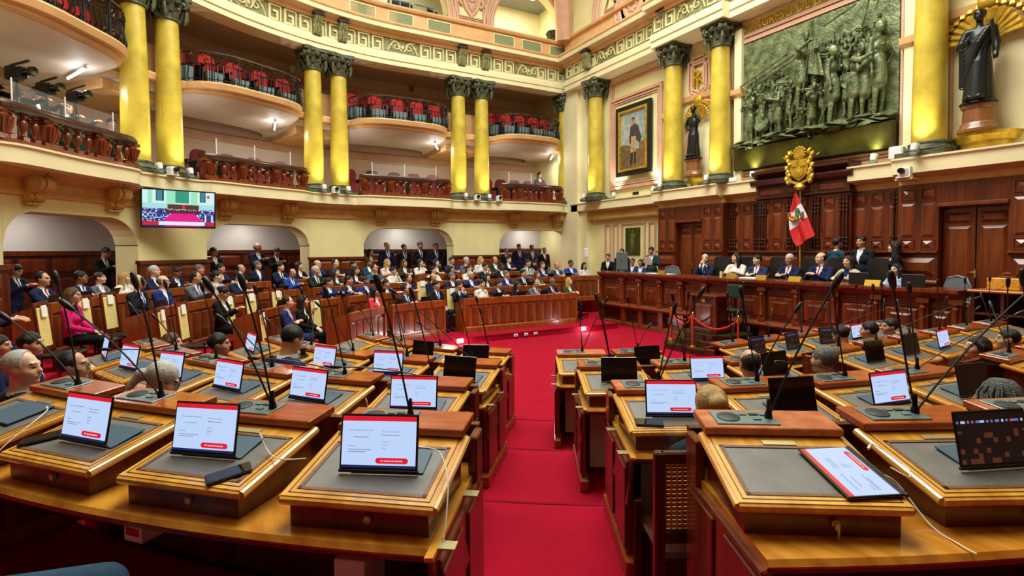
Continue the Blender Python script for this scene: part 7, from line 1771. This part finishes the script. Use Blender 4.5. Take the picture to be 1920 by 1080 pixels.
# ================================================================ SMALL WALL FITTINGS
def fitting(name, px, py, r, size, m_, lab, cat, group=None, z=None, y=None):
    b = MB(); b.box((0, 0, 0), size, ch=min(size)*.15)
    if y is None: s = s_px(px, r); p = U(s, r); zz = z_at(px, py, p[0], p[1]); rz = faceU(s)
    else: q = on_y(px, py, y); p = (q[0], y); zz = q[2]; rz = 0
    o = b.build(name, m_, None, (p[0], p[1], zz if z is None else z), rz); tag(o, lab, cat, group); return o
for px, py, r, lab in ((554, 130, BW-.08, 'left of the middle columns'), (1003, 187, BW-.08, 'near the corner'), (1000, 298, BW-.08, 'below the last upper balcony')): fitting('wall_speaker', px, py, r, (.18, .12, .26), 'white_plastic', 'white wall speaker on the rose gallery wall '+lab, 'speaker', 'wall speakers')
fitting('fire_sign', 775, 167, BW-.02, (.16, .02, .20), 'red', 'small red fire sign on the rose gallery wall', 'sign')
for px, py, lab in ((172, 188, 'far left gallery'), (565, 260, 'gallery by the middle columns')): fitting('exit_lamp', px, py, BW-.3, (.09, .05, .07), 'exit_green', 'small green lit exit lamp in the '+lab, 'exit lamp', 'exit lamps')
o = fitting('wall_dispenser', 1099, 474, 0, (.16, .12, .34), 'white_plastic', 'white wall dispenser beside the corner pier', 'dispenser', y=YW-.52)
o = fitting('junction_box', 1376, 347, 0, (.24, .14, .12), 'white_plastic', 'white junction box on the ledge left of the relief', 'box', y=YW-.50, z=4.03)
# ledge cameras
def ledge_camera(x, y, z, rz, lab):
    root = empty('video_camera_head', (x, y, z), rz); tag(root, lab, 'camera', 'ledge cameras')
    b = MB(); b.box((0, 0, .09), (.17, .20, .18), ch=.03); b.build('housing', 'white_plastic', root)
    b = MB(); b.lathe([(.0, 0), (.055, 0), (.06, .05), (.05, .09), (0, .09)], 14, 0, frame((0, -.08, .11), 0, math.pi/2)); b.build('lens', 'black_gloss', root, smooth=.6)
    b = MB(); b.box((0, 0, -.01), (.22, .2, .03), ch=.006); b.box((.10, 0, .08), (.03, .1, .2)); b.build('bracket', 'white_plastic', root)
for s, lab in ((sum(PAIRS[1])/2, 'white robotic camera on the ledge before the middle columns'), (PAIRS[2][1]-2.6, 'white robotic camera on the ledge right of the last gallery pair'), (sum(PAIRS[0])/2, 'white robotic camera on the ledge above the television'), (sum(PAIRS[2])/2, 'white robotic camera on the ledge between the last gallery pair')):
    p = U(s, RW-.50); ledge_camera(p[0], p[1], 3.99, faceU(s)+math.pi, lab)
q = on_y(1697, 322, YW-.9); ledge_camera(q[0], YW-.92, q[2]-.1, 0, 'large white robotic camera fixed to the front ledge at right'); 
b = MB(); b.box((0, .14, 0), (.30, .3, .04), ch=.008); tag(b.build('camera_shelf', 'ochre', None, (q[0], YW-.96, q[2]-.15)), 'small bracket shelf under the large robotic camera', 'shelf')
q2 = on_y(1694, 300, YW-.6); fitting('control_box', 1682, 300, 0, (.26, .16, .26), 'white_plastic', 'pale control box on the ledge right of the relief', 'box', y=YW-.62, z=4.10)
# S sign in the first arch reveal
sg = AR[0][0] if AR[0][0] < AR[0][1] else AR[0][1]; p = U(sg+.02, RW+.30); root = empty('safe_zone_sign', (p[0], p[1], z_at(237, 437, p[0], p[1]))); tag(root, 'small black sign with a white letter S in the left arch', 'sign')
SMm = Matrix.Rotation(faceU(sg)+math.pi+math.pi/2, 4, 'Z'); b = MB(); b.box((0, 0, 0), (.22, .012, .22)); o = b.build('plate', 'black', root); o.matrix_local = SMm
me = text_mesh('S', .22, .002); me.materials.append(MATS['paper']); o = obj('letter', me, root); o.matrix_local = SMm @ Matrix.Translation((0, -.01, 0)) @ Matrix.Rotation(math.pi/2, 4, 'X')
# ================================================================ CAMERA CREW EQUIPMENT
for k, (px, py, r, lab) in enumerate(((42, 138, 9.75, 'shoulder video camera on a tripod at far left'), (96, 168, 9.75, 'middle video camera on a tripod in the gallery'), (150, 182, 9.75, 'right video camera on a tripod in the gallery'))):
    s = s_px(px, r); p = U(s, r); zc = z_at(px, py, p[0], p[1]); rz = faceU(s)-.3
    root = empty('television_camera', (p[0], p[1], 3.965), rz); tag(root, lab, 'video camera', 'gallery video cameras'); h = zc-3.965
    for i in range(3): a = i*2.094; b = MB(); b.tube([(0, 0, h-.12), (.22*math.cos(a), .22*math.sin(a), 0)], .014, 6); b.build('tripod_leg', 'black', root)
    b = MB(); b.box((0, 0, h), (.15, .42, .20), ch=.02); b.box((0, -.16, h+.13), (.06, .2, .05)); b.build('camera_body', 'black', root)
    b = MB(); b.lathe([(0, 0), (.06, 0), (.065, .16), (.085, .2), (.08, .26), (0, .25)], 14, 0, frame((0, .2, h), 0, -math.pi/2)); b.build('camera_lens', 'black_gloss', root, smooth=.6)
    b = MB(); b.tube([(.05, -.05, h+.14), (.05, .42, h+.17)], .022, 7); b.build('shotgun_microphone', 'black', root)
    b = MB(); b.box((-.12, .0, h+.08), (.08, .14, .08), ch=.01); b.build('viewfinder', 'black', root)
# ================================================================ CONTROL ROOM EQUIPMENT
for k, (px, r, w, h, dz, lab) in enumerate(((700, RE+.9, .55, .42, .35, 'left'), (735, RE+1.0, .5, .4, .62, 'upper'), (722, RE+.62, .6, .2, .06, 'low'), (760, RE+.9, .8, .36, .25, 'middle'), (815, RE+.8, .5, .34, .15, 'right'))):
    s = s_px(px, r); p = U(s, r); root = empty('monitor', (p[0], p[1], 10.2+dz), faceU(s)+.2*(k-2)); tag(root, '%s black monitor in the left control room arch' % lab, 'monitor', 'control room monitors')
    b = MB(); b.box((0, 0, h/2), (w, .05, h), ch=.01); b.build('display', 'black', root); b = MB(); b.box((0, 0, -dz/2), (.08, .08, dz)); b.build('stand', 'black', root)
for px, lab in ((755, 'left'), (800, 'right')):
    s = s_px(px, RE+.5); p = U(s, RE+.45); root = empty('equipment_rail', (p[0], p[1], 10.2), faceU(s)); tag(root, 'silver tubular rail, %s part of the left control room opening' % lab, 'rail', 'control room rails')
    for z in (.15, .4): b = MB(); b.tube([(-.36, 0, z), (.36, 0, z)], .028, 7); b.build('tube', 'panel_metal', root)
    for x in (-.34, 0, .34): b = MB(); b.tube([(x, 0, 0), (x, 0, .42)], .022, 6); b.build('upright', 'panel_metal', root)
for px, z, lab in ((1036, 10.75, 'tilted black loudspeaker hanging in the right control room arch'), (937, 10.28, 'low black monitor at the left of the right control room arch'), (1020, 10.25, 'low black device at the right of the right control room arch')):
    s = s_px(px, RE+.75); p = U(s, RE+.75); b = MB(); b.box((0, 0, 0), (.36, .26, .34) if z > 10.5 else (.5, .2, .16), 0, frame((0, 0, 0), 0, .3 if z > 10.5 else 0, .3 if z > 10.5 else 0), ch=.02); tag(b.build('studio_device', 'black', None, (p[0], p[1], z), faceU(s)), lab, 'device', 'control room devices')
# ================================================================ CANE CHAIR
bl_ = NEARLOC[1336]; root = empty('cane_chair', (bl_[0]-math.cos(bl_[2])*.12, bl_[1]-math.sin(bl_[2])*.12, .45), bl_[2]); tag(root, 'dark wooden chair with woven cane back beside the aisle', 'chair')
b = MB(); b.box((0, .05, .33), (.38, .44, .05), ch=.02); b.build('seat', 'wood_dark', root)
for sx in (-1, 1):
    b = MB(); b.box((sx*.21, -.2, .43), (.05, .05, .86), ch=.008); b.build('rear_post', 'wood_dark', root); b = MB(); b.box((sx*.2, .22, .22), (.045, .045, .44), ch=.006); b.build('front_leg', 'wood_dark', root)
for z in (.46, .83): b = MB(); b.box((0, -.2, z), (.42, .04, .06), ch=.008); b.build('cross_rail', 'wood_dark', root)
mat('cane', (196, 142, 64), .5)
b = MB()
for i in range(15): x = -.18+i*.026; b.box((x, -.2, .645), (.009, .006, .34))
for i in range(17): z = .49+i*.0205; b.box((0, -.197, z), (.38, .005, .010))
b.build('cane_weave', 'cane', root)['kind'] = 'stuff'
